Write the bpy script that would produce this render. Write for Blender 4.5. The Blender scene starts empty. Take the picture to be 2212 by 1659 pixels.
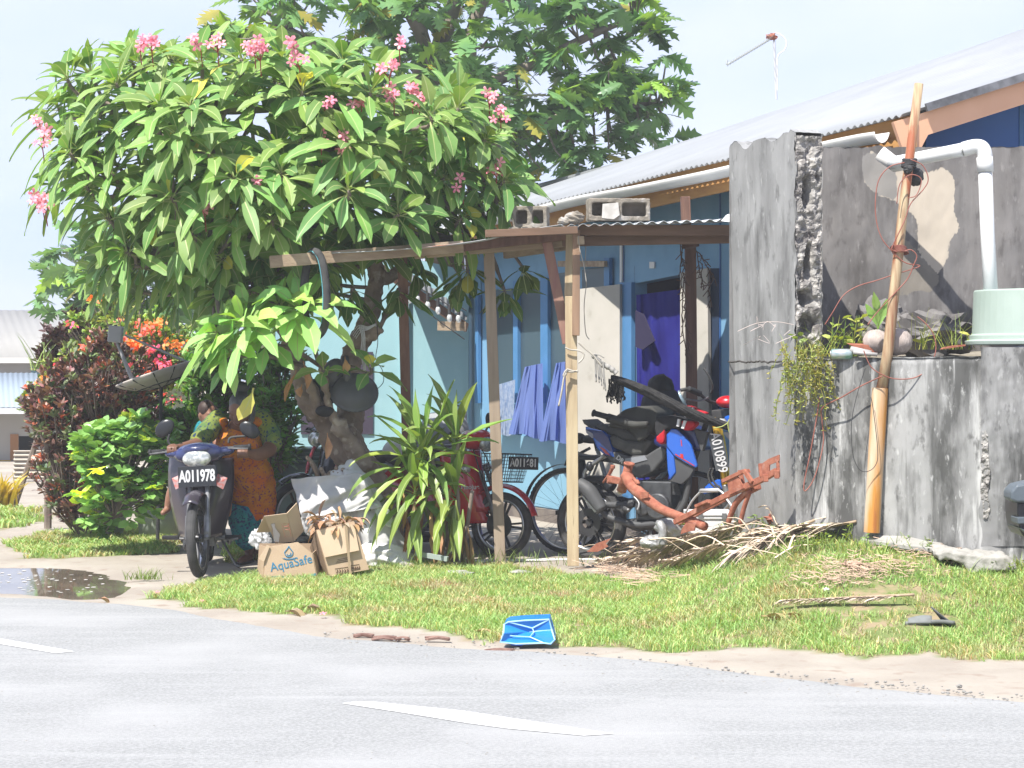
import bpy, math, random
from mathutils import Vector, Matrix, noise
R = math.radians
S = bpy.context.scene
COL = S.collection
# ---------------------------------------------------------------- camera, world, sun, exposure
F, CU, VH, CAMZ = 4500.0, 1106.0, 780.0, 1.55      # focal length and horizon in units of a 2212 px wide picture
cam_d = bpy.data.cameras.new('camera'); cam = bpy.data.objects.new('camera', cam_d); COL.objects.link(cam)
cam.location = (0, 0, CAMZ); cam.rotation_euler = (R(90), 0, 0)
cam_d.sensor_width = 36; cam_d.lens = F/2212*36; cam_d.shift_y = -(829.5-VH)/2212
cam_d.clip_start = .1; cam_d.clip_end = 3000
S.camera = cam
SUN_EL, SUN_AZ = 58, 215        # degrees; azimuth clockwise from +Y: behind the camera and to its left
w = bpy.data.worlds.new('World'); S.world = w; w.use_nodes = True
nt = w.node_tree; nt.nodes.clear()
out = nt.nodes.new('ShaderNodeOutputWorld'); bg = nt.nodes.new('ShaderNodeBackground')
sky = nt.nodes.new('ShaderNodeTexSky'); sky.sky_type = 'NISHITA'; sky.sun_disc = False
sky.sun_elevation = R(SUN_EL); sky.sun_rotation = R(SUN_AZ); sky.dust_density = .4; sky.air_density = 1.0
tc = nt.nodes.new('ShaderNodeTexCoord'); mp = nt.nodes.new('ShaderNodeMapping'); mp.inputs['Scale'].default_value = (1, 1, 2.6)
mp.inputs['Location'].default_value = (.35, .1, .0)
nz = nt.nodes.new('ShaderNodeTexNoise'); nz.inputs['Scale'].default_value = 3.2; nz.inputs['Detail'].default_value = 5
nz.inputs['Roughness'].default_value = .5
cr = nt.nodes.new('ShaderNodeValToRGB'); cr.color_ramp.elements[0].position = .26; cr.color_ramp.elements[1].position = .62
mx = nt.nodes.new('ShaderNodeMix'); mx.data_type = 'RGBA'; mx.inputs[0].default_value = .93
mc = nt.nodes.new('ShaderNodeMix'); mc.data_type = 'RGBA'; mc.inputs[6].default_value = (1.45, 2.0, 3.3, 1); mc.inputs[7].default_value = (2.5, 2.7, 3.6, 1)
nt.links.new(tc.outputs['Generated'], mp.inputs[0]); nt.links.new(mp.outputs[0], nz.inputs['Vector'])
nt.links.new(nz.outputs['Fac'], cr.inputs[0]); nt.links.new(cr.outputs[0], mc.inputs[0]); nt.links.new(mc.outputs[2], mx.inputs[7]); nt.links.new(sky.outputs[0], mx.inputs[6])
nt.links.new(mx.outputs[2], bg.inputs['Color']); bg.inputs['Strength'].default_value = .125
nt.links.new(bg.outputs[0], out.inputs[0])
sd = bpy.data.lights.new('sun', 'SUN'); sd.energy = 3.75; sd.angle = R(.5); sd.color = (1, .96, .9)
so = bpy.data.objects.new('sun', sd); COL.objects.link(so)
a, e = R(SUN_AZ), R(SUN_EL)
SUND = Vector((math.sin(a)*math.cos(e), math.cos(a)*math.cos(e), math.sin(e)))
so.rotation_euler = SUND.to_track_quat('Z', 'Y').to_euler()
S.view_settings.view_transform = 'Standard'; S.view_settings.look = 'None'
S.view_settings.exposure = 1.4; S.view_settings.gamma = 1
S.render.resolution_x = 1024; S.render.resolution_y = 768
S.cycles.max_bounces = 8; S.cycles.transparent_max_bounces = 8
# ---------------------------------------------------------------- geometry helpers
random.seed(7)
U = random.uniform
def ss(a, b, x):
    t = max(0, min(1, (x-a)/(b-a))) if a != b else float(x > a)
    return t*t*(3-2*t)
def height(x, y):
    m = .46*ss(10.9, 13.3, y)*ss(.65, 1.9, x)*(1-ss(14.2, 15.2, y)*(1-ss(1.55, 2.1, x)))
    n = .03*ss(11.3, 12.5, y)*ss(-2.3, -1, x)*(1-ss(17, 18, y))
    return m + n*(1-ss(.5, 1.5, x))
def at(u, v, Y):
    return Vector(((u-CU)/F*Y, Y, CAMZ+(VH-v)/F*Y))
def G(u, v):                     # ray to the terrain
    y = 6.0
    while y < 200:
        p = at(u, v, y)
        if p.z <= height(p.x, p.y): return Vector((p.x, p.y, height(p.x, p.y)))
        y += .01 if y < 30 else .1
    return at(u, v, 200)
def onz(u, v, z=0):
    return at(u, v, (CAMZ-z)*F/(v-VH))
class Plane:                     # vertical plane through o along horizontal direction d
    def __init__(s, o, d):
        s.o = Vector((o[0], o[1], 0)); s.d = Vector((d[0], d[1], 0)).normalized(); s.n = Vector((s.d.y, -s.d.x, 0))
        if s.n.y > 0: s.n = -s.n # towards the camera
    def at(s, u, v, off=0):
        r = Vector(((u-CU)/F, 1, (VH-v)/F)); o = s.o+s.n*off
        t = (o.dot(s.n))/(r.dot(s.n)); return Vector((0, 0, CAMZ))+r*t
    def xz(s, x, z, off=0):
        p = s.o+s.d*x+s.n*off; return Vector((p.x, p.y, z))
class MB:
    def __init__(s): s.v = []; s.f = []; s.m = []; s.c = []; s.col = (1, 1, 1)
    def add(s, vs, fs, m=0):
        k = len(s.v); s.v += [tuple(p) for p in vs]; s.f += [tuple(i+k for i in f) for f in fs]; s.m += [m]*len(fs)
        s.c += [s.col]*len(vs); return s
    def box(s, c, d, rot=None, m=0):
        c = Vector(c); h = Vector(d)/2
        vs = [Vector((x*h.x, y*h.y, z*h.z)) for x in (-1, 1) for y in (-1, 1) for z in (-1, 1)]
        if rot is not None: vs = [rot @ p for p in vs]
        return s.add([c+p for p in vs], [(0, 1, 3, 2), (4, 6, 7, 5), (0, 4, 5, 1), (2, 3, 7, 6), (0, 2, 6, 4), (1, 5, 7, 3)], m)
    def beam(s, a, b, w, h, up=(0, 0, 1), m=0):
        a = Vector(a); b = Vector(b); d = (b-a).normalized(); up = Vector(up)
        if abs(d.dot(up)) > .98: up = Vector((0, 1, 0))
        x = d.cross(up).normalized()*w/2; y = x.cross(d).normalized()*h/2
        vs = [a-x-y, a+x-y, a+x+y, a-x+y, b-x-y, b+x-y, b+x+y, b-x+y]
        return s.add(vs, [(3, 2, 1, 0), (4, 5, 6, 7), (0, 1, 5, 4), (1, 2, 6, 5), (2, 3, 7, 6), (3, 0, 4, 7)], m)
    def tube(s, pts, r, n=8, m=0, cap=True, closed=False, flat=1):
        P = [Vector(p) for p in pts]; N = len(P)
        rr = r if hasattr(r, '__len__') else [r]*N
        k0 = None; vs = []
        for i, p in enumerate(P):
            if closed: t = (P[(i+1) % N]-P[i-1]).normalized()
            else: t = (P[min(i+1, N-1)]-P[max(i-1, 0)]).normalized()
            if k0 is None:
                k0 = Vector((0, 0, 1)) if abs(t.z) < .9 else Vector((1, 0, 0))
            x = (k0-t*k0.dot(t))
            if x.length < 1e-6: x = t.orthogonal()
            x.normalize(); k0 = x; y = t.cross(x)
            for j in range(n):
                a = 2*math.pi*j/n; vs.append(p+(x*math.cos(a)+y*math.sin(a)*flat)*rr[i])
        fs = []
        for i in range(N if closed else N-1):
            i2 = (i+1) % N
            for j in range(n): fs.append((i*n+j, i*n+(j+1) % n, i2*n+(j+1) % n, i2*n+j))
        if cap and not closed: fs.append(tuple(range(n-1, -1, -1))); fs.append(tuple((N-1)*n+j for j in range(n)))
        return s.add(vs, fs, m)
    def lathe(s, prof, n=24, M=None, m=0, a0=0, a1=360):      # prof (r,z) round the z axis
        M = M or Matrix(); full = (a1-a0 == 360); vs = []; k = n if full else n+1
        for (r, z) in prof:
            for j in range(k):
                a = R(a0+(a1-a0)*j/n); vs.append(M @ Vector((r*math.cos(a), r*math.sin(a), z)))
        fs = []
        for i in range(len(prof)-1):
            for j in range(n): j2 = (j+1) % k; fs.append((i*k+j, i*k+j2, (i+1)*k+j2, (i+1)*k+j))
        return s.add(vs, fs, m)
    def surf(s, fn, nu, nv, m=0, wrap=False):
        vs = [fn(i/nu, j/nv) for i in range(nu+1) for j in range(nv+1)]
        fs = [(i*(nv+1)+j, (i+1)*(nv+1)+j, (i+1)*(nv+1)+j+1, i*(nv+1)+j+1) for i in range(nu) for j in range(nv)]
        return s.add(vs, fs, m)
    def slab(s, poly, off, m=0):                              # polygon of 3-D points pushed along off
        off = Vector(off); n = len(poly); P = [Vector(p) for p in poly]
        return s.add(P+[p+off for p in P], [tuple(range(n-1, -1, -1)), tuple(range(n, 2*n))]+[(i, (i+1) % n, n+(i+1) % n, n+i) for i in range(n)], m)
    def ball(s, c, r, nu=14, nv=9, rot=None, amp=0, fr=3, m=0, seed=0):
        c = Vector(c); r = Vector((r, r, r)) if not hasattr(r, '__len__') else Vector(r); vs = []
        for i in range(nv+1):
            th = math.pi*i/nv
            for j in range(nu):
                ph = 2*math.pi*j/nu; d = Vector((math.sin(th)*math.cos(ph), math.sin(th)*math.sin(ph), math.cos(th)))
                k = 1+amp*noise.noise(d*fr+Vector((seed*7.3, seed, 0)))
                p = Vector((d.x*r.x, d.y*r.y, d.z*r.z))*k
                if rot is not None: p = rot @ p
                vs.append(c+p)
        fs = [(i*nu+j, (i+1)*nu+j, (i+1)*nu+(j+1) % nu, i*nu+(j+1) % nu) for i in range(nv) for j in range(nu)]
        return s.add(vs, fs, m)
    def build(s, name, mats, parent=None, smooth=False, bevel=0, world=True, remesh=0, smoothit=0, sub=0, col=False, solid=0):
        me = bpy.data.meshes.new(name); vs = s.v
        if parent is not None and world:
            Mi = MATS_OF.get(parent, Matrix()).inverted(); vs = [tuple(Mi @ Vector(p)) for p in vs]
        me.from_pydata(vs, [], s.f)
        mats = mats if isinstance(mats, (list, tuple)) else [mats]
        for mm in mats: me.materials.append(mm)
        if len(mats) > 1: me.polygons.foreach_set('material_index', s.m)
        if smooth: me.polygons.foreach_set('use_smooth', [True]*len(me.polygons))
        if col:
            ca = me.color_attributes.new('Col', 'FLOAT_COLOR', 'POINT')
            ca.data.foreach_set('color', [x for c in s.c for x in (c[0], c[1], c[2], 1)])
        me.validate(); me.update()
        o = bpy.data.objects.new(name, me); COL.objects.link(o)
        if parent is not None: o.parent = parent
        if remesh:
            q = o.modifiers.new('r', 'REMESH'); q.mode = 'VOXEL'; q.voxel_size = remesh; q.use_smooth_shade = True
            if smoothit: q = o.modifiers.new('s', 'SMOOTH'); q.iterations = smoothit; q.factor = .5
        if solid: q = o.modifiers.new('so', 'SOLIDIFY'); q.thickness = solid; q.offset = 0
        if sub: q = o.modifiers.new('su', 'SUBSURF'); q.levels = sub; q.render_levels = sub
        if bevel:
            q = o.modifiers.new('b', 'BEVEL'); q.width = bevel; q.segments = 2; q.limit_method = 'ANGLE'
        return o
MATS_OF = {}
def thing(name, label, cat, loc=(0, 0, 0), rot=0, group=None, tilt=None):
    o = bpy.data.objects.new(name, None); COL.objects.link(o); o.empty_display_size = .1
    M = Matrix.Translation(Vector(loc)) @ Matrix.Rotation(rot, 4, 'Z')
    if tilt is not None: M = M @ tilt
    o.matrix_world = M; o.location, o.rotation_euler = M.to_translation(), M.to_euler()
    MATS_OF[o] = M
    o['label'] = label; o['category'] = cat
    if group: o['group'] = group
    return o
def tag(o, label, cat, group=None):
    o['label'] = label; o['category'] = cat
    if group: o['group'] = group
    return o
def struct(o, kind='structure'): o['kind'] = kind; return o
def stuff(o, label, cat): o['kind'] = 'stuff'; o['label'] = label; o['category'] = cat; return o
def text(name, s, size, mat, parent, M, ext=.0015, bold=.0, sx=1.0, world=True, track=1.0):
    cu = bpy.data.curves.new(name, 'FONT'); cu.body = s; cu.size = size; cu.extrude = ext; cu.offset = bold
    cu.align_x = 'CENTER'; cu.align_y = 'CENTER'; cu.space_character = track
    t = bpy.data.objects.new('t', cu); COL.objects.link(t)
    dg = bpy.context.evaluated_depsgraph_get(); me = bpy.data.meshes.new_from_object(t.evaluated_get(dg))
    bpy.data.objects.remove(t); bpy.data.curves.remove(cu)
    MM = M @ Matrix.Diagonal((sx, 1, 1, 1))
    if parent is not None and world and parent in MATS_OF: MM = MATS_OF[parent].inverted() @ MM
    me.transform(MM); me.materials.clear(); me.materials.append(mat); me.name = name
    o = bpy.data.objects.new(name, me); COL.objects.link(o)
    if parent is not None: o.parent = parent
    return o
def frame(o, x, y):                                           # matrix with origin o, axes x, y
    x = Vector(x).normalized(); z = x.cross(Vector(y)).normalized(); y = z.cross(x)
    M = Matrix((x, y, z)).transposed().to_4x4(); M.translation = Vector(o); return M
# ---------------------------------------------------------------- materials
def mat(name, c, c2=None, scale=6, rough=.75, metal=0, bump=0, bscale=None, stretch=(1, 1, 1), lo=.35, hi=.65, c3=None, s3=2, lo3=.5, hi3=.6,
        trans=0, attr=False, spec=.5, coat=0, alpha=1, transm=0, detail=5, ior=1.45):
    m = bpy.data.materials.new(name); m.use_nodes = True; t = m.node_tree; b = t.nodes['Principled BSDF']
    L = t.links.new
    tc = t.nodes.new('ShaderNodeTexCoord'); mp = t.nodes.new('ShaderNodeMapping'); L(tc.outputs['Object'], mp.inputs[0])
    mp.inputs['Scale'].default_value = stretch
    def nz(sc, d=detail):
        n = t.nodes.new('ShaderNodeTexNoise'); n.inputs['Scale'].default_value = sc; n.inputs['Detail'].default_value = d
        L(mp.outputs[0], n.inputs['Vector']); return n
    col = None
    c = tuple(c)+(1,)
    def mixc(a, bb, fac):
        x = t.nodes.new('ShaderNodeMix'); x.data_type = 'RGBA'
        for i, q in ((6, a), (7, bb)):
            if isinstance(q, tuple): x.inputs[i].default_value = q
            else: L(q, x.inputs[i])
        L(fac, x.inputs[0]); return x.outputs[2]
    def ramp(n, lo, hi):
        r = t.nodes.new('ShaderNodeMapRange'); r.inputs[1].default_value = lo; r.inputs[2].default_value = hi; L(n.outputs['Fac'], r.inputs[0]); return r.outputs[0]
    if c2 is not None: col = mixc(c, tuple(c2)+(1,), ramp(nz(scale), lo, hi))
    if c3 is not None: col = mixc(col if col is not None else c, tuple(c3)+(1,), ramp(nz(s3, 8), lo3, hi3))
    if attr:
        at_ = t.nodes.new('ShaderNodeAttribute'); at_.attribute_name = 'Col'
        x = t.nodes.new('ShaderNodeMix'); x.data_type = 'RGBA'; x.blend_type = 'MULTIPLY'; x.inputs[0].default_value = 1
        if col is None: x.inputs[6].default_value = c
        else: L(col, x.inputs[6])
        L(at_.outputs['Color'], x.inputs[7]); col = x.outputs[2]
    if col is None: b.inputs['Base Color'].default_value = c
    else: L(col, b.inputs['Base Color'])
    b.inputs['Roughness'].default_value = rough; b.inputs['Metallic'].default_value = metal
    b.inputs['Specular IOR Level'].default_value = spec; b.inputs['Coat Weight'].default_value = coat; b.inputs['IOR'].default_value = ior
    b.inputs['Transmission Weight'].default_value = transm; b.inputs['Alpha'].default_value = alpha
    if bump:
        bn = t.nodes.new('ShaderNodeBump'); bn.inputs['Strength'].default_value = 1; bn.inputs['Distance'].default_value = bump
        L(nz(bscale or scale*3).outputs['Fac'], bn.inputs['Height']); L(bn.outputs[0], b.inputs['Normal'])
    if trans:
        tr = t.nodes.new('ShaderNodeBsdfTranslucent'); ms = t.nodes.new('ShaderNodeMixShader'); ms.inputs[0].default_value = trans
        hs = t.nodes.new('ShaderNodeMix'); hs.data_type = 'RGBA'; hs.blend_type = 'MULTIPLY'; hs.inputs[0].default_value = 1
        hs.inputs[7].default_value = (1.5, 1.45, .55, 1) if trans > 0 else (1, 1, 1, 1)
        if col is None: hs.inputs[6].default_value = c
        else: L(col, hs.inputs[6])
        L(hs.outputs[2], tr.inputs[0]); o = t.nodes['Material Output']
        L(b.outputs[0], ms.inputs[1]); L(tr.outputs[0], ms.inputs[2]); L(ms.outputs[0], o.inputs['Surface'])
    return m
M_ = {}
def cloth_mat(name, c, c2=None, scale=8, trans=.3):
    m = mat(name, c, c2, scale, .9, spec=.1)
    t = m.node_tree; tr = t.nodes.new('ShaderNodeBsdfTranslucent'); tr.inputs[0].default_value = tuple(c)+(1,)
    ms = t.nodes.new('ShaderNodeMixShader'); ms.inputs[0].default_value = trans
    t.links.new(t.nodes['Principled BSDF'].outputs[0], ms.inputs[1]); t.links.new(tr.outputs[0], ms.inputs[2])
    t.links.new(ms.outputs[0], t.nodes['Material Output'].inputs['Surface']); return m
wood = mat('weathered_wood', (.36, .26, .17), (.22, .15, .10), 3, .85, bump=.003, bscale=30, stretch=(6, 6, .7))
wood_h = mat('weathered_wood_h', (.40, .31, .21), (.25, .18, .12), 3, .85, bump=.003, bscale=30, stretch=(.7, 6, 6))
wood_pale = mat('pale_timber', (.50, .41, .26), (.38, .29, .18), 3, .8, bump=.002, bscale=25, stretch=(7, 7, .6), c3=(.30, .23, .14), s3=5, lo3=.62, hi3=.66)
wood_dark = mat('dark_brown_timber', (.10, .05, .035), (.17, .09, .06), 4, .7, stretch=(6, 6, .7), bump=.002)
rusty = mat('rusty_iron', (.24, .075, .045), (.34, .13, .08), 25, .9, bump=.003, bscale=60, c3=(.42, .25, .2), s3=12, lo3=.6, hi3=.75)
black_pl = mat('black_plastic', (.016, .017, .02), (.03, .03, .033), 4, .35)
black_mt = mat('matt_black', (.022, .022, .024), (.05, .05, .048), 6, .7)
rubber = mat('tyre_rubber', (.035, .035, .036), (.07, .068, .065), 9, .85, bump=.002, bscale=60)
chrome = mat('bright_metal', (.55, .56, .57), (.4, .4, .4), 8, .28, 1)
dullmetal = mat('dull_metal', (.28, .28, .28), (.14, .14, .14), 10, .5, .7)
white_paint = mat('white_paint', (.72, .72, .70), (.6, .6, .57), 4, .6)
letter = mat('plate_lettering', (.5, .5, .5), rough=.5)
# ---------------------------------------------------------------- ground, road, puddle
K = .8848
def inpoly(p, poly):
    x, y = p[0], p[1]; c = False; j = len(poly)-1
    for i in range(len(poly)):
        a, b = poly[i], poly[j]
        if (a[1] > y) != (b[1] > y) and x < (b[0]-a[0])*(y-a[1])/(b[1]-a[1])+a[0]: c = not c
        j = i
    return c
GP = [(338,1292),(420,1306),(520,1318),(600,1332),(700,1338),(760,1350),(900,1362),(1000,1374),(1100,1388),(1250,1392),(1500,1402),(1700,1408),(1900,1412),(2050,1418),(2212,1428),(2400,1440)]
gpoly = [onz(u, v).xy for u, v in GP] + [Vector((4.6, 12.0)), Vector((3.2, 12.45)), Vector((1.85, 13.25)), Vector((1.5, 14.3)), Vector((.9, 14.6)), Vector((.35, 15.0)), Vector((-.2, 15.6)), Vector((-.9, 15.5)), Vector((-1.9, 15.1)), Vector((-2.2, 14.6)), Vector((-2.35, 14.1))]
gpoly2 = [onz(u, v).xy for u, v in [(20,1172),(90,1150),(200,1140),(330,1136),(372,1150),(372,1192),(300,1196),(150,1202),(60,1203)]]
gpoly3 = [onz(u, v).xy for u, v in [(-300,1108),(60,1098),(100,1120),(70,1136),(-300,1150)]]
gpoly4 = [onz(u, v).xy for u, v in [(480,1180),(560,1172),(590,1205),(500,1216)]]
def grassmask(x, y):
    n = .13*noise.noise(Vector((x*3, y*3, 1)))+.06*noise.noise(Vector((x*11, y*11, 4)))
    q = (x+n, y+n)
    return any(inpoly(q, g) for g in (gpoly, gpoly2, gpoly3, gpoly4))
PW = [onz(u, v).xy for u, v in [(-260,1218),(60,1221),(120,1221),(175,1225),(205,1231),(240,1241),(268,1250),(275,1262),(262,1272),(240,1283),(200,1287),(150,1286),(110,1281),(60,1277),(0,1273),(-260,1262)]]
xs = [-90, -60, -40, -20, -12, -8, -6] + [-5+.07*i for i in range(int(11/.07))] + [6.2, 8, 12, 20, 40, 60, 90]
ys = [-45, -20, 0, 5, 8, 9.5] + [10+.07*i for i in range(int(9/.07))] + [19.5, 20.5, 22, 24, 27, 30, 35, 42, 55, 80, 120, 160]
mb = MB()
for y in ys:
    for x in xs:
        fine = -5 <= x <= 6 and 10 <= y <= 19
        z = height(x, y) + (.018*(.25+.75*ss(-2.3, -1.6, x))*noise.noise(Vector((x*1.3, y*1.3, 0)))+.004*noise.noise(Vector((x*6, y*6, 0))) if fine else 0)
        gm = 1 if fine and grassmask(x, y) else 0
        if not fine and (inpoly((x, y), gpoly2) or inpoly((x, y), gpoly3)): gm = 1
        if fine and x < -2 and 12.5 < y < 17:
            nn_ = .05*noise.noise(Vector((x*4, y*4, 3))); z -= .03*sum(inpoly((x+dx+nn_, y+dy+nn_), PW) for dx, dy in ((0, 0), (.1, 0), (-.1, 0), (0, .1), (0, -.1)))/5
        mb.v.append((x, y, z-.012)); mb.c.append((gm, gm, gm))
nx = len(xs)
for j in range(len(ys)-1):
    for i in range(nx-1): mb.f.append((j*nx+i, j*nx+i+1, (j+1)*nx+i+1, (j+1)*nx+i)); mb.m.append(0)
gm_ = mat('sandy_ground', (.34, .305, .255), (.27, .235, .195), 1.6, .95, bump=.006, bscale=22, c3=(.25, .20, .16), s3=7, lo3=.57, hi3=.72)
t = gm_.node_tree; b = t.nodes['Principled BSDF']; old = b.inputs['Base Color'].links[0].from_socket
a_ = t.nodes.new('ShaderNodeAttribute'); a_.attribute_name = 'Col'
n_ = t.nodes.new('ShaderNodeTexNoise'); n_.inputs['Scale'].default_value = 9; n_.inputs['Detail'].default_value = 8
tc_ = [n for n in t.nodes if n.type == 'TEX_COORD'][0]; t.links.new(tc_.outputs['Object'], n_.inputs['Vector'])
m1 = t.nodes.new('ShaderNodeMix'); m1.data_type = 'RGBA'; m1.inputs[6].default_value = (.13, .17, .05, 1); m1.inputs[7].default_value = (.26, .20, .12, 1)
r1 = t.nodes.new('ShaderNodeMapRange'); r1.inputs[1].default_value = .42; r1.inputs[2].default_value = .6
t.links.new(n_.outputs['Fac'], r1.inputs[0]); t.links.new(r1.outputs[0], m1.inputs[0])
m2 = t.nodes.new('ShaderNodeMix'); m2.data_type = 'RGBA'; t.links.new(a_.outputs['Fac'], m2.inputs[0]); t.links.new(old, m2.inputs[6]); t.links.new(m1.outputs[2], m2.inputs[7])
t.links.new(m2.outputs[2], b.inputs['Base Color'])
struct(mb.build('ground', gm_, smooth=True, col=True))
# road
RE = [onz(u, v) for u, v in [(0,1286),(120,1293),(260,1302),(400,1318),(560,1345),(760,1377),(1000,1396),(1150,1405),(1300,1414),(1500,1436),(1700,1462),(1900,1486),(2050,1500),(2212,1512)]]
RE = [Vector((-60, 63, 0)), Vector((-14, 21.8, 0))]+RE+[Vector((3.6, 8.9, 0)), Vector((12, 3.0, 0)), Vector((30, -9, 0))]
edge = []
for a, b in zip(RE, RE[1:]):
    n = max(2, int((b-a).length/.06)) if (b-a).length < 3 else 2
    for i in range(n):
        p = a.lerp(b, i/n); k = .05*noise.noise(Vector((p.x*2.5, p.y*2.5, 0)))+.02*noise.noise(Vector((p.x*9, p.y*9, 0))) if 9 < p.y < 16 else 0
        edge.append(Vector((p.x+k*.4, p.y+k, 0)))
mb = MB()
far = [Vector((-90, 40, 0)), Vector((-90, -40, 0)), Vector((30, -40, 0))]
rd = Vector((-.74, -.67, 0))
vs = []
for p in edge: vs += [(p.x, p.y, -.009), (p.x+rd.x*.12, p.y+rd.y*.12, .004), (p.x+rd.x*9, p.y+rd.y*9, .004)]
fs = []
for i in range(len(edge)-1):
    for j in range(2): fs.append((i*3+j, i*3+j+1, (i+1)*3+j+1, (i+1)*3+j))
mb.add(vs, fs)
asph = mat('pale_coral_asphalt', (.305, .308, .302), (.215, .218, .214), 70, .9, bump=.004, bscale=220, detail=4, c3=(.33, .33, .325), s3=.9, lo3=.45, hi3=.75)
t = asph.node_tree; b = t.nodes['Principled BSDF']; old = b.inputs['Base Color'].links[0].from_socket
tc_ = [n for n in t.nodes if n.type == 'TEX_COORD'][0]
mp_ = t.nodes.new('ShaderNodeMapping'); mp_.inputs['Rotation'].default_value = (0, 0, R(38)); mp_.inputs['Scale'].default_value = (.35, 3.2, 1)
t.links.new(tc_.outputs['Object'], mp_.inputs[0])
n_ = t.nodes.new('ShaderNodeTexNoise'); n_.inputs['Scale'].default_value = 1.6; n_.inputs['Detail'].default_value = 6; n_.inputs['Distortion'].default_value = .6; t.links.new(mp_.outputs[0], n_.inputs['Vector'])
r_ = t.nodes.new('ShaderNodeMapRange'); r_.inputs[1].default_value = .5; r_.inputs[2].default_value = .75; r_.inputs[4].default_value = .38; t.links.new(n_.outputs['Fac'], r_.inputs[0])
m_ = t.nodes.new('ShaderNodeMix'); m_.data_type = 'RGBA'; t.links.new(r_.outputs[0], m_.inputs[0]); t.links.new(old, m_.inputs[6]); m_.inputs[7].default_value = (.37, .37, .365, 1)
t.links.new(m_.outputs[2], b.inputs['Base Color'])
struct(mb.build('road', asph))
# pale dusty tyre arcs on the asphalt
trk = mat('pale_tyre_track', (.345, .348, .345), rough=.9)
def arc(pts, w, name='tyre_track'):
    P = [onz(u, v, .0052) for u, v in pts]; Q = []
    for i in range(len(P)-1):
        p0, p1, p2, p3 = P[max(i-1, 0)], P[i], P[i+1], P[min(i+2, len(P)-1)]
        for k in range(14):
            s = k/14; Q.append(.5*((2*p1)+(p2-p0)*s+(2*p0-5*p1+4*p2-p3)*s*s+(3*p1-p0-3*p2+p3)*s**3))
    mb = MB(); vs = []
    for i, p in enumerate(Q):
        d = (Q[min(i+1, len(Q)-1)]-Q[max(i-1, 0)]).normalized(); n = Vector((-d.y, d.x, 0)); e_ = math.sin(math.pi*(i+.5)/len(Q))**.6
        ww = w*e_*(1+.35*noise.noise(p*4)); vs += [p-n*ww/2, p+n*ww/2]
    mb.add(vs, [(2*i, 2*i+2, 2*i+3, 2*i+1) for i in range(len(Q)-1)])
    return mb.build(name, trk)

pm = mat('worn_white_road_paint', (.60, .60, .59), (.48, .48, .47), 40, .8)
for pl in ([(-260,1326),(-250,1320),(0,1379),(162,1407),(120,1411),(0,1391),(-100,1369)], [(738,1519),(760,1516),(800,1515),(1000,1535),(1179,1562),(1325,1585),(1262,1589),(1100,1574),(1010,1562),(880,1541)]):
    mb = MB(); mb.add([onz(u, v, .0066) for u, v in pl], [tuple(range(len(pl)))]); struct(mb.build('road_marking', pm))
# puddle
PP = [(-260,1218),(60,1221),(120,1221),(175,1225),(205,1231),(240,1241),(268,1250),(275,1262),(262,1272),(240,1283),(200,1287),(150,1286),(110,1281),(60,1277),(0,1273),(-260,1262)]
mb = MB(); pp = [Vector((x, y, -.024)) for x, y in ((-4.9, 13.2), (-2.3, 13.2), (-2.3, 16.9), (-4.9, 16.9))]; mb.add(pp, [(0, 1, 2, 3)])
water = mat('muddy_puddle_water', (.12, .10, .075), (.17, .145, .11), 3, .035, spec=.9, bump=.0004, bscale=4)
struct(mb.build('puddle_water', water))
mb = MB()
for i in range(90):
    p = onz(U(-50, 230), U(1226, 1280), -.022); a_ = U(.006, .02); b_ = U(.008, .03)
    mb.add([p+Vector((math.cos(q*1.05)*a_, math.sin(q*1.05)*b_, 0)) for q in range(6)], [tuple(range(6))])
stuff(mb.build('froth', mat('pale_froth', (.5, .48, .44), rough=.8)), 'pale specks of froth floating on the puddle', 'froth')
# ---------------------------------------------------------------- main blue house
r1z = lambda x, y: ((1700+x/2.676)*K, (180+y/2.676)*K)
z6 = lambda x, y: ((1050+x/2.765)*K, (420+y/2.765)*K)
z3 = lambda x, y: ((850+x/2.911)*K, (850+y/2.911)*K)
z4 = lambda x, y: ((1300+x/3.017)*K, (850+y/3.017)*K)
z5 = lambda x, y: ((1400+x/4.74)*K, (900+y/4.74)*K)
z9 = lambda x, y: ((640+x/3.95)*K, (980+y/3.95)*K)
z2 = lambda x, y: ((370+x/2.911)*K, (880+y/2.911)*K)
z1 = lambda x, y: ((0+x/2.0743)*K, (650+y/2.0743)*K)
zs = lambda x, y: ((650+x/3.19)*K, (480+y/3.19)*K)
zr = lambda x, y: ((1750+x/2.552)*K, (750+y/2.552)*K)
zt = lambda x, y: ((640+x/2.675)*K, (560+y/2.675)*K)
blue = mat('blue_house_paint', (.14, .30, .46), (.17, .34, .50), 2.5, .7, c3=(.10, .23, .36), s3=2.2, lo3=.52, hi3=.75)
blue_l = mat('sunlit_and_trim_blue', (.21, .39, .50), (.18, .35, .46), 2, .65)  # lighter blue stands for sun on the wall; window heads use it too
blue_d = mat('deep_blue_gable_paint', (.035, .13, .36), (.03, .11, .31), 2, .6)
trimblue = mat('bright_blue_trim', (.06, .19, .38), (.08, .22, .43), 4, .55)
roofm = mat('pale_corrugated_roofing', (.29, .30, .308), (.255, .265, .272), 1.5, .5, .1, c3=(.235, .235, .23), s3=.8, lo3=.58, hi3=.8, stretch=(1, 1, 1))
orange_m = mat('orange_fascia_paint', (.62, .29, .12), (.55, .27, .13), 5, .7)
peach_m = mat('peach_fascia_paint', (.72, .42, .26), (.66, .37, .22), 3, .7)
ochre = mat('ochre_timber', (.50, .27, .09), (.42, .21, .07), 4, .8, stretch=(1, 1, 5))
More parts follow.
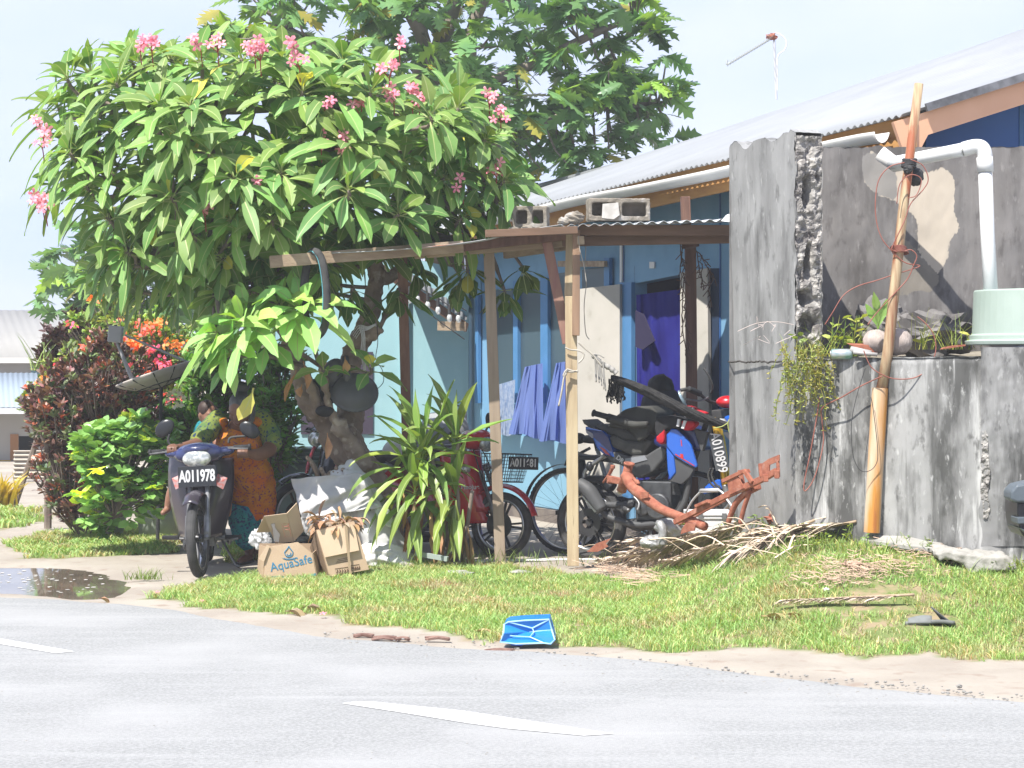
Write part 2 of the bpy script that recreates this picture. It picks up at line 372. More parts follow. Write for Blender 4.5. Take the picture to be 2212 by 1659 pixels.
gut_m = mat('white_gutter_plastic', (.66, .65, .62), (.58, .57, .54), 3, .4)
HW = Plane((.685, 19.58), (.45, -1)); A = Vector((.275, 19.4, 3.016)); B = Vector((2.616, 14.2, 3.22))
e_dir = (A-B); g_dir = Vector((.912, .41, 0)).normalized()
q = Plane(B.xy, g_dir.xy).at(2212, 164); ks = (q.z-B.z)/((q.xy-B.xy).length)
def proj(p): return (CU+F*p.x/p.y, VH-F*(p.z-CAMZ)/p.y)
RS = 3.3
def RP(t, s):
    h = ss(0, .45, t)*max(0, min(1, (2.3-t)/1.8))
    return B+e_dir*t+g_dir*s+Vector((0, 0, ks*s+.29*h*min(s, RS)/RS))
def ridge_s(t):
    lo, hi = .2, 14
    for _ in range(40):
        m = (lo+hi)/2; u, v = proj(RP(t, m))
        if v > 380-.323*(u-1160): lo = m
        else: hi = m
    return lo
house = thing('blue_house', 'blue painted house with a long pale corrugated roof behind the timber shelter', 'house', (HW.xz(0, 0, 0).x, HW.xz(0, 0, 0).y, 0))
S0 = S1 = RS
mb = MB(); nw = 170; vs = []; per = 6; T0, T1 = -.03, 2.45
NN = nw*per
for i in range(NN+1):
    t = T0+(T1-T0)*i/NN; sx = S0; a_ = .011*math.cos(2*math.pi*i/per)
    for s in (-.06, sx*.33, sx*.66, sx, sx+.03, sx+3.0, sx+6):
        p = RP(t, s) if s <= sx else RP(t, sx)+g_dir*(s-sx)-Vector((0, 0, ks*(s-sx)))
        vs.append(p+Vector((0, 0, a_+.012*noise.noise(Vector((p.x*.8, p.y*.8, 0))))))
mb.add(vs, [(i*7+j, i*7+j+1, (i+1)*7+j+1, (i+1)*7+j) for i in range(NN) for j in range(6)])
roof = mb.build('roof', roofm, house, smooth=True, solid=.004)
mb = MB(); sx0 = RP(-.03, S0)
mb.tube([RP(T0, S0)+Vector((0, 0, .03)), RP(T1, S1)+Vector((0, 0, .03))], .06, 8); mb.build('ridge_cap', roofm, house, smooth=True)
# rake edge flashing and barge board
GPl = Plane((B-e_dir*.03).xy, g_dir.xy)
mb = MB(); a0 = RP(-.032, .12); a1 = RP(-.032, S0)
mb.beam(a0+Vector((0, 0, -.0)), a1, .02, .055, up=(0, 0, 1)); mb.build('rake_flashing', dullmetal, house)
mb = MB(); dz = Vector((0, 0, 1))
mb.slab([RP(-.026, -.12)-dz*.03, RP(-.026, S0)-dz*.03, RP(-.026, S0)-dz*.19, RP(-.026, .16)-dz*.19, RP(-.026, .10)-dz*.27, RP(-.026, -.05)-dz*.22], (e_dir.normalized())*.03)
mb.build('barge_board', peach_m, house)
mb = MB()
gb = [RP(.045, -.02) , RP(.045, S0), RP(.045, S0), RP(.045, -.02)]
gb[0] -= dz*.06; gb[1] -= dz*.06; gb[2] = Vector((gb[2].x, gb[2].y, 0)); gb[3] = Vector((gb[3].x, gb[3].y, 0))
mb.slab([gb[0]+g_dir*.45, gb[1], gb[2], gb[3]+g_dir*.45], e_dir.normalized()*.1); gw = mb.build('gable_wall', blue_d, house)
mb = MB()
for s in (1.25, 2.4):
    p = RP(.044, s); mb.beam((p.x, p.y, 1.5), (p.x, p.y, p.z-.1), .03, .012)
mb.build('cover_strip', trimblue, house)
# fascia + gutter
mb = MB()
mb.slab([RP(t, 0.02)-dz*z for t, z in ((-.03, .02), (2.4, .02), (2.4, .26), (-.03, .26))], g_dir*.03); mb.build('fascia', ochre, house)
def catm(P, n=8):
    P = [Vector(p) for p in P]; Q = []
    for i in range(len(P)-1):
        p0, p1, p2, p3 = P[max(i-1, 0)], P[i], P[i+1], P[min(i+2, len(P)-1)]
        for k in range(n):
            s = k/n; Q.append(.5*((2*p1)+(p2-p0)*s+(2*p0-5*p1+4*p2-p3)*s*s+(3*p1-p0-3*p2+p3)*s**3))
    return Q+[P[-1]]
mb = MB(); gpts = []
EP = Plane((B-g_dir*.07).xy, (-.45*1.0, 1.0)) if False else Plane((B-g_dir*.09).xy, e_dir.xy)
for u, v in [(900,515),(1020,485),(1150,457),(1250,432),(1380,408),(1504,383),(1573,368),(1700,338),(1780,317),(1860,300),(1905,293)]:
    gpts.append(EP.at(u, v))
G_ = catm(gpts, 6)
def gut(i, j):
    p = G_[int(round(i*(len(G_)-1)))]; a_ = R(-8+(-164)*j)
    return p+Vector((g_dir.x, g_dir.y, 0))*(-.062*math.cos(a_))*-1*-1+Vector((0, 0, .036+.085*math.sin(a_)))
mb.surf(gut, len(G_)-1, 10); mb.build('gutter', gut_m, house, smooth=True, solid=.006)
# walls
def wp(u, v, off=0): return HW.at(u, v, off)
def toz(p, z): return Vector((p.x, p.y, z))
TOP = 3.05
uL, uR = 1005, 1960
dl, dr = z6(1385, 0)[0], z6(1700, 0)[0]
dtl, dtr = z6(1385, 752), z6(1700, 690)
mb = MB(); th = -HW.n*.12
def wallpiece(p):
    mb.slab(p, th)
cL, cR = wp(uL, 800), wp(uR, 800)
pL, pR = wp(dl, 600), wp(dr, 600)
wallpiece([toz(cL, -.1), toz(pL, -.1), toz(pL, TOP), toz(cL, TOP)])
wallpiece([toz(pR, -.1), toz(cR, -.1), toz(cR, TOP), toz(pR, TOP)])
wallpiece([wp(*dtl), wp(*dtr), toz(pR, TOP), toz(pL, TOP)])
mb.build('wall', blue, house)
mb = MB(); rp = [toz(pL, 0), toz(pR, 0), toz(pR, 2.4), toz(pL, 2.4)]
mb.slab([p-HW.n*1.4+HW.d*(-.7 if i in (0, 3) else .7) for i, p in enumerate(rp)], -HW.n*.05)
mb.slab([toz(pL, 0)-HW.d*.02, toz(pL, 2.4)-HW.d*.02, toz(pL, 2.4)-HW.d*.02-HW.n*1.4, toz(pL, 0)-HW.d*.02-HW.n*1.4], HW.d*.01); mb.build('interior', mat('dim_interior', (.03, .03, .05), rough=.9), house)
# lower/left wall strips in lighter blue, sunlight put into the colour; trim
mb = MB()
a_, b_ = z6(240, 1000), z6(345, 1000)
mb.slab([toz(wp(1005, 700, .004), -.05), toz(wp(1040, 700, .004), -.05), toz(wp(1040, 700, .004), 2.45), toz(wp(1005, 700, .004), 2.45)], HW.n*.012)
mb.slab([toz(wp(1040, 700, .004), .12), toz(wp(1262, 700, .004), .12), wp(1262, 965, .004), wp(1040, 925, .004)], HW.n*.008)
mb.build('sunlit_wall_panel', blue_l, house)
mb = MB(); mb.slab([toz(wp(1000, 700, .01), -.1), toz(wp(1385, 700, .01), -.1), toz(wp(1385, 700, .01), .11), toz(wp(1000, 700, .01), .11)], HW.n*.05)
mb.build('foundation', mat('grey_foundation', (.2, .17, .14), (.12, .1, .09), 6, .9), house)
def vtrim(name, x0, x1, y0, y1, off, m, d=.03, fn=z6):
    q = [fn(x0, y1), fn(x1, y1), fn(x1, y0), fn(x0, y0)]
    mb = MB(); mb.slab([wp(u, v, off) for u, v in q], HW.n*d); return mb.build(name, m, house)
vtrim('corner_board', 236, 250, 1050, 1700, .02, trimblue)
red_t = mat('reddish_timber', (.36, .19, .12), (.28, .15, .10), 4, .8)
# windows
paneM = mat('dusty_louvre_glass', (.42, .50, .53), (.33, .41, .46), 5, .25, spec=.6, c3=(.52, .56, .55), s3=3)
panes = [(440, 558, 800, 1545), (617, 752, 752, 1500), (822, 935, 690, 1480), (1030, 1190, 660, 1500)]
for k, (x0, x1, y0, y1) in enumerate(panes):
    sl = -.14
    def wq(x, y, off): u, v = z6(x, y+sl*(x-x0)); return wp(u, v, off)
    mb = MB()
    mb.slab([wq(x0-2, y1, .013), wq(x1+2, y1, .013), wq(x1+2, y0, .013), wq(x0-2, y0, .013)], HW.n*.004)
    fr = mb.build('window', mat('window_dark', (.05, .08, .1), rough=.3), house)
    mb = MB(); n = 9
    for i in range(n):
        ya, yb = y0+(y1-y0)*i/n, y0+(y1-y0)*(i+1)/n-2
        mb.slab([wq(x0, yb, .085), wq(x1, yb, .085), wq(x1, ya, .02), wq(x0, ya, .02)], HW.n*.008)
    mb.build('louvre_pane', paneM, fr, world=False)
    for (xx, ww, m) in ((x0-9, 9, trimblue), (x1+1, 13, red_t)):
        mb = MB(); mb.slab([wq(xx, y1+15, .02), wq(xx+ww, y1+15, .02), wq(xx+ww, y0-15, .02), wq(xx, y0-15, .02)], HW.n*.055)
        mb.build('frame', m, fr, world=False)
    mb = MB(); mb.slab([wq(x0-9, y0+2, .02), wq(x1+14, y0+2, .02), wq(x1+14, y0-26, .02), wq(x0-9, y0-26, .02)], HW.n*.05)
    mb.build('frame_head', blue_l if k < 3 else wood, fr, world=False)
for o in [o for o in bpy.data.objects if o.name.startswith(('louvre_pane', 'frame')) and o.parent]:
    pass
for x0, x1, y0 in ((581, 612, 735), (766, 815, 715), (324, 345, 830), (1196, 1232, 580)):
    vtrim('blue_mullion' , x0, x1, y0, 1560, .016, trimblue, .035)
vtrim('window_hood', 880, 1196, 600, 640, .08, wood_h, .03)
# seams, switch plate, door frame
for x in (1302, 1955): vtrim('wall_seam', x, x+7, 100, 740 if x < 1900 else 1700, .004, blue_d, .004)
vtrim('switch_plate', 1488, 1520, 606, 650, .004, white_paint, .012)
vtrim('conduit', 1293, 1306, 480, 745, .004, gut_m, .02)
vtrim('door_frame', 1305, 1385, 745, 2200, .004, trimblue, .04)
vtrim('gap_shade_strip', 1898, 1955, 650, 2200, .004, mat('gap_shade_paint', (.012, .03, .07), rough=.8), .01)  # dark strip painted in for the shade of the gap
door_m = mat('off_white_door', (.50, .47, .42), (.43, .41, .36), 3, .75, c3=(.36, .33, .28), s3=6, lo3=.62, hi3=.75)
door_e = mat('grey_door_edge', (.17, .15, .13), (.12, .11, .09), 5, .8)
# open white door, leaf swung out against the wall
dO = wp(*z6(1290, 1000), .06); DP = Plane((dO+HW.n*.02).xy, (-HW.d*.96+HW.n*.38).xy)
def door(q, name, edge):
    P = [DP.at(*z6(*p)) for p in q]; P[0].z = .14; P[1].z = .14
    mb = MB(); mb.slab(P, -DP.n*.035); o = mb.build(name, door_m, house); 
    mb = MB(); mb.beam(P[edge]+DP.n*.001, P[edge ^ 3]+DP.n*.001 if False else Vector((P[edge].x, P[edge].y, P[3-edge].z)), .045, .05, up=DP.n); mb.build('door_edge', door_e, o, world=False)
    return o
Wd = door([(985, 2000), (1280, 2000), (1280, 757), (985, 792)], 'door', 1)
mb = MB(); c_ = DP.at(*z6(1018, 1600), .0)
mb.box(c_+DP.n*.02, (.05, .04, .1)); mb.build('door_lock', dullmetal, Wd, world=False)
DP = Plane((wp(*z6(1880, 1000), .06)).xy, (-HW.d*.9+HW.n*.3).xy)
W2 = door([(1688, 2000), (1890, 2000), (1872, 648), (1688, 680)], 'door', 1)
# annex
cyan = mat('cyan_annex_paint', (.27, .45, .48), (.24, .41, .44), 1.5, .7, c3=(.30, .48, .50), s3=3, lo3=.5, hi3=.7)
ax = thing('annex', 'pale cyan annex with a small lean-to roof left of the blue house', 'annex', (-1.0, 21.9, 0))
AXP = Plane((-.9, 21.9), (1, 0.0))
mb = MB(); mb.slab([toz(AXP.at(595, 700), -.1), toz(AXP.at(1012, 700), -.1), toz(AXP.at(1012, 700), 2.5), toz(AXP.at(870, 590), 2.65), toz(AXP.at(595, 600), 2.65)], (0, .12, 0)); mb.build('wall', cyan, ax)
mb = MB(); mb.slab([toz(AXP.at(868, 600, .0), -.1), toz(AXP.at(884, 600, .0), -.1), toz(AXP.at(884, 600), 2.55), toz(AXP.at(868, 600), 2.55)], (0, -.06, 0)); mb.build('pilaster', mat('pale_pilaster', (.34, .50, .53), rough=.7), ax)
# lean-to roof: eave running from left-near to right-far, seen from below-front
P0 = at(870, 598, 20.6); P1 = at(1008, 683, 21.7)+Vector((0, 0, -.05)); P2 = at(1022, 610, 24.0); P3 = at(850, 545, 23.5)
mb = MB(); n = 60; vs = []
for i in range(n+1):
    a0 = P0.lerp(P1, i/n); b0 = P3.lerp(P2, i/n); zz = Vector((0, 0, .01*math.cos(i*math.pi/2.5)))
    vs += [a0+zz, b0+zz]
mb.add(vs, [(2*i, 2*i+1, 2*i+3, 2*i+2) for i in range(n)]); mb.build('roof', roofm, ax, smooth=True, solid=.004)
mb = MB(); mb.beam(P0-dz*.06+Vector((-.3, 0, .2)) , P1-dz*.07, .03, .09); mb.build('fascia', red_t, ax)
mb = MB(); mb.beam(at(945, 704, 20.6), at(1006, 705, 20.6), .09, .09); mb.build('beam_end', wood_h, ax)
redf = mat('red_brown_window_frame', (.34, .10, .07), rough=.6)
def axwin(u0, v0, u1, v1, bars):
    mb = MB(); off = .01
    mb.slab([AXP.at(u0, v1, off), AXP.at(u1, v1, off), AXP.at(u1, v0, off), AXP.at(u0, v0, off)], (0, -.01, 0)); wdo = mb.build('window', mat('dark_pane', (.06, .05, .07), rough=.2), ax)
    mb = MB()
    for u in [u0, u1]+bars: mb.beam(AXP.at(u, v1, .04), AXP.at(u, v0, .04), .035, .03)
    for v in (v0, v1): mb.beam(AXP.at(u0-4, v, .05), AXP.at(u1+4, v, .05), .05, .05)
    mb.build('frame', redf, wdo, world=False)
axwin(768, 760, 806, 938, [787]); axwin(650, 850, 706, 938, [668, 688])
# string of lights
sl_ = thing('light_string', 'string of clear light bulbs in black sockets under the annex eave', 'string lights', at(930, 660, 20.5))
bs = [(1118, 745), (1178, 745), (1258, 790), (1338, 830), (1427, 890), (1497, 895)]
bulbm = mat('clear_bulb_glass', (.8, .82, .8), rough=.08, spec=.8, alpha=.55)
mb = MB(); mb.tube(catm([at(*zs(x, y-40), 20.5) for x, y in [(1050, 720)]+bs+[(1560, 930)]], 5), .006, 5); mb.tube(catm([at(*zs(x, y), 20.4) for x, y in [(1110, 760), (1200, 850), (1340, 965), (1545, 1112)]], 5), .006, 5); mb.build('cable', black_mt, sl_)
for x, y in bs:
    p = at(*zs(x, y), 20.5); mb = MB(); mb.tube([p+dz*.05, p-dz*.035], .017, 8); so_ = mb.build('socket', black_mt, sl_)
    mb = MB(); mb.ball(p-dz*.07, (.026, .026, .042), 10, 8); mb.build('bulb', bulbm, sl_, smooth=True)
# antenna on the roof
rb = RP(1.3, RS); 
an_y = rb.y
an = thing('television_antenna', 'thin white television antenna with a rusty bracket on the roof ridge', 'antenna', at(1676, 205, an_y))
AY = an_y
mb = MB(); mb.tube([at(1677, 215, AY), at(1672, 78, AY)], .012, 6); mb.build('mast', mat('galvanised', (.5, .5, .5), rough=.5), an)
mb = MB(); mb.tube([at(1664, 84, AY), at(1572, 139, AY)], .011, 6)
for i in range(16):
    p = at(1664-88*i/15, 84+53*i/15, AY); mb.tube([p+Vector((0, -.22, 0)), p+Vector((0, .22, 0))], .003, 4)
mb.tube([at(1571, 130, AY), at(1569, 139, AY), at(1574, 141, AY)], .01, 5)
mb.build('boom', mat('pale_antenna_metal', (.38, .40, .38), rough=.5), an)
mb = MB(); mb.ball(at(1668, 79, AY), (.06, .04, .035), amp=.6, fr=5); mb.beam(at(1655, 82, AY), at(1674, 76, AY), .02, .02); mb.build('bracket', rusty, an)
mb = MB(); mb.tube(catm([at(1674, 70, AY), at(1690, 78, AY), at(1699, 92, AY), at(1694, 108, AY), at(1680, 122, AY), at(1679, 160, AY), at(1679, 195, AY)]), .008, 5); mb.build('cable', white_paint, an)
# ---------------------------------------------------------------- concrete walls on the right
def concrete(name, c, d, s=1, stain=.5, patch=None, am=.35):
    m = mat(name, c, tuple(x*.72 for x in c), 5*s, .92, stretch=(1, 1, .3), bump=.0016, bscale=30, lo=.4, hi=.62)
    t = m.node_tree; b = t.nodes['Principled BSDF']; L = t.links.new
    tc = [n for n in t.nodes if n.type == 'TEX_COORD'][0]
    def layer(scale, stretch, lo, hi, colr, amt=1, seed=0, det=7, dist=0):
        mp = t.nodes.new('ShaderNodeMapping'); mp.inputs['Scale'].default_value = stretch; mp.inputs['Location'].default_value = (seed, seed*.7, seed*.3)
        n = t.nodes.new('ShaderNodeTexNoise'); n.inputs['Scale'].default_value = scale; n.inputs['Detail'].default_value = det; n.inputs['Roughness'].default_value = .62; n.inputs['Distortion'].default_value = dist
        L(tc.outputs['Object'], mp.inputs[0]); L(mp.outputs[0], n.inputs['Vector'])
        r = t.nodes.new('ShaderNodeMapRange'); r.inputs[1].default_value = lo; r.inputs[2].default_value = hi; r.inputs[4].default_value = amt; L(n.outputs['Fac'], r.inputs[0])
        x = t.nodes.new('ShaderNodeMix'); x.data_type = 'RGBA'; L(b.inputs['Base Color'].links[0].from_socket, x.inputs[6]); x.inputs[7].default_value = colr+(1,); L(r.outputs[0], x.inputs[0])
        L(x.outputs[2], b.inputs['Base Color'])
    layer(3.2, (1, 1, .28), stain, stain+.12, d, .85, 3.1)
    layer(9, (1, 1, .07), .5, .62, tuple(x*1.2 for x in d), .55*am, 8.1)
    layer(7, (1, 1, .1), .56, .64, tuple(min(1, x*1.45) for x in c), .6*am, 4.4)
    layer(13, (1, 1, .45), .56, .66, tuple(x*1.25 for x in d), .7, 1.7)
    layer(28, (1, 1, .35), .60, .70, tuple(min(1, x*1.5) for x in c), .6, 5)
    if patch: layer(.95, (1, 1, .8), patch[1], patch[1]+.015, patch[0], 1, patch[2], 6, .3)
    return m
con1 = concrete('grey_rendered_concrete', (.27, .27, .265), (.085, .085, .083), stain=.53)
conL = concrete('streaked_wall_concrete', (.34, .34, .33), (.045, .045, .042), stain=.47, am=1.3)
con2 = concrete('blackened_concrete', (.26, .26, .255), (.035, .035, .034), stain=.45)
con3 = concrete('old_dark_render', (.18, .17, .162), (.07, .064, .06), stain=.5, patch=None)
rubm = mat('broken_block_core', (.29, .28, .26), (.11, .10, .095), 10, .95, bump=.012, bscale=40, c3=(.38, .36, .33), s3=25)
def gridface(mb, a, b, c, d, nu, nv, amp, fr, n, m=0, edge=None, seed=0):
    a, b, c, d = map(Vector, (a, b, c, d)); n = Vector(n)
    def fn(i, j):
        p = a.lerp(b, i).lerp(d.lerp(c, i), j)
        k = 1 if edge is None else edge(i, j)
        return p+n*(amp*noise.fractal(p*fr+Vector((seed, seed, 0)), 1, 2, 4))*k
    mb.surf(fn, nu, nv, m)
# the tall slab: broken end of a block wall, running towards the camera
pa = Vector((1.46, 14.0, 0)); pb = Vector((1.79, 13.15, 0)); td = Vector((.93, .362, 0)).normalized(); fn_ = Vector((-td.x, -td.y, 0)); wd = (pb-pa).normalized()
slab_ = thing('block_wall_pier', 'tall grey rendered slab with a broken block end between shelter and tank wall', 'wall', (pa.x, pa.y, 0))
def zt_(p, z): return Vector((p.x, p.y, z))
def topz(f): return 2.985+.02*math.sin(f*17)+.03*noise.noise(Vector((f*6, 0, 0)))+(.03 if f > .9 else 0)
mb = MB()
def face(off, m, n, amp):
    def f_(i, j):
        jag = .018*noise.noise(Vector((j*22, off*9, 3)))+.012*noise.noise(Vector((j*70, 1, 3)))
        jl = .01*noise.noise(Vector((j*14, off*9, 8)))
        base = pa.lerp(pb, i)+Vector((.075*(1-j), 0, 0))*(1-i)+wd*(jag*i**6*2 + jl*(1-i)**6)+td*off
        z = -.2+(topz(i)+.2)*j
        return Vector((base.x, base.y, z))+n*(amp*noise.fractal(base*4+Vector((0, 0, z*4)), 1, 2, 3))
    return f_
mb.surf(face(0, 0, fn_, .005), 40, 120)
mb.surf(face(.19, 0, td, .004), 40, 120)
N1 = 41*121
mb2 = MB()
mb.surf(lambda i, j: Vector((*(pa.lerp(pb, i)+td*.19*j).xy, topz(i)+.012*noise.noise(Vector((i*30, j*5, 0))))), 40, 6)
mb.surf(lambda i, j: Vector((*(pa+td*.19*j).xy, -.2+(topz(0)+.2)*i)), 20, 2)
mb.build('render_skin', con1, slab_, smooth=True)
mb = MB()
def endf(i, j):
    z = .9+(topz(1)-.92)*j; p = pb+td*(.19*i)
    e_ = min(1, 6*min(i, 1-i))
    hole = 0
    for hz, hh, hi_, hw in ((2.62, .10, .45, .16), (2.18, .10, .5, .15), (1.78, .06, .5, .3), (1.95, .05, .4, .25), (1.55, .12, .55, .22)):
        d = ((z-hz)/hh)**2+((i-hi_)/hw)**2
        hole = max(hole, math.exp(-d*d))
    k = .028*noise.fractal(Vector((p.x*26, p.y*26, z*20)), 1, 2, 4)*(.35+.65*e_)+.035*noise.noise(Vector((i*3, 0, z*7)))*e_-.13*hole
    s_ = .018*noise.noise(Vector((z*14, i*3, 9)))
    q = p+wd*k+td*s_
    return Vector((q.x, q.y, z+.004*noise.noise(p*30)))
mb.surf(endf, 26, 240); mb.build('broken_end', rubm, slab_, smooth=False)
mb = MB(); ck = []
for i in range(40):
    f = i/39; p = pa.lerp(pb, f)+fn_*.006; ck.append(Vector((p.x, p.y, 1.545+.012*noise.noise(Vector((f*9, 2, 0)))+.008*noise.noise(Vector((f*40, 2, 0))))))
mb.tube(ck, .006, 4); mb.build('crack', mat('crack_dark', (.05, .045, .04), rough=1), slab_)
# low retaining wall
lw = thing('retaining_wall', 'low weathered concrete wall streaked black beside the leaning rusty pipe', 'wall', (2.4, 12.8, .4))
la = Vector((1.79, 13.14, 0)); lb = Vector((3.9, 12.0, 0)); ld = (lb-la).normalized(); ln = Vector((ld.y, -ld.x, 0)); 
if ln.y > 0: ln = -ln
lm = Vector((*(la+ld*1.0).xy, 0))
def lwz(f): return 1.565+.03*f+.01*noise.noise(Vector((f*20, 0, 0)))
def lwf(off, amp):
    def f_(i, j):
        p = la.lerp(lb, i)+ln*off; z = -.1+(lwz(i)+.1)*j
        k = amp*noise.fractal(p*3+Vector((0, 0, z*3)), 1, 2, 4)
        if j > .985: k -= .01
        return Vector((p.x, p.y, z))+ln*k
    return f_
mb = MB(); mb.surf(lwf(0, .008), 160, 110)
mb.surf(lambda i, j: Vector((*(la.lerp(lb, i)-ln*(.16*j)).xy, lwz(i)+.008*noise.noise(Vector((i*50, j*4, 0)))-.004)), 120, 6)
mb.surf(lwf(-.16, .004), 40, 4); mb.build('wall_face', conL, lw, smooth=True)
# darker old section with an eroded joint at the right
jf = Plane(la.xy, ld.xy); 
def lq(u, v, o): return jf.at(u, v, o)
mb = MB()
def dk(i, j):
    j_ = Vector((0, 0, 0)); e0 = 8*noise.noise(Vector((j*9, 0, 0)))
    p = lq(2118+e0*(1-i)+i*130, 1180-j*(1180-750), .012)
    return p+ln*(.012*noise.fractal(p*5, 1, 2, 4))
mb.surf(dk, 40, 90); mb.build('darker_section', con2, lw, smooth=True)
mb = MB()
def er(i, j):
    wv = (4+7*math.sin(math.pi*j)**.5*(.7+.5*noise.noise(Vector((j*6, 0, 3)))))
    p = lq(2128+6*noise.noise(Vector((j*5, 1, 0)))+(i-.5)*2*wv, 1120-j*190, .016)
    return p+ln*(.016*noise.fractal(p*30, 1, 2, 4))
mb.surf(er, 10, 80); mb.build('eroded_joint', rubm, lw)
# planter fill behind the low wall
mb = MB()
mb.surf(lambda i, j: Vector((1.9+2.6*i, 13.28-.45*(1.9+2.6*i-1.9)*.9+j*1.3, 1.545+.05*noise.noise(Vector((i*9, j*5, 0)))+.05*j)), 40, 20)
pf = mb.build('soil_bed', mat('grey_soil', (.27, .24, .20), (.18, .16, .12), 12, .95, bump=.01), lw, smooth=True)
# back wall
bw = thing('blackened_back_wall', 'high blackened wall with peeling cream render behind the leaning pipe', 'wall', (2.1, 14.1, 1.5))
ba = Vector((1.97, 14.02, 0)); bb = Vector((4.4, 13.95, 0)); 
def bwz(f): return 2.99+.015*noise.noise(Vector((f*22, 5, 0)))+.008*noise.noise(Vector((f*80, 5, 0)))
mb = MB()
mb.surf(lambda i, j: Vector((ba.lerp(bb, i).x, ba.lerp(bb, i).y-.012*noise.fractal(Vector((i*12, 0, j*8)), 1, 2, 4), bwz(i)*j)), 180, 130)
mb.surf(lambda i, j: Vector((ba.lerp(bb, i).x, ba.lerp(bb, i).y+.15*j, bwz(i))), 180, 2)
mb.surf(lambda i, j: Vector((ba.lerp(bb, i).x, ba.lerp(bb, i).y+.15, bwz(i)*j)), 20, 2)
mb.build('render_face', con3, bw, smooth=True)
mb = MB(); mb.surf(lambda i, j: at(1905+22*i+14*noise.noise(Vector((j*4, 0, 0))), 325+j*220+6*i, 13.97+.012*noise.noise(Vector((i*9, j*30, 0)))), 8, 60)
patch = [(1110,470),(1240,560),(1330,605),(1500,640),(1560,600),(1640,640),(1700,680),(1690,790),(1680,900),(1745,1010),(1690,1080),(1640,1110),(1650,1200),(1590,1310),(1480,1300),(1470,1180),(1420,1060),(1440,980),(1400,900),(1300,840),(1200,810),(1110,740),(1090,650),(1105,540)]
pz_ = []
for i, p in enumerate(patch):
    q = patch[(i+1) % len(patch)]
    for k in range(8):
        x, y = p[0]+(q[0]-p[0])*k/8, p[1]+(q[1]-p[1])*k/8; pz_.append((x+14*noise.noise(Vector((x*.03, y*.03, 0)))+7*noise.noise(Vector((x*.12, y*.12, 0))), y+14*noise.noise(Vector((x*.03, y*.03, 5)))+7*noise.noise(Vector((x*.12, y*.12, 6)))))
BWP = Plane(ba.xy, (bb-ba).normalized().xy)
o = [c for c in bw.children if c.name.startswith('render_face')][0]
P1 = [proj_ for proj_ in patch]; P2 = [(1090,500),(1230,520),(1290,620),(1340,800),(1300,840),(1200,810),(1110,740),(1085,650)]; P3 = [(1360,1060),(1500,1230),(1600,1330),(1560,1420),(1300,1450),(1250,1330),(1300,1150)]
ca_ = o.data.color_attributes.new('Col', 'FLOAT_COLOR', 'POINT')
for i, v in enumerate(o.data.vertices):
    w_ = MATS_OF[bw] @ v.co; u_, v_ = proj(w_); zx, zy = (u_/K-1700)*2.676, (v_/K-180)*2.676; m1_ = m2_ = m3_ = 0
    if 1000 < zx < 1900 and zy < 1600:
        for dx in (-26, 0, 26):
            for dy in (-30, 0, 30):
                m1_ += inpoly((zx+dx, zy+dy), P1)/9; m2_ += inpoly((zx+dx, zy+dy), P2)/9; m3_ += inpoly((zx+dx, zy+dy), P3)/9
    ca_.data[i].color = (m1_, m2_, m3_, 1)
t = con3.node_tree; b = t.nodes['Principled BSDF']; at_ = t.nodes.new('ShaderNodeAttribute'); at_.attribute_name = 'Col'; se = t.nodes.new('ShaderNodeSeparateColor'); t.links.new(at_.outputs['Color'], se.inputs[0])
tc = [n for n in t.nodes if n.type == 'TEX_COORD'][0]
for ch, colr, sc, sd in ((0, (.44, .385, .31, 1), 7, 0), (1, (.22, .21, .195, 1), 6, 4), (2, (.20, .18, .15, 1), 9, 7)):
    mp = t.nodes.new('ShaderNodeMapping'); mp.inputs['Location'].default_value = (sd, sd, 0); mp.inputs['Scale'].default_value = (1, 1, .75); t.links.new(tc.outputs['Object'], mp.inputs[0])
    n = t.nodes.new('ShaderNodeTexNoise'); n.inputs['Scale'].default_value = sc; n.inputs['Detail'].default_value = 9; n.inputs['Roughness'].default_value = .65; t.links.new(mp.outputs[0], n.inputs['Vector'])
    ad = t.nodes.new('ShaderNodeMath'); ad.operation = 'MULTIPLY_ADD'; t.links.new(n.outputs['Fac'], ad.inputs[0]); ad.inputs[1].default_value = 1.5; t.links.new(se.outputs[ch], ad.inputs[2])
    r = t.nodes.new('ShaderNodeMapRange'); r.inputs[1].default_value = 1.28; r.inputs[2].default_value = 1.36; r.inputs[4].default_value = .95; t.links.new(ad.outputs[0], r.inputs[0])
    x = t.nodes.new('ShaderNodeMix'); x.data_type = 'RGBA'; t.links.new(b.inputs['Base Color'].links[0].from_socket, x.inputs[6]); x.inputs[7].default_value = colr; t.links.new(r.outputs[0], x.inputs[0]); t.links.new(x.outputs[2], b.inputs['Base Color'])
# rubble mound at the foot of the back wall
mb = MB(); mb.ball(at(2010, 725, 13.6), (.26, .18, .14), 26, 18, amp=.5, fr=3); tag(mb.build('rubble_mound', con3, smooth=False), 'dark broken concrete lump with a mossy hole against the back wall', 'rubble')
mb = MB(); mb.ball(at(1905, 700, 13.7), (.16, .1, .15), 26, 18, amp=.5, fr=3, seed=2); tag(mb.build('rubble_lump', con3, smooth=False), 'small blackened rubble lump beside the pier foot on the bed', 'rubble')
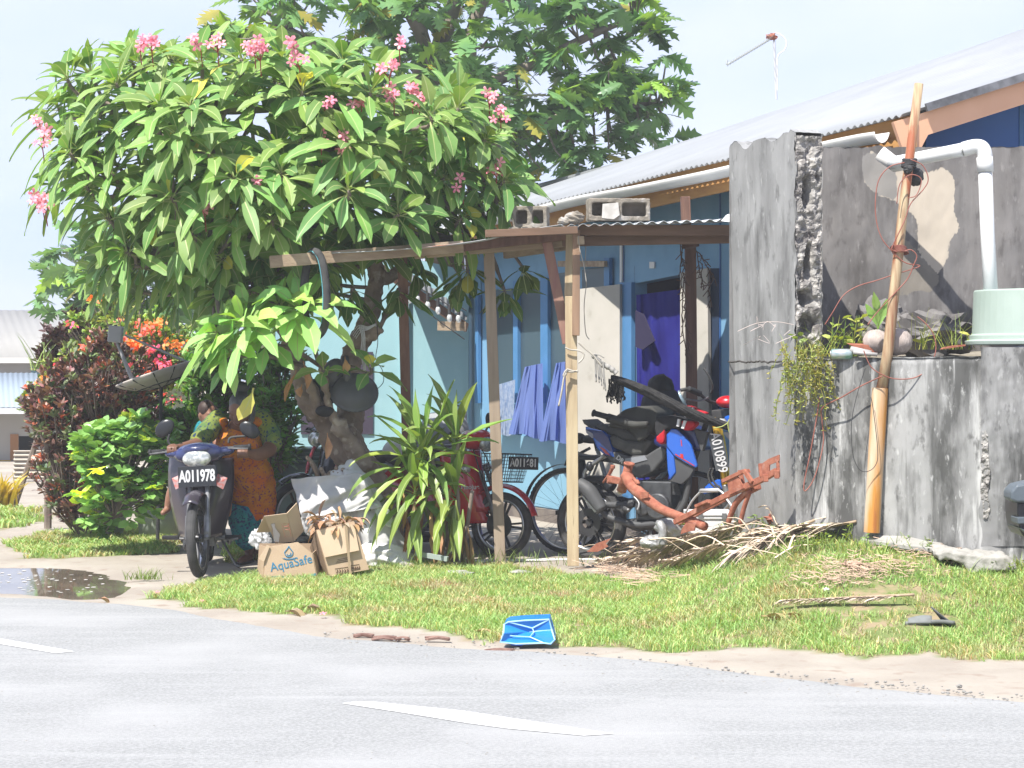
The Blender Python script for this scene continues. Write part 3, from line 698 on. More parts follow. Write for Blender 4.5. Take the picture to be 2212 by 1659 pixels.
# PVC pipe
pvc = mat('white_plastic_pipe', (.62, .63, .62), (.56, .57, .56), 3, .35)
pv = thing('drain_pipe', 'white plastic drain pipe bent down into the pale green tank', 'pipe', at(2140, 640, 13.3))
pc = [at(1925, 353, 13.7), at(1990, 341, 13.5), at(2080, 323, 13.32), at(2104, 317, 13.3), at(2120, 319, 13.28), at(2127, 332, 13.27), at(2128, 352, 13.27), at(2133, 500, 13.2), at(2141, 650, 13.1)]
mb = MB(); mb.tube(catm(pc[:2]+pc[2:3], 3), .044, 20, cap=True); mb.build('run', pvc, pv, smooth=True)
mb = MB(); mb.tube(catm([at(2080, 323, 13.32)]+pc[3:6]+[at(2128, 352, 13.27)], 6), .048, 20); mb.build('elbow', pvc, pv, smooth=True)
mb = MB(); mb.tube([at(2127, 340, 13.27), at(2129, 372, 13.26)], .052, 20); mb.build('collar', pvc, pv, smooth=True)
mb = MB(); mb.tube([at(2128, 360, 13.27), pc[-2], pc[-1]], .045, 20); mb.build('downpipe', pvc, pv, smooth=True)
mb = MB(); mb.tube([at(1900, 330, 13.72), at(1935, 356, 13.7), at(1970, 348, 13.6)], .05, 14); mb.build('gutter_joint', gut_m, pv, smooth=True)
# tank
tkm = mat('pale_green_tank_plastic', (.34, .41, .36), (.29, .36, .31), 3, .6)
tc0 = at(2245, 745, 12.95)
mb = MB(); mb.lathe([(.0, 0), (.45, 0), (.455, .025), (.425, .03), (.425, .06), (.41, .065), (.40, .33), (.395, .34), (.37, .335), (.0, .33)], 48, Matrix.Translation(tc0+Vector((0, 0, 0))), )
tag(mb.build('water_tank', tkm, smooth=False, bevel=.004), 'pale green plastic tank standing on the low wall at the right edge', 'tank')
# leaning pipe
pole_m = mat('rust_streaked_pole', (.42, .33, .20), (.22, .10, .05), 5, .7, stretch=(6, 6, .55), c3=(.25, .075, .03), s3=2.5, lo3=.56, hi3=.64, bump=.001)
pipe_m = mat('orange_rusted_pipe', (.56, .52, .42), (.50, .22, .04), 2.2, .6, stretch=(2.6, 2.6, .35), lo=.38, hi=.56, c3=(.32, .10, .03), s3=3, lo3=.6, hi3=.68)
pl = thing('leaning_pole', 'leaning rusty pipe rising from an orange rusted sleeve by the low wall', 'pole', at(1884, 1150, 12.85))
mb = MB(); a_ = at(1883, 1150, 12.86); b_ = at(1901, 838, 12.86)
mb.tube([a_, b_], .05, 20, cap=False); mb.tube([b_, a_], .043, 20, cap=True)
mb.build('sleeve', pipe_m, pl, smooth=True)
mb = MB(); mb.tube([at(1903, 850, 12.86), at(1918, 760, 12.86), at(1950, 460, 12.9), at(1985, 181, 12.95)], [.034, .034, .031, .028], 16); mb.build('upper_pipe', pole_m, pl, smooth=True)
tp = thing('tape_binding', 'black tape wound round the pole where it meets the white pipe', 'tape', at(1964, 360, 12.85))
mb = MB()
c0 = at(1965, 345, 12.93); c1 = at(1962, 364, 12.93)
for k in range(5): mb.tube([c0.lerp(c1, k/5)+Vector((math.cos(a)*.04, math.sin(a)*.04, .006*math.sin(a+k))) for a in [i*.4 for i in range(16)]], .009, 6)
mb.ball(at(1962, 366, 12.88), (.03, .03, .025), amp=.5, fr=9)
mb.build('tape', black_mt, tp)
mb = MB(); mb.ball(at(1978, 382, 12.98), (.05, .04, .055), 16, 12, amp=.3, fr=4); mb.build('rubber_piece', black_mt, tp, smooth=True)
cu_m = mat('copper_red_wire', (.22, .07, .05), (.30, .12, .09), 9, .6)
def wire(name, pts, Y, r, label, m=cu_m, g=None, z=r1z):
    mb = MB(); P = []
    for i, p in enumerate(pts):
        yy = Y[i] if hasattr(Y, '__len__') else Y
        P.append(at(*z(*p), yy))
    mb.tube(catm(P, 8), r, 6); return tag(mb.build(name, m, smooth=True), label, 'wire', g)
wire('looped_wire', [(1360,580),(1260,610),(1190,700),(1170,850),(1180,980),(1215,1080),(1270,1150),(1330,1210),(1380,1240),(1460,1255),(1400,1280),(1300,1310),(1180,1350),(1050,1390),(960,1450),(890,1560),(840,1640)], [12.85]*11+[12.9]*6, .0035, 'thin reddish wire in a wide loop left of the leaning pole')
wire('tangled_wire', [(1400,560),(1480,600),(1515,690),(1480,760),(1400,850),(1360,960),(1290,1110),(1280,1150),(1340,1165),(1400,1150),(1440,1190),(1420,1250),(1380,1340),(1300,1430),(1180,1560),(1120,1640)], 12.84, .0035, 'thin reddish wire crossing the pole and knotted around it')
wire('hanging_wire', [(1310,850),(1330,720),(1400,660),(1470,690),(1440,790),(1390,810)], 12.83, .003, 'short dark wire coiled high on the leaning pole')
wire('trailing_wire', [(1250,60),(1290,90),(1340,150),(1365,230),(1355,310),(1310,390),(1230,440),(1120,447),(1040,425),(960,370),(915,270)], 12.75, .0035, 'brown wire loop hanging across the lower wall right of the pole', z=zr)
wire('drooping_wire', [(1030,430),(900,490),(780,560),(660,625),(655,700),(665,830),(640,960),(600,1080),(550,1145),(545,1090),(580,920),(620,700),(640,560)], [12.78, 12.85, 12.9, 12.98]+[13.0]*9, .004, 'brown wire drooping down the grey wall left of the sleeve', z=zr)
wire('fine_loop_wire', [(925,380),(870,560),(840,720),(845,900),(880,1000),(930,1025),(985,990),(1003,900),(975,640),(960,560)], 12.78, .0022, 'hair thin dark wire loop over the orange sleeve', black_mt, z=zr)
for q_, (cx, cy) in enumerate([(1325, 1140)]):
    mb = MB()
    for k in range(6): mb.tube([at(*r1z(1320+52*math.cos(a)+k*3, 1135+14*math.sin(a)+k*7), 12.9+.07*math.sin(a)) for a in [i*.35 for i in range(19)]], .0035, 5)
    tag(mb.build('wire_knot', cu_m), 'knot of rusty wire wound around the middle of the pole', 'wire')
# white flaking spot strip on the pier wall
# ---------------------------------------------------------------- timber shelter
sh = thing('timber_shelter', 'rough timber lean-to shelter with a corrugated sheet roof over the motorbikes', 'shelter', (.3, 15.5, 0))
def post(name, pts, w, m, Y, h=None, Yt=None):
    mb = MB(); a_ = at(*pts[0], Y); b_ = at(*pts[1], Yt or Y); mb.beam(a_, b_, w, h or w, up=(0, 1, 0)); return mb.build(name, m, sh, bevel=.003)
P3b = G(1237, 1216)
post('post', [(1238, 1222), (1233, 640)], .085, wood_pale, 15.35, .06)
post('post', [(1228, 655), (1232, 492)], .062, wood_pale, 15.40, .05)
post('post_splice', [(1244, 725), (1245, 497)], .055, wood_dark if False else mat('brown_splice_timber', (.30, .19, .12), (.22, .14, .09), 3, .8, stretch=(6, 6, .6)), 15.30, .05)
post('post', [(1081, 1222), (1056, 545)], .082, mat('grey_brown_timber', (.34, .27, .20), (.25, .19, .14), 3, .85, stretch=(6, 6, .6), bump=.002), 15.75, .06)
post('post', [(884, 1180), (869, 540)], .075, mat('brown_post_timber', (.18, .09, .06), (.24, .14, .10), 3, .85, stretch=(6, 6, .6), bump=.002), 16.9, .06, 16.0)
post('post', [(1497, 1180), (1491, 520)], .085, wood_dark, 16.3, .08)
post('post_cap', [(1492, 535), (1490, 522)], .13, wood_dark, 16.2, .1)
post('brace', [(1226, 742), (1180, 515)], .075, mat('purplish_brace_timber', (.22, .10, .09), (.30, .18, .13), 4, .8, stretch=(4, 4, .7)), 15.46, .04)
post('post', [(1483, 520), (1480, 425)], .075, wood_dark, 16.5)
def bm(name, a, b, Ya, Yb, w, h, m):
    mb = MB(); mb.beam(at(*a, Ya), at(*b, Yb), w, h); return mb.build(name, m, sh, bevel=.003)
bm('beam', (583, 566), (1000, 533), 15.05, 15.35, .05, .088, wood_h)
bm('beam', (1000, 533), (1228, 508), 15.36, 15.42, .05, .07, wood_dark)
brb = mat('brown_beam_timber', (.19, .115, .075), (.13, .08, .05), 3, .85, stretch=(.7, 6, 6), bump=.002)
bm('beam', (895, 549), (1215, 523), 15.52, 15.52, .06, .075, wood_h)
bm('beam', (1090, 549), (1240, 528), 15.9, 15.6, .05, .07, wood_h)
bm('beam', (1250, 497), (1588, 498), 15.32, 15.2, .05, .078, brb)
bm('beam', (1215, 522), (1590, 515), 15.45, 15.3, .05, .07, brb)
bm('beam', (1048, 505), (1248, 497), 15.15, 15.15, .05, .055, brb)
bm('beam_stub', (1246, 520), (1262, 519), 15.3, 15.3, .06, .06, wood_h)
bm('purlin', (860, 530), (1570, 505), 16.7, 16.4, .06, .06, brb)
shr = mat('shelter_roof_sheet', (.44, .46, .47), (.34, .36, .38), 3, .45, .1, c3=(.42, .13, .06), s3=1.6, lo3=.60, hi3=.66)
def wavy(name, a, b, Ya, Yb, depth, rise, nw_, amp, m):
    a = at(*a, Ya); b = at(*b, Yb); mb = MB(); n = nw_*8; vs = []
    d = (b-a).normalized(); bk = Vector((0, 1, 0))
    for i in range(n+1):
        p = a.lerp(b, i/n); z = amp*math.cos(2*math.pi*i/8)
        for k in (0, .5, 1): vs.append(p+bk*depth*k+Vector((.05*k, 0, z+rise*k)))
    mb.add(vs, [(i*3+j, i*3+j+1, (i+1)*3+j+1, (i+1)*3+j) for i in range(n) for j in range(2)])
    return mb.build(name, m, sh, smooth=True, solid=.003)
wavy('roof_sheet', (1210, 488), (1584, 475), 15.2, 15.05, 1.7, .10, 15, .010, shr)
mb = MB()
pts_top = [(716, 549), (800, 545), (900, 538), (1000, 527), (1060, 517), (1100, 506), (1150, 497), (1215, 487)]
Q = catm([at(u, v, 15.1+.1*i/7) for i, (u, v) in enumerate(pts_top)], 5)
vs = []
for i, p in enumerate(Q):
    for k in (0, .25, .5, .75, 1): vs.append(p+Vector((.02*k, 1.5*k, .085*k+.008*math.cos(k*40))))
mb.add(vs, [(i*5+j, i*5+j+1, (i+1)*5+j+1, (i+1)*5+j) for i in range(len(Q)-1) for j in range(4)]); mb.build('roof_sheet', shr, sh, smooth=True, solid=.004)
mb = MB(); mb.slab([at(*z6(1965, 330), 15.0), at(*z6(2038, 340), 15.0), at(*z6(2030, 278), 15.05), at(*z6(2000, 290), 15.1)], (0, .01, 0)); mb.build('bent_flap', white_paint, sh)
# ropes
rope = mat('pale_rope', (.45, .42, .36), (.36, .33, .28), 20, .9)
def ropeobj(lst, label, r=.006, m=rope, cat='rope', name='rope'):
    mb = MB()
    for pts, Y in lst: mb.tube(catm([at(*p, Y) for p in pts], 5), r, 6)
    return tag(mb.build(name, m, smooth=True), label, cat)
ropeobj([([z6(912,1185), z6(950,1200), z6(1000,1205), z6(1035,1225), z6(1030,1260), z6(1000,1290)], 15.29), ([z6(1000,1150), z6(1050,1195), z6(1100,1235), z6(1130,1275), z6(1160,1310)], 15.3)], 'pale cord tied round the front post and stretched to the dark net pole')
ropeobj([([z6(925,1345), z6(960,1350), z6(1000,1340)], 15.28), ([z6(925,1330), z6(960,1342), z6(1000,1348)], 15.28), ([z6(925,1345), z6(905,1385), z6(895,1440), z6(885,1500), z6(868,1580)], 15.27), ([z6(925,1335), z6(915,1370), z6(900,1375), z6(912,1345), z6(925,1335)], 15.27)], 'cream rope knotted low on the front post with its end hanging', .007)
ropeobj([([z6(1000,430), z6(1010,520), z6(1040,640), z6(1055,745)], 15.27)], 'thin grey string hanging beside the front post from the beam', .003, name='string')
ropeobj([([z6(1052,420), z6(1050,560), z6(1042,650), z6(1055,750), z6(1040,900), z6(1050,1080), z6(1075,1130)], 15.5)], 'longer thin string dangling down the face of the white door', .003, name='string')
ropeobj([([z6(1100,1230), z6(1140,1235), z6(1175,1255)], 15.4)]+[([z6(1110+k*9,1240+k*6), z6(1118+k*8+U(-5,5),1330+U(-10,20)), z6(1120+k*9+U(-8,8),1400+U(0,80))], 15.4) for k in range(8)], 'frayed grey rag of threads hanging from the cord by the door', .004, mat('grey_thread', (.3, .29, .27), rough=.9), 'rag', 'frayed_rag')
mb = MB(); mb.tube(catm([at(*z6(x, y), 15.42) for x, y in [(1100,1230),(1150,1290),(1210,1320),(1260,1360)]], 6), [.012+.012*abs(math.sin(i)) for i in range(19)], 6)
tag(mb.build('twisted_cloth', mat('grey_cloth', (.33, .32, .3), rough=.9), smooth=True), 'twisted grey cloth strip joining the cord to the net', 'cloth')
# dead fairy-light branches on the dark post
mb = MB(); random.seed(3)
def twigs(x0, y0, x1, y1, n):
    pts = []; 
    for i in range(n+1):
        f = i/n; pts.append(at(*z6(x0+(x1-x0)*f+U(-8, 8), y0+(y1-y0)*f), 15.9))
    mb.tube(pts, .004, 4)
    for i in range(1, n):
        p = pts[i]; mb.tube([p, p+Vector((U(-.05, .05), U(-.03, .03), U(-.08, .01)))], .0035, 4)
for q in ((1690,470,1705,1000,16), (1700,480,1745,1330,26), (1790,520,1890,640,8), (1800,540,1850,800,9), (1880,640,1890,920,9), (1705,1000,1735,1330,10), (1840,620,1835,760,5), (1890,650,1930,750,5)): twigs(*q)
tag(mb.build('dead_creeper', mat('dry_stem', (.1, .06, .045), rough=.9)), 'dry leafless creeper stems dangling around the dark post', 'creeper')
# blocks on the roof
blk = mat('old_cinder_block', (.24, .21, .17), (.17, .15, .12), 14, .95, bump=.006, bscale=50, c3=(.34, .32, .29), s3=5, lo3=.58, hi3=.66)
def cinder(label, o, rot, L=.36, flip=1, broken=False):
    r_ = thing('cinder_block', label, 'block', o, rot, 'concrete blocks weighing down the shelter roof')
    mb = MB(); H_, D_ = .165, .16; t_ = .028
    xs_ = [-L/2, -L/2+t_, -t_/2+.01, t_/2+.01, L/2-t_, L/2]
    def bxx(x0, x1, z0, z1): mb.box(((x0+x1)/2, 0, (z0+z1)/2), (x1-x0, D_, z1-z0))
    bxx(-L/2, L/2, 0, t_+.004); bxx(-L/2, L/2, H_-t_-.004, H_)
    bxx(-L/2, -L/2+t_, t_, H_-t_); bxx(-.02, .02, t_, H_-t_)
    if not broken: bxx(L/2-t_, L/2, t_, H_-t_)
    mb.box((0, D_*.32, H_/2), (L-.01, .03, H_-.02))
    o_ = mb.build('block_body', blk, r_, world=False, remesh=.008, smoothit=1)
    q = o_.modifiers.new('d', 'DISPLACE'); tx = bpy.data.textures.new('c', 'CLOUDS'); tx.noise_scale = .03; q.texture = tx; q.strength = .012; q.mid_level = .5
    return r_
cinder('grey hollow concrete block at the left end of the shelter roof', at(1147, 497, 15.6)+dz*.01, R(-8), .26)
c2 = cinder('longer concrete block with a whitened face at the middle of the shelter roof', at(1335, 478, 15.45)+dz*.0, R(6), .46)
mb = MB(); q = [at(*z6(x, y), 15.352) for x, y in [(1165,215),(1270,205),(1280,290),(1240,318),(1160,310)]]; mb.slab(q, (0, .03, 0)); mb.build('mortar_patch', mat('white_mortar', (.5, .48, .44), (.4, .38, .34), 20, .9), c2)
mb = MB(); mb.ball(at(1240, 470, 15.35), (.075, .06, .045), 16, 10, amp=.4, fr=3, seed=3); mb.ball(at(1218, 478, 15.33), (.05, .05, .03), 14, 8, amp=.4, fr=3, seed=5)
tag(mb.build('rubble_chunk', blk), 'small rough chunk of rubble beside the longer roof block', 'rubble')
mb = MB(); mb.ball(at(1110, 494, 15.35), (.04, .04, .014), 14, 8, amp=.4, fr=3); mb.ball(at(1140, 491, 15.4), (.05, .04, .016), 14, 8, amp=.4, fr=3, seed=5)
tag(mb.build('flat_stone', blk), 'flat pale stones lying in front of the left roof block', 'stone')
# bicycle tyre hung on the beam
tr_ = thing('bicycle_tyre', 'black tyre with a blue stripe hung over the grey beam end', 'tyre', at(690, 545, 15.4))
mb = MB(); pts = [zt(270,500), zt(272,400), zt(283,290), zt(305,180), zt(330,150), zt(355,150), zt(385,190), zt(405,270), zt(420,400), zt(420,520), zt(405, 640), zt(350, 700), zt(300, 640)]
YY = [15.22, 15.22, 15.22, 15.20, 15.12, 15.08, 15.06, 15.05, 15.05, 15.05, 15.08, 15.12, 15.2]
pp = catm([at(*p, y) for p, y in zip(pts, YY)], 5); mb.tube(pp, .03, 12, closed=True); mb.build('tread', rubber, tr_, smooth=True)
mb = MB(); mb.tube([p+Vector((-.026, -.014, .004)) for p in pp[18:50]], .004, 5); mb.build('stripe', mat('turquoise_stripe', (.1, .35, .4), rough=.6), tr_)
# ---------------------------------------------------------------- vegetation
random.seed(21)
def rnd_dir():
    z = U(-1, 1); a = U(0, 2*math.pi); r = math.sqrt(1-z*z); return Vector((r*math.cos(a), r*math.sin(a), z))
frl = mat('frangipani_leaf', (.20, .35, .10), (.155, .29, .08), 5, .5, trans=.28, attr=True, spec=.4)
frr = mat('frangipani_leaf_rib', (.38, .44, .18), rough=.5, trans=.2)
WP = [(0, .07), (.14, .07), (.24, .34), (.4, .78), (.55, 1.0), (.7, .98), (.84, .68), (.94, .32), (1, .02)]
def big_leaf(mb, o, d, L, W, droop, up=Vector((0, 0, 1)), fold=.22, prof=WP, rib=.055, roll=0, bright=1):
    d = d.normalized(); side = d.cross(up)
    if side.length < .05: side = Vector((1, 0, 0))
    side.normalize(); nrm = side.cross(d).normalized()
    if roll: q = Matrix.Rotation(roll, 3, d); side = q @ side; nrm = q @ nrm
    p = Vector(o); dirv = d.copy(); vs = []; last = 0; n = len(prof); k = U(.72, 1.22)*bright
    mb.col = (k*U(.85, 1.25), k, k*U(.7, 1.1)); sw = random.gauss(0, .045)
    if prof is WP and random.random() < .008: mb.col = (k*3.2, k*1.7, k*.9)
    for i, (t, w) in enumerate(prof):
        p = p+dirv*(t-last)*L; last = t
        nn = side.cross(dirv).normalized()
        hw = w*W/2*(1+.12*math.sin(i*2.3+k*40)); rw = max(.0025, rib*W*(1.15-t)); wav = .05*W*math.sin(t*9+k*20)
        vs += [p-side*hw+nn*(fold*hw+wav), p-side*rw, p+side*rw, p+side*hw+nn*(fold*hw-wav)]
        dz_ = -droop*(.09+.2*t); dirv = (dirv+Vector((0, 0, dz_))+side*sw).normalized()
    fs, ms = [], []
    k0 = len(mb.v)
    mb.v += [tuple(v) for v in vs]; mb.c += [mb.col]*len(vs)
    for i in range(n-1):
        for j in range(3): mb.f.append((k0+i*4+j, k0+i*4+j+1, k0+i*4+4+j+1, k0+i*4+4+j)); mb.m.append(1 if j == 1 or (i < 1 and prof is WP) else 0)
def whorl(mb, tip, ax, n=15, L=.30, W=.088, bright=1, droop=1):
    ax = ax.normalized(); s1 = ax.orthogonal().normalized(); s2 = ax.cross(s1); a0 = U(0, 6)
    for i in range(n):
        ring = i/n; a = a0+i*2.39996
        th = R(18+80*ring**.75+U(-9, 9)); d = ax*math.cos(th)+(s1*math.cos(a)+s2*math.sin(a))*math.sin(th)
        up = ax if abs(ax.dot(d.normalized())) < .95 else Vector((0, 0, 1))
        ll = L*(.5+.62*min(1, ring*1.5))*U(.72, 1.18)
        big_leaf(mb, tip+ax*(-.05*ring)+d*.01, d, ll, W*U(.85, 1.15), droop*U(.45, 1.25), up=up, bright=bright)
fr = thing('frangipani_tree', 'large frangipani tree with pink flowers spreading over the shelter beam', 'tree', G(800, 1190))
bark = mat('grey_brown_bark', (.34, .27, .21), (.22, .17, .13), 7, .95, bump=.012, bscale=18, c3=(.45, .38, .30), s3=12, lo3=.56, hi3=.66)
bark_d = mat('dark_branch_bark', (.14, .11, .09), (.24, .20, .16), 9, .9, bump=.004, bscale=30)
limbs = []
def limb(mb, pts, rr, n=12):
    Q = catm(pts, 6); m = len(Q); r = []
    for i in range(m):
        f = i/(m-1)*(len(rr)-1); k = min(int(f), len(rr)-2); r.append((rr[k]+(rr[k+1]-rr[k])*(f-k))*(1+.10*noise.noise(Q[i]*9)))
    Q = [p+Vector((noise.noise(p*7)*.015, noise.noise(p*7+Vector((5, 0, 0)))*.015, 0)) for p in Q]
    mb.tube(Q, r, n); return list(zip(Q, r))
TY = 16.3
def T(u, v, Y=TY): return at(u, v, Y)
mb = MB(); L_ = []
base = [T(828, 1200), T(810, 1080), T(770, 1000), T(722, 930)]
L_ += limb(mb, base, [.20, .15, .15, .14])
L_ += limb(mb, [T(740, 955), T(700, 905, 16.2), T(662, 850, 16.1), T(638, 780, 16.1), T(612, 720, 16.0)], [.11, .10, .09, .06, .035])
L_ += limb(mb, [T(745, 960), T(760, 880, 16.4), T(748, 830, 16.4), T(766, 760, 16.4), T(792, 705, 16.4), T(806, 640, 16.4), T(815, 590, 16.4), T(800, 545, 16.4)], [.12, .10, .085, .09, .085, .07, .07, .06])
L_ += limb(mb, [T(815, 600, 16.4), T(845, 600, 16.5), T(868, 570, 16.6), T(900, 540, 16.8)], [.06, .045, .035, .03])
L_ += limb(mb, [T(770, 735, 16.3), T(800, 722, 16.2), T(822, 706, 16.15)], [.07, .055, .05])
L_ += limb(mb, [T(690, 890, 16.05), T(672, 838, 15.95), T(655, 790, 15.9)], [.05, .035, .025])
L_ += limb(mb, [T(735, 940, 16.0), T(712, 880, 15.95), T(700, 820, 15.9), T(690, 790, 15.85)], [.05, .032, .028, .02])
L_ += limb(mb, [T(790, 1010, 16.1), T(752, 950, 16.05), T(735, 905, 16.0)], [.09, .06, .04])
for k in range(5): mb.ball(T(U(700, 800), U(920, 1080), 16.17), (U(.03, .06), .05, U(.03, .07)), 10, 8, amp=.5, fr=4, seed=k)
trunk = mb.build('trunk', bark, fr, remesh=.017, smoothit=1)
q = trunk.modifiers.new('d', 'DISPLACE'); tx = bpy.data.textures.new('b', 'CLOUDS'); tx.noise_scale = .05; q.texture = tx; q.strength = .05
# the limbs in the crown
mb = MB()
tops = [T(812, 560, 16.4), T(612, 720, 16.0), T(868, 575, 16.6)]
main = [([T(808, 560, 16.4), T(760, 500, 16.3), T(690, 430, 16.0), T(600, 370, 15.7), T(500, 330, 15.6)], [.055, .045, .04, .03, .02]),
        ([T(800, 545, 16.4), T(780, 450, 16.5), T(720, 330, 16.6), T(640, 230, 16.5), T(560, 170, 16.4)], [.055, .045, .038, .03, .02]),
        ([T(815, 560, 16.4), T(850, 450, 16.6), T(870, 330, 16.8), T(850, 230, 16.8)], [.055, .04, .03, .02]),
        ([T(868, 575, 16.6), T(930, 490, 16.5), T(990, 400, 16.4), T(1030, 330, 16.3)], [.035, .035, .028, .02]),
        ([T(815, 560, 16.4), T(900, 520, 16.2), T(990, 515, 16.0), T(1060, 490, 15.95)], [.04, .035, .028, .02]),
        ([T(690, 430, 16.0), T(560, 430, 15.7), T(420, 420, 15.6), T(290, 400, 15.6), T(200, 380, 15.7)], [.04, .035, .03, .025, .018]),
        ([T(720, 480, 16.2), T(560, 520, 16.0), T(400, 530, 15.9), T(300, 560, 15.8)], [.04, .03, .025, .02]),
        ([T(640, 230, 16.5), T(480, 240, 16.3), T(340, 220, 16.2), T(240, 230, 16.1)], [.03, .028, .022, .018]),
        ([T(600, 370, 15.7), T(450, 310, 15.4), T(320, 290, 15.3)], [.03, .022, .018]),
        ([T(780, 450, 16.5), T(740, 330, 15.7), T(720, 240, 15.4)], [.035, .028, .02]),
        ([T(612, 720, 16.0), T(560, 650, 16.0), T(470, 600, 15.8), T(380, 560, 15.7)], [.04, .032, .026, .02]),
        ([T(780, 450, 16.5), T(700, 400, 17.2), T(600, 330, 17.5), T(450, 330, 17.4)], [.035, .03, .025, .02])]
for p, r in main: L_ += limb(mb, p, r, 8)
pool = L_[-900:]
def inside_crown(u, v):
    poly = [(95,330),(75,260),(110,190),(170,130),(235,85),(330,60),(430,70),(520,55),(620,30),(730,25),(800,70),(880,150),(950,185),(1040,215),(1075,290),(1110,350),(1120,420),(1090,470),(1010,500),(900,520),(800,540),(720,560),(690,600),(600,610),(540,600),(470,610),(400,640),(330,650),(260,640),(215,610),(180,540),(120,480),(100,420)]
    return inpoly((u, v), poly)
tips = []
# hand placed front rosettes, then a filled shell
front = [(545,215),(700,175),(800,200),(470,300),(650,300),(240,375),(790,360),(555,430),(330,250),(200,255),(150,330),(300,135),(430,135),(880,240),(960,385),(1010,340),(1050,300),(870,350),(700,560),(270,545),(700,230),(360,365),(420,400),(900,440),(1080,430),(610,120),(520,120),(390,185),(250,180),(640,500),(480,560),(185,400),(760,470),(330,480),(850,500),(1000,470),(1120,390),(940,300),(740,130),(230,470),(410,505),(560,560)]
for u, v in front:
    u, v = min(max(u, 120), 1065 if v < 330 else 1090), max(v, 128)
    tips.append((T(u, v, (15.2 if v < 480 or u < 540 else 15.85)+U(-.15, .25)+.5*abs(u-600)/520*(v < 480 or u < 540)), 1))
for u, v in ((235,560),(300,575),(370,585),(440,575),(500,575),(560,570),(410,560)): tips.append((T(u, v, U(15.5, 15.9)), 1))
tries = 0
while len(tips) < 190 and tries < 20000:
    tries += 1; u, v = U(60, 1130), U(20, 655)
    if not inside_crown(u, v): continue
    if u < 215 and v > 430: continue
    ex = ((u-600)/560)**2+((v-330)/330)**2; dep = 1.5*math.sqrt(max(.03, 1-ex))
    Y = 16.3+(random.choice([-1, -1, 1, 0])*dep*U(.45, 1)); p = T(u, v, Y)
    if v < 125 or u < 115 or (u > 1060 and v < 330): continue
    if min((p-q[0]).length for q in tips) < .22: continue
    if u > 540 and v > 480 and p.y < 15.9: p = T(u, v, U(15.9, 16.8))
    tips.append((p, 0))
cc = T(620, 470, 16.3)
leafmb = MB()
for p, isf in tips:
    b = min(pool, key=lambda q: (q[0]-p).length+(.5 if q[0].z > p.z else 0)); bp = b[0]
    d = (p-cc).normalized(); ax = (d*.75+Vector((0, -.28, .75))).normalized()
    if (p.z < 2.55): ax = (d*.8+Vector((0, -.35, .45))).normalized()
    mid = bp.lerp(p, .55)-ax*.05+Vector((0, 0, -.04)); mid2 = p-ax*.10
    mb.tube(catm([bp, mid, mid2, p], 4), [min(.016, b[1])]*4+[.014]*8+[.011], 6)
    whorl(leafmb, p, ax, random.choice([12, 14, 16, 17]), L=U(.37, .50)*(1 if p.z > 2.6 else .8), W=U(.088, .115), droop=1.1 if p.z < 3.4 else .7)
# low hanging rosettes and young shoots round the trunk
for (u, v, Y, ax, n, L, b) in [(648,668,15.2,(-.1,-.5,.85),22,.48,2.0),(600,655,15.3,(-.3,-.4,.8),14,.42,1.8),(470,720,15.2,(-.7,-.4,.5),14,.42,1.9),(575,735,15.2,(-.3,-.6,.3),12,.36,1.8),(527,700,15.15,(-.55,-.5,.6),18,.46,2.0),(500,765,15.2,(-.7,-.5,.25),12,.36,1.8),(700,800,15.6,(.1,-.6,.4),5,.2,1.2),(802,795,15.7,(.35,-.5,.8),9,.30,1.3),(455,745,15.4,(-.7,-.3,.3),9,.28,1.1),
                            (1010,590,15.9,(.05,-.2,-.95),12,.30,.55),(1090,640,15.85,(.1,-.2,-.95),11,.30,.55),(990,620,16.2,(-.3,-.2,-.9),8,.28,.6),(860,640,16.0,(0,-.2,-.9),10,.30,.6),(900,590,16.5,(.2,0,-.8),9,.3,.6),(760,640,15.9,(-.1,-.2,-.8),12,.34,.6),(700,600,15.8,(-.2,-.3,-.5),12,.33,.65),(560,640,15.6,(-.2,-.3,-.6),12,.32,.8),(610,610,15.7,(0,-.3,-.7),12,.32,.75),(470,640,15.6,(-.2,-.4,-.3),12,.32,.85),(1130,590,15.9,(.2,-.2,-.9),8,.26,.5),(830,540,16.0,(.1,-.4,.4),12,.3,.8)]:
    p = T(u, v, Y); ax = Vector(ax).normalized(); nn = min(pool, key=lambda q: (q[0]-p).length)
    whorl(leafmb, p, ax, n, L=L, W=max(.088, L*.26), droop=.9, bright=b**.8)
    mb.tube(catm([nn[0], nn[0].lerp(p, .5)+Vector((0, 0, .03)), p-ax*.06, p], 4), [.018]*6+[.012]*7, 6)
# one yellow leaf hanging before the woman, and a few yellowed ones
mb.build('branches', bark_d, fr, smooth=True)
crown = leafmb.build('crown', [frl, frr], fr, smooth=True, col=True)
yl = mat('yellowed_leaf', (.42, .42, .08), (.50, .45, .10), 6, .5, trans=.3, attr=True)
yr = mat('yellow_rib', (.5, .48, .16), rough=.5, trans=.2)
m2_ = MB()
big_leaf(m2_, T(548, 838, 15.0), Vector((-.22, -.05, -1)), .26, .105, .1, up=Vector((0, -1, .1)), fold=.1)
m2_.build('yellow_leaf', [yl, yr], fr, smooth=True, col=True)
for u, v in [(455, 290), (415, 280), (430, 400), (505, 140), (700, 395)]:
    m2_ = MB(); big_leaf(m2_, T(u, v, 15.1), Vector((U(-1, 1), -.6, U(-.5, .3))), .2, .07, 1); m2_.build('yellow_leaf', [yl, yr], fr, smooth=True, col=True)
dryl = mat('dry_tan_leaf', (.50, .34, .20), (.38, .24, .14), 14, .85, trans=.15, attr=True)
m2_ = MB()
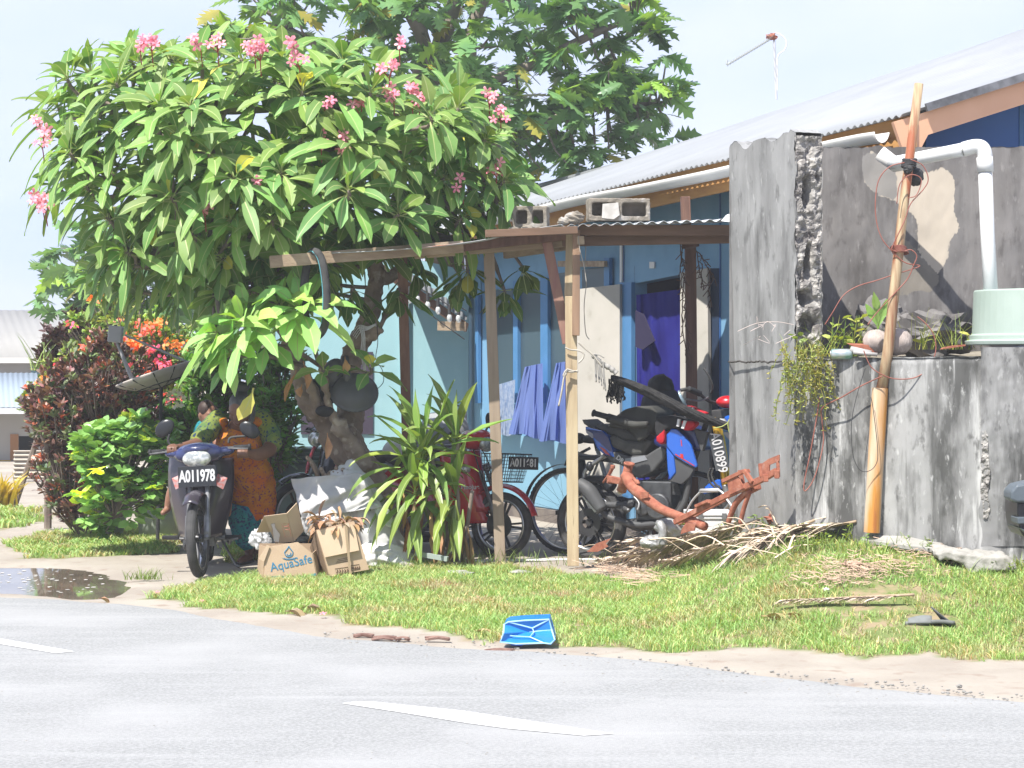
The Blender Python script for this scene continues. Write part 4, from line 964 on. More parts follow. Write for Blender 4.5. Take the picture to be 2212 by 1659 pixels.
for u, v, dx, L in [(655,780,.2,.22),(640,800,-.3,.25),(745,770,.1,.14),(690,765,.5,.12),(652,830,-.1,.1),(707,935,.1,.2)]:
    m2_ = MB(); big_leaf(m2_, T(u, v, 15.65), Vector((dx, -.2, -1)), L, .06, .3, fold=.9); m2_.build('dry_leaf', [dryl, dryl], fr, smooth=True, col=True)
# flowers
pink = mat('pink_petal', (.70, .17, .27), (.80, .32, .40), 12, .5, trans=.2, c3=(.85, .5, .5), s3=30, lo3=.5, hi3=.7)
yel = mat('flower_throat', (.85, .5, .12), rough=.5)
stalk = mat('red_flower_stalk', (.30, .05, .05), rough=.6)
def flower(mb, o, ax, r=.035):
    ax = ax.normalized(); s1 = ax.orthogonal().normalized(); s2 = ax.cross(s1); a0 = U(0, 6)
    for k in range(5):
        a = a0+k*1.2566; d = s1*math.cos(a)+s2*math.sin(a); t = ax.cross(d)
        vs = [o, o+d*r*.5-t*r*.28+ax*r*.25, o+d*r*1.05-t*r*.2+ax*r*.22, o+d*r*1.25+ax*r*.1, o+d*r*1.0+t*r*.34+ax*r*.3, o+d*r*.5+t*r*.25+ax*r*.3]
        mb.add(vs, [(0, 1, 5), (1, 2, 4, 5), (2, 3, 4)])
fgs = [(85,270,4),(75,300,4),(82,425,5),(95,440,4),(325,75,5),(300,62,4),(432,85,4),(468,78,4),(548,95,5),(560,112,5),(640,66,4),(645,125,3),(840,150,5),(850,200,6),(890,195,5),(905,215,4),(692,300,4),(730,285,3),(748,318,5),(1057,213,4),(1082,245,5),(945,297,3),(1072,365,4),(553,392,3),(440,450,3),(780,232,2),(700,215,3),(1000,395,2),(862,92,2),(497,350,2)]
for u, v, n in fgs:
    v = max(v, 92) if 280 < u < 900 else v; u = max(u, 88)
    sd_ = T(u, v, 15.0+.55*abs(u-600)/520-(.1 if 200 < u < 1000 else 0)); mf = MB(); ms = MB()
    for k in range(n):
        p = sd_+Vector((U(-.06, .06), U(-.05, .03), U(-.05, .05))); flower(mf, p, Vector((U(-.6, .6), -1, U(-.2, .9))), U(.03, .042))
        ms.tube([p+Vector((0, .01, 0)), sd_+Vector((0, .06, -.06)), sd_+Vector((0, .12, -.16))], .004, 4)
    o = mf.build('flower_cluster', pink, fr); ms.build('flower_stalk', stalk, o, world=False) if False else None
    q = ms.build('flower_stalk', stalk, fr)
# ---------------------------------------------------------------- breadfruit trees
bfl = mat('breadfruit_leaf', (.16, .29, .10), (.095, .21, .08), 3, .3, trans=.33, attr=True, spec=.6)
def lobed(mb, o, d, L, roll, k):
    d = d.normalized(); s = d.cross(Vector((0, 0, 1)))
    if s.length < .1: s = Vector((1, 0, 0))
    s.normalize(); s = Matrix.Rotation(roll, 3, d) @ s; n = s.cross(d)
    mb.col = k; prof = [(0, .03), (.12, .16), (.2, .42), (.27, .15), (.36, .55), (.45, .18), (.56, .5), (.64, .17), (.76, .36), (.85, .14), (1, .02)]
    vs = []
    for t, w in prof:
        dr = -.25*t*t*L; c = o+d*t*L+Vector((0, 0, dr)); fw = .12*L if w > .25 else 0
        vs += [c-s*w*L*.8+d*fw*.7-n*.1*w*L, c, c+s*w*L*.8+d*fw*.7-n*.1*w*L]
    m = len(prof); k0 = len(mb.v); mb.v += [tuple(v) for v in vs]; mb.c += [k]*len(vs)
    for i in range(m-1):
        for j in range(2): mb.f.append((k0+i*3+j, k0+i*3+j+1, k0+i*3+3+j+1, k0+i*3+3+j)); mb.m.append(0)
def breadfruit(label, root, blobs, ncl, L, trunkpts, extra=(), yel_=.14):
    bt = thing('breadfruit_tree', label, 'tree', root); mb = MB(); Lm = []
    for pts, rr in trunkpts: Lm += limb(mb, pts, rr, 9)
    lm = MB()
    for (c, r, n) in blobs:
        for _ in range(n):
            d = rnd_dir(); rr_ = U(.45, 1)**.5; p = c+Vector((d.x*r[0], d.y*r[1], d.z*r[2]))*rr_
            nb = min(Lm, key=lambda q: (q[0]-p).length); 
            if (nb[0]-p).length < 2.2 and random.random() < .55: mb.tube([nb[0], nb[0].lerp(p, .5)+Vector((0, 0, -.08)), p], [min(nb[1], .022), .015, .009], 5)
            yb = random.random()
            for k in range(random.choice([4, 5, 6])):
                a = U(0, 6.3); dd = Vector((math.cos(a), math.sin(a), U(-.75, .35)))
                g = U(.6, 1.5); col = (g, g, g) if yb > yel_ else (g*1.9, g*1.6, g*.8)
                if random.random() < .03: col = (2.6, 1.2, .7)
                lobed(lm, p, dd, L*U(.6, 1.15), U(-.9, .9), col)
    mb.build('trunk', mat('pale_breadfruit_bark', (.24, .20, .16), (.16, .135, .11), 5, .9), bt, smooth=True)
    lm.build('crown', bfl, bt, col=True); return bt
BY = 27
def b_(u, v, Y=BY): return at(u, v, Y)
breadfruit('tall breadfruit tree with glossy lobed leaves behind the frangipani and roof', Vector((-1.0, 28, 0)),
  [(b_(700, 60), (1.6, 1.2, .85), 45), (b_(950, 90), (1.5, 1.3, 1.2), 60), (b_(1150, 150), (1.4, 1.3, 1.2), 58), (b_(1180, 290), (1.1, 1.0, .8), 32), (b_(1330, 190), (.9, .8, .65), 22), (b_(1400, 200), (.5, .6, .45), 15), (b_(1420, 260), (.35, .5, .3), 7), (b_(1290, 60), (.9, .8, .7), 20), (b_(1420, 30), (.28, .4, .3), 5), (b_(560, 40), (.7, .8, .45), 12), (b_(900, -120), (3.0, 1.8, 1.2), 70), (b_(1240, -90), (1.2, 1.3, .9), 20), (b_(1080, 330), (.8, .8, .5), 12), (b_(470, 45, 25), (.25, .3, .3), 4)],
  0, .36, [([Vector((-1.0, 28, 0)), b_(960, 520, 28), b_(920, 300, 28), b_(940, 160, 27.5), b_(1000, -60, 27.5)], [.32, .26, .2, .14, .07]),
           ([b_(925, 320, 28), b_(1010, 200, 27), b_(1020, 60, 27), b_(1080, -60, 27)], [.13, .1, .08, .05]),
           ([b_(900, 200, 28), b_(915, 90, 27), b_(840, -40, 27)], [.14, .1, .06]), ([b_(930, 330, 28), b_(1100, 300, 27), b_(1250, 240, 27), b_(1420, 225, 27)], [.12, .08, .06, .03]),
           ([b_(1010, 200, 27), b_(1170, 130, 27), b_(1290, 70, 27), b_(1370, 40, 27)], [.09, .07, .05, .02]), ([b_(920, 320, 28), b_(780, 160, 27), b_(620, 60, 27)], [.1, .07, .04])])
breadfruit('distant breadfruit tree crown rising left behind the bougainvillea', Vector((-7.4, 38, 0)),
  [(at(200, 590, 38), (1.0, 1.2, .75), 34), (at(130, 630, 38), (.5, .7, .4), 10), (at(250, 510, 38), (.75, 1, .8), 24), (at(330, 620, 38), (1.1, 1, .9), 30), (at(420, 690, 38), (1.1, 1, .9), 24), (at(240, 690, 38), (1.1, 1, .6), 20), (at(560, 760, 34), (1.0, 1, .8), 20)],
  0, .5, [([Vector((-7.4, 38, 0)), at(230, 700, 38), at(250, 560, 38), at(240, 470, 38)], [.25, .18, .12, .05])])
# ---------------------------------------------------------------- shrubs
def leafquad(mb, o, d, L, W, col, droop=.3):
    d = d.normalized(); s = d.cross(Vector((0, 0, 1)))
    if s.length < .1: s = Vector((1, 0, 0))
    s.normalize(); s = Matrix.Rotation(U(-.9, .9), 3, d) @ s; n = s.cross(d)
    k0 = len(mb.v); p1 = o+d*L*.3; p2 = o+d*L*.7+Vector((0, 0, -droop*.12*L)); p3 = o+d*L+Vector((0, 0, -droop*.3*L))
    mb.v += [tuple(v) for v in (o, p1-s*W*.42+n*.1*W, p1+s*W*.42+n*.1*W, p2-s*W*.4+n*.08*W, p2+s*W*.4+n*.08*W, p3)]; mb.c += [col]*6
    mb.f += [(k0, k0+1, k0+2), (k0+1, k0+3, k0+4, k0+2), (k0+3, k0+5, k0+4)]; mb.m += [0, 0, 0]
def bush(mb, blobs, nclus, perc, L, W, colf, upb=.4, shell=.55, stem=None):
    for (c, r, wgt) in blobs:
        for _ in range(int(nclus*wgt)):
            d = rnd_dir(); rr_ = U(shell, 1); 
            p = c+Vector((d.x*r[0], d.y*r[1], d.z*r[2]))*rr_*(1+.15*noise.noise(d*3))
            col = colf(p)
            for k in range(perc):
                a = U(0, 6.3); dd = Vector((math.cos(a), math.sin(a), U(-.5, .9)))*.7+d*.5+Vector((0, 0, upb))
                leafquad(mb, p+rnd_dir()*L*.3, dd, L*U(.6, 1.2), W*U(.7, 1.2), tuple(x*U(.8, 1.2) for x in col))
            if stem is not None and random.random() < .5: stem.tube([p, c+Vector((0, 0, -r[2]))+(p-c)*.35], .006, 4)
crm = mat('croton_leaf', (.13, .085, .07), (.17, .12, .085), 4, .4, trans=.15, attr=True)
def crc(p):
    r = random.random()
    if r < .06: return (3.2, 1.4, 1.0)
    if r < .30: return (1.0, 1.9, 1.2)
    if r < .5: return (1.7, 1.3, 1.3)
    return (.8, .62, .68)
cr_ = thing('croton_shrub', 'tall dark red and bronze croton shrub in front of the satellite dish', 'shrub', G(210, 1130))
mb = MB(); st = MB(); cy = 18.2
def c_(u, v, Y=cy): return at(u, v, Y)
bush(mb, [(c_(215, 830), (.55, .5, .36), 1.3), (c_(135, 900), (.32, .45, .42), .8), (c_(150, 1000), (.36, .45, .4), 1.0), (c_(230, 930), (.5, .5, .42), 1.1), (c_(180, 1080), (.34, .4, .24), .7), (c_(270, 885), (.3, .4, .24), .6), (c_(95, 880), (.18, .3, .22), .3)], 150, 10, .085, .034, crc, .5, .35, st)
for u, v in [(230, 755), (190, 775), (140, 805), (250, 765), (215, 740), (160, 790)]:
    bush(mb, [(c_(u, v), (.05, .05, .14), 1)], 12, 9, .085, .03, crc, .5, .2)
st.build('stem', bark_d, cr_); mb.build('foliage', crm, cr_, col=True)
# dark croton behind
cr2 = thing('croton_shrub', 'small very dark croton behind the bougainvillea at the left', 'shrub', Vector((-5.3, 22.2, 0)))
mb = MB(); bush(mb, [(at(150, 740, 22), (.32, .3, .3), 1), (at(125, 790, 22), (.25, .3, .22), .7), (at(170, 705, 22), (.12, .2, .14), .3)], 90, 9, .11, .04, lambda p: (.5, .35, .4) if random.random() < .8 else (.7, .9, .6), .4, .3); mb.build('foliage', crm, cr2, col=True)
mb = MB(); mb.tube([Vector((-5.3, 22.2, 0)), at(150, 740, 22)], .03, 6); mb.build('stem', bark_d, cr2)
# bougainvillea
bgl = mat('bougainvillea_leaf', (.20, .30, .07), (.27, .33, .09), 5, .5, trans=.3, attr=True)
bgf = mat('bougainvillea_bract', (.80, .17, .10), (.85, .25, .22), 6, .6, trans=.3, attr=True)
def boug(label, blobs, root, n, fl, Y):
    t_ = thing('bougainvillea', label, 'bougainvillea', root, 0, 'flowering bougainvillea bushes'); mb = MB(); st = MB()
    bush(mb, blobs, n, 9, .06, .036, lambda p: (U(.6, 1.5),)*3, .3, .25, st); mb.build('foliage', bgl, t_, col=True)
    c0 = blobs[0][0]; st.tube([Vector(root), Vector(root).lerp(c0, .5), c0], .035, 7); st.build('stem', bark_d, t_)
    mf = MB()
    for (u, v, r, k) in fl:
        col = random.choice([(1, 1, 1), (1, .7, 1.6), (1, 1.5, .6)])
        for _ in range(int(k*22)):
            p = at(u+random.gauss(0, r), v+random.gauss(0, r*.6), Y-U(.3, .5)); a = U(0, 6)
            leafquad(mf, p, Vector((math.cos(a), -.6, math.sin(a))), .045, .038, tuple(x*U(.8, 1.2) for x in col))
    mf.build('blossom', bgf, t_, col=True); return t_
boug('orange flowering bougainvillea mound behind the satellite dish', [(at(350, 750, 20.5), (.5, .4, .34), 1.3), (at(300, 720, 20.5), (.4, .4, .3), 1), (at(340, 820, 20.5), (.5, .4, .3), 1), (at(400, 850, 20.3), (.35, .4, .3), .8)], (-3.5, 20.5, 0), 130,
     [(315, 710, 14, 2.5), (288, 745, 10, 4), (330, 755, 12, 2), (275, 780, 10, 2), (350, 790, 14, 3), (380, 745, 14, 2.5), (310, 800, 10, 2), (350, 860, 12, 2), (375, 870, 12, 2.5), (400, 860, 8, 1.5), (255, 730, 8, 1.5), (340, 700, 12, 2), (360, 815, 10, 1.5)], 20.5)
boug('tall sparse bougainvillea sprays rising against the grey roof', [(at(235, 660, 21.5), (.2, .3, .25), 1), (at(205, 720, 21.5), (.3, .3, .2), 1), (at(190, 770, 21.5), (.28, .3, .22), 1), (at(250, 700, 21.5), (.25, .3, .3), 1), (at(170, 690, 21.5), (.12, .2, .06), .3)], (-4.2, 21.5, 0), 75,
     [(200, 645, 6, 1.2), (235, 640, 6, 1.2), (262, 690, 6, .8), (178, 750, 5, .8), (195, 780, 8, 1), (155, 700, 5, .4)], 21.5)
boug('low orange bougainvillea at the left edge of the dark croton', [(at(105, 850, 19.2), (.22, .3, .2), 1), (at(140, 810, 19.2), (.28, .3, .16), 1), (at(70, 870, 19.2), (.14, .2, .14), .5), (at(170, 790, 19.2), (.2, .3, .12), .6)], (-4.3, 19.3, 0), 90,
     [(145, 800, 14, 5), (175, 795, 8, 1.5), (100, 860, 8, 2.5), (128, 835, 8, 2), (60, 835, 4, .8), (72, 860, 5, 1.4), (95, 820, 6, 1), (110, 885, 6, .8)], 19.2)
# glossy green shrub in a white pot
gl = mat('glossy_round_leaf', (.17, .34, .09), (.24, .42, .12), 3, .22, trans=.2, attr=True, spec=.7)
gs = thing('glossy_shrub', 'bright green glossy leaved shrub standing in a white pot beside the scooter', 'shrub', G(235, 1150))
mb = MB(); st = MB(); gy = 16.9
def roundleaf(mb, o, d, L, col):
    d = d.normalized(); s = d.cross(Vector((0, 0, 1))); s = s.normalized() if s.length > .1 else Vector((1, 0, 0)); s = Matrix.Rotation(U(-.8, .8), 3, d) @ s; n = s.cross(d); k0 = len(mb.v)
    mb.v += [tuple(v) for v in (o, o+d*L*.25-s*L*.3+n*.05*L, o+d*L*.7-s*L*.34+n*.06*L, o+d*L, o+d*L*.7+s*L*.34+n*.06*L, o+d*L*.25+s*L*.3+n*.05*L, o+d*L*.45)]; mb.c += [col]*7
    mb.f += [(k0+i, k0+i+1, k0+6) for i in range(5)]+[(k0+5, k0, k0+6)]; mb.m += [0]*6
for (c, r, n) in [(at(300, 990, gy), (.35, .4, .34), 170), (at(235, 985, gy), (.28, .35, .28), 130), (at(220, 1070, gy), (.22, .3, .22), 70), (at(290, 1060, gy), (.3, .35, .25), 90), (at(345, 1000, gy), (.18, .3, .3), 60), (at(215, 1115, gy-.1), (.14, .2, .14), 30), (at(300, 925, gy), (.3, .3, .1), 40), (at(195, 955, gy), (.12, .2, .12), 25)]:
    for _ in range(int(n*.5)):
        d = rnd_dir(); p = c+Vector((d.x*r[0], d.y*r[1], d.z*r[2]))*U(.5, 1.08)*(1+.4*noise.noise(d*2.5+c))
        kk = U(.6, 1.5); col = (kk, kk, kk) if random.random() > .07 else (3.5*kk, 2.2*kk, kk)
        for k in range(6):
            a = k*1.05+U(0, .5); roundleaf(mb, p+rnd_dir()*.02, Vector((math.cos(a), math.sin(a), U(-.4, .5)))+d*.5, U(.075, .125), col)
        if random.random() < .3: st.tube([p, at(245, 1120, gy)], .006, 4)
mb.build('foliage', gl, gs, col=True); st.tube([G(240, 1158)+dz*.05, at(245, 1040, gy)], .025, 6); st.build('stem', bark_d, gs)
mb = MB(); mb.lathe([(0, 0), (.12, 0), (.16, .17), (.17, .18), (.15, .17), (0, .16)], 20, Matrix.Translation(onz(245, 1150)+Vector((0, -.2, 0)))); tag(mb.build('plant_pot', white_paint, smooth=True), 'white pot under the glossy green shrub', 'pot')
# planter tub with weeds
pt = onz(350, 1158); mb = MB(); mb.lathe([(0, 0), (.20, 0), (.215, .16), (.22, .25), (.195, .26), (.19, .22), (0, .22)], 24, Matrix.Translation(pt)); 
o = tag(mb.build('planter_tub', mat('grey_green_concrete', (.36, .40, .34), (.28, .32, .27), 8, .9), smooth=True), 'round grey green concrete tub with weeds left of the front scooter', 'planter')
# generic grassy / leafy plant helpers
wg = mat('weed_leaf', (.16, .26, .06), (.22, .30, .08), 6, .5, trans=.3, attr=True)
def blade(mb, o, d, L, W, col=(1, 1, 1), bend=.5, n=4):
    d = d.normalized(); s = d.cross(Vector((0, 0, 1))); s = s.normalized() if s.length > .1 else Vector((1, 0, 0)); s = Matrix.Rotation(U(-1.2, 1.2), 3, Vector((0, 0, 1))) @ s
    p = Vector(o); k0 = len(mb.v)
    for i in range(n+1):
        t = i/n; w = W*(1-t)**.7*.5+.0004; mb.v += [tuple(p-s*w), tuple(p+s*w)]; mb.c += [col]*2
        p = p+d*L/n; d = (d+Vector((0, 0, -bend/n*(1+t)))).normalized()
    mb.f += [(k0+2*i, k0+2*i+1, k0+2*i+3, k0+2*i+2) for i in range(n)]; mb.m += [0]*n
def weed(name, label, cat, pts, n, L, W, spread=.1, mm=wg, leafy=0, cols=None):
    mb = MB()
    for p in pts:
        for _ in range(n):
            o = p+Vector((random.gauss(0, spread), random.gauss(0, spread*.4), 0)); a = U(0, 6.3); k = U(.7, 1.3)
            c = random.choice(cols) if cols else (k, k, k)
            if random.random() < leafy:
                h = U(.3, 1)*L
                mb.tube([o, o+Vector((U(-.03, .03), 0, h))], .0025, 4)
                for q in range(5): leafquad(mb, o+Vector((0, 0, h*U(.3, 1))), Vector((math.cos(a+q*1.3), math.sin(a+q*1.3), .4)), L*.28, L*.13, c)
            else: blade(mb, o, Vector((math.cos(a)*.5, math.sin(a)*.5, 1)), L*U(.5, 1.2), W, c, U(.2, 1.3))
    return tag(mb.build(name, mm, col=True), label, cat)
weed('tub_weed', 'sprawling green weeds growing out of the concrete tub', 'weeds', [pt+dz*.22+Vector((x, 0, 0)) for x in (-.12, 0, .1)], 40, .2, .012, .06, leafy=.5)
weed('spiky_weed', 'pale feathery young plant against the far grey roof', 'plant', [at(85, 800, 21.5)], 16, .42, .013, .03)
weed('bromeliad', 'low yellow leaved plant by the corrugated panel at the left edge', 'plant', [onz(5, 1098), onz(-12, 1098)], 60, .45, .05, .06, mm=mat('yellow_leaf', (.62, .45, .05), (.5, .4, .06), 6, .5, trans=.3, attr=True))
weed('grass_tuft', 'small green tuft growing from sand beside the puddle', 'grass tuft', [onz(315, 1252)+Vector((x, 0, 0)) for x in (-.06, 0, .06)], 30, .10, .006, .05)
# leafy bush behind the woman
lb_ = mat('lobed_bush_leaf', (.10, .22, .045), (.14, .28, .06), 4, .35, trans=.35, attr=True)
bb_ = thing('leafy_bush', 'light green leafy bush directly behind the stooping woman', 'bush', onz(520, 1110))
mb = MB(); st = MB()
bush(mb, [(at(590, 890, 18), (.24, .4, .35), 1.2), (at(480, 800, 18.5), (.4, .4, .35), 1.2), (at(430, 900, 18.5), (.4, .4, .36), 1.4), (at(400, 960, 18.5), (.3, .4, .3), 1), (at(590, 800, 18.3), (.3, .4, .3), 1), (at(545, 980, 18.5), (.35, .4, .4), 1.2), (at(460, 1020, 18.6), (.5, .4, .35), 1.2), (at(610, 960, 18.2), (.16, .3, .2), .6)], 95, 8, .11, .045, lambda p: (U(.5, 1.6),)*3, .2, .2, st)
mb.build('foliage', lb_, bb_, col=True); st.tube([onz(520, 1110), at(500, 900, 18.5)], .03, 6); st.build('stem', bark_d, bb_)
hib = mat('white_petal', (.85, .85, .84), rough=.6, trans=.3)
for (u, v, lab) in [(380, 862, 'large white blossom beside the satellite dish'), (578, 744, 'small white blossom high behind the woman')]:
    mb = MB()
    for k in range(46 if u < 500 else 16):
        d = rnd_dir(); leafquad(mb, at(u, v, 17.9)+d*(.05 if u < 500 else .02), d+Vector((0, -.4, .2)), .05, .045, (1, 1, 1))
    tag(mb.build('white_blossom', hib), lab, 'flower')
# ---------------------------------------------------------------- ti plant
ti = thing('ti_plant', 'ti plant with long drooping strap leaves and brown tips before the shelter', 'plant', G(975, 1216))
til = mat('ti_leaf', (.16, .27, .06), (.23, .34, .09), 3, .38, trans=.25, attr=True, spec=.5)
TP = [(0, .12), (.1, .25), (.25, .72), (.45, 1), (.62, .92), (.8, .6), (.92, .28), (1, .03)]
tm = MB(); sm_ = MB(); ty = 15.55
dry_t = MB()
stems = [[(985,1215),(990,1100),(985,1000),(995,940)], [(972,1212),(960,1120),(940,1020),(925,960)], [(1000,1214),(1010,1130),(1020,1060)], [(978,1214),(930,1110),(905,1040)]]
for s_ in stems:
    P = [at(u, v, ty) for u, v in s_]; sm_.tube(catm(P, 5), .016, 7)
def til_(o, d, L, W, droop, b=1): big_leaf(tm, o, Vector(d), L, W, droop, up=Vector((0, -.3, 1)), fold=.45, prof=TP, rib=.03, bright=b)
for (tx_, hv) in (((988, 945), 1), ((915, 958), 1), ((985, 1060), .6), ((895, 1040), .8)):
    tp_ = at(*tx_, ty)
    for i in range(24):
        a = i*2.4+U(-.3, .3); f = i/24
        if math.cos(a) > .05 and f > .1 and tx_[0] > 950: continue
        th = R(12+100*f+U(-8, 8)); d = Vector((math.cos(a)*math.sin(th), math.sin(a)*math.sin(th)*.8-.15, math.cos(th)))
        til_(tp_-dz*(.22*f*hv), d, U(.38, .56), U(.06, .085), U(.5, 1.5)*(.5+f))
for (u0, v0, dx, dz_, L, dr, b) in [(898,975,-.85,.75,.42,.05,1.3),(905,960,.05,1,.42,.05,1.3),(990,950,.85,.42,.44,.25,1.2),(975,960,.95,.25,.36,.6,1.3),(870,985,-.95,.25,.42,.9,1.25),(865,1010,-.8,.1,.5,1.4,1.2),(870,1030,-.7,-.2,.5,1.3,1.2),(950,900,.4,.9,.3,0,1.2),(985,940,.1,1,.34,0,1.3),(880,1040,-.55,-.4,.55,1.2,1.2),(900,1060,-.45,-.5,.5,1.0,1),(925,1070,-.3,-.6,.5,1,1.1),(960,1080,-.15,-.8,.46,.8,1),(985,1080,.0,-.9,.46,.6,.8),(1000,1100,.05,-1,.38,.4,.8)]:
    til_(at(u0, v0, ty-.12), (dx, -.25, dz_), L, .075, dr, b)
tm.build('foliage', [til, mat('ti_rib', (.28, .36, .12), rough=.5)], ti, smooth=True, col=True); sm_.build('stem', bark_d, ti, smooth=True)
for (u, v, L) in [(870,1060,.3),(975,1050,.28),(880,1120,.3),(985,1130,.4),(1000,1150,.36),(960,1160,.3),(1010,1140,.4),(940,1130,.3),(905,1150,.3),(990,1110,.3),(935,1090,.34),(915,1110,.3),(965,1120,.36),(1002,1120,.34),(895,1080,.28),(950,1060,.3)]:
    big_leaf(dry_t, at(u, v, ty-.05), Vector((U(-.25, .2), -.1, -1)), L, .05, .1, fold=.9, prof=TP)
tan_l = mat('browned_ti_leaf', (.30, .15, .07), (.42, .27, .14), 8, .85, attr=True); dry_t.build('dead_leaf', [tan_l, tan_l], ti, smooth=True, col=True)
# ---------------------------------------------------------------- grass
random.seed(5)
gm2 = mat('short_grass', (.28, .46, .14), (.37, .50, .18), 2.5, .55, trans=.3, attr=True, c3=(.42, .37, .22), s3=1.6, lo3=.50, hi3=.70)
BARE = [(*G(2015, 1342).xy, .16), (*G(1140, 1392).xy, .18)]+[(*G(u, 1312).xy, .07) for u in (1700, 1750, 1800, 1850, 1900, 1950)]+[(*G(u, 1350).xy, .07) for u in (1990, 2040)]
def grass(name, poly, n, h0, h1, w, label, dens=None, fn=height):
    xs_ = [p[0] for p in poly]; ys_ = [p[1] for p in poly]; mb = MB(); k = 0; tr = 0
    while k < n and tr < n*12:
        tr += 1; x, y = U(min(xs_)-.1, max(xs_)+.1), U(min(ys_)-.15, max(ys_)+.1)
        if x/y > .30: continue
        if any((x-cx)**2+(y-cy)**2 < r_*r_ for cx, cy, r_ in BARE): continue
        nn = .13*noise.noise(Vector((x*3, y*3, 1)))+.06*noise.noise(Vector((x*11, y*11, 4)))
        if not inpoly((x+nn, y+nn), poly): continue
        dn = noise.noise(Vector((x*2.2, y*2.2, 7)))*.9+.6*noise.noise(Vector((x*8, y*8, 2)))
        if U(-.62, .42) > dn+.12: continue
        k += 1; z = fn(x, y)-.01; a = U(0, 6.28); h = U(h0, h1)*(1+.5*dn); lean = U(.1, .8)
        d = Vector((math.cos(a)*lean, math.sin(a)*lean, 1)).normalized(); s = Vector((math.sin(a*1.7), math.cos(a*1.7), 0))*w*U(.6, 1.3)
        r = random.random(); g = U(.7, 1.25); col = (g, g, g) if r > .2 else ((g*1.9, g*1.25, g*1.6) if r > .07 else (g*1.3, g*.8, g))
        o = Vector((x, y, z)); m_1 = o+d*h*.55; m_2 = m_1+(d+Vector((math.cos(a)*.5, math.sin(a)*.5, -.35)))*h*.45; k0 = len(mb.v)
        mb.v += [tuple(o-s), tuple(o+s), tuple(m_1+s*.8), tuple(m_1-s*.8), tuple(m_2)]; mb.c += [col]*5
        mb.f += [(k0, k0+1, k0+2, k0+3), (k0+3, k0+2, k0+4)]; mb.m += [0, 0]
    return stuff(mb.build(name, gm2, col=True), label, 'grass')
grass('grass', gpoly, 95000, .022, .07, .0030, 'short patchy green and yellow grass covering the verge')
grass('grass', gpoly2, 9000, .03, .07, .006, 'patch of grass in front of the croton shrub')
grass('grass', gpoly3, 4000, .05, .1, .009, 'far strip of grass at the left edge')
grass('grass', gpoly4, 1500, .03, .08, .005, 'small patch of grass at the feet of the woman')
wd_pts = [G(u, v) for u, v in [(1700,1145),(1740,1160),(1800,1165),(1850,1150),(1900,1160),(1950,1150),(2000,1150),(2050,1160),(2100,1170),(2150,1180),(2190,1190),(1760,1190),(1950,1190),(2030,1180),(1620,1150),(1510,1140),(1530,1180),(2200,1230)]]
weed('verge_weed', 'taller leafy green weeds along the foot of the concrete wall', 'weeds', wd_pts, 46, .11, .007, .13, leafy=.3, cols=[(1, 1, 1), (1.5, 1.3, .9), (.7, .8, .7)])
weed('verge_weed', 'long grass stalks springing up around the shelter posts', 'weeds', [G(u, v) for u, v in [(1085,1215),(1120,1212),(1060,1216),(1160,1220),(1240,1222),(1300,1215),(1010,1225),(900,1225),(840,1228)]], 26, .13, .005, .07)
weed('young_weed', 'single pale green weed stem rising by the wall right of the sleeve', 'weed', [G(1985, 1150), G(1975, 1150)], 16, .36, .01, .03, leafy=.9)
# weeds on top of the wall
weed('wall_weed', 'tall flowering weeds on the wall top beside the pier', 'weeds', [at(u, 770, 13.15) for u in (1745, 1770, 1800, 1830, 1860)], 15, .26, .005, .05, leafy=.12, cols=[(1.9, 1.5, 1.2), (1.2, 1.1, 1), (2.3, 1.6, 1.5)])
weed('wall_weed', 'tall grassy weeds on the wall top left of the green tank', 'weeds', [at(u, 755, 13.1) for u in (1980, 2010, 2040, 2065, 2080)], 11, .28, .0045, .05, leafy=.04, cols=[(1.9, 1.5, 1.2), (1.2, 1.1, 1), (2.3, 1.6, 1.5)])
mb = MB(); random.seed(9)
for k in range(75):
    o = at(U(1690, 1800), U(735, 790), 13.0)+Vector((0, U(-.05, .1), 0)); L = U(.12, .42)*(1 if o.x < 2.0 else .8); P = [o]; x = U(-.06, .06)
    for i in range(6): P.append(P[-1]+Vector((x*.25+U(-.02, .02), -.012 if i < 2 else U(-.01, .01), -L/6)))
    mb.col = random.choice([(1.2, 1, .9), (1.8, 1.1, 1.1)]); mb.tube(P, .0022, 3)
    for p in P[1:]:
        for q in range(3): leafquad(mb, p, Vector((U(-1, 1), U(-1, .2), U(-.4, .8))), .026, .011, random.choice([(1.3, 1.1, 1.2), (2, 1.5, 1.5), (1.5, .9, .9), (2.2, 1.4, 1.6)]))
tag(mb.build('trailing_plant', wg, col=True), 'matted trailing weed hanging down over the wall corner', 'trailing plant')
# coconut sprout etc. on the wall
cn = thing('sprouting_coconut', 'pale grey coconut husk sprouting green leaves on the wall top', 'coconut', at(1918, 755, 12.95))
husk = mat('grey_coconut_husk', (.42, .36, .32), (.30, .25, .22), 10, .9, bump=.004, stretch=(4, 4, .8))
mb = MB(); mb.ball(at(1892, 738, 13.0), (.08, .08, .075), 20, 14, amp=.12); mb.ball(at(1937, 738, 12.98), (.095, .09, .085), 20, 14, amp=.12, seed=2); mb.build('husk', husk, cn, smooth=True)
mb = MB()
for d, L in (((.0, -.1, 1), .24), ((.25, -.1, 1), .2), ((-.3, 0, 1), .18), ((.12, .1, 1), .17)): big_leaf(mb, at(1897, 712, 13.0), Vector(d), L, .05, .1, up=Vector((0, -1, 0)), fold=.3)
mb.build('sprout', [gl, gl], cn, col=True)
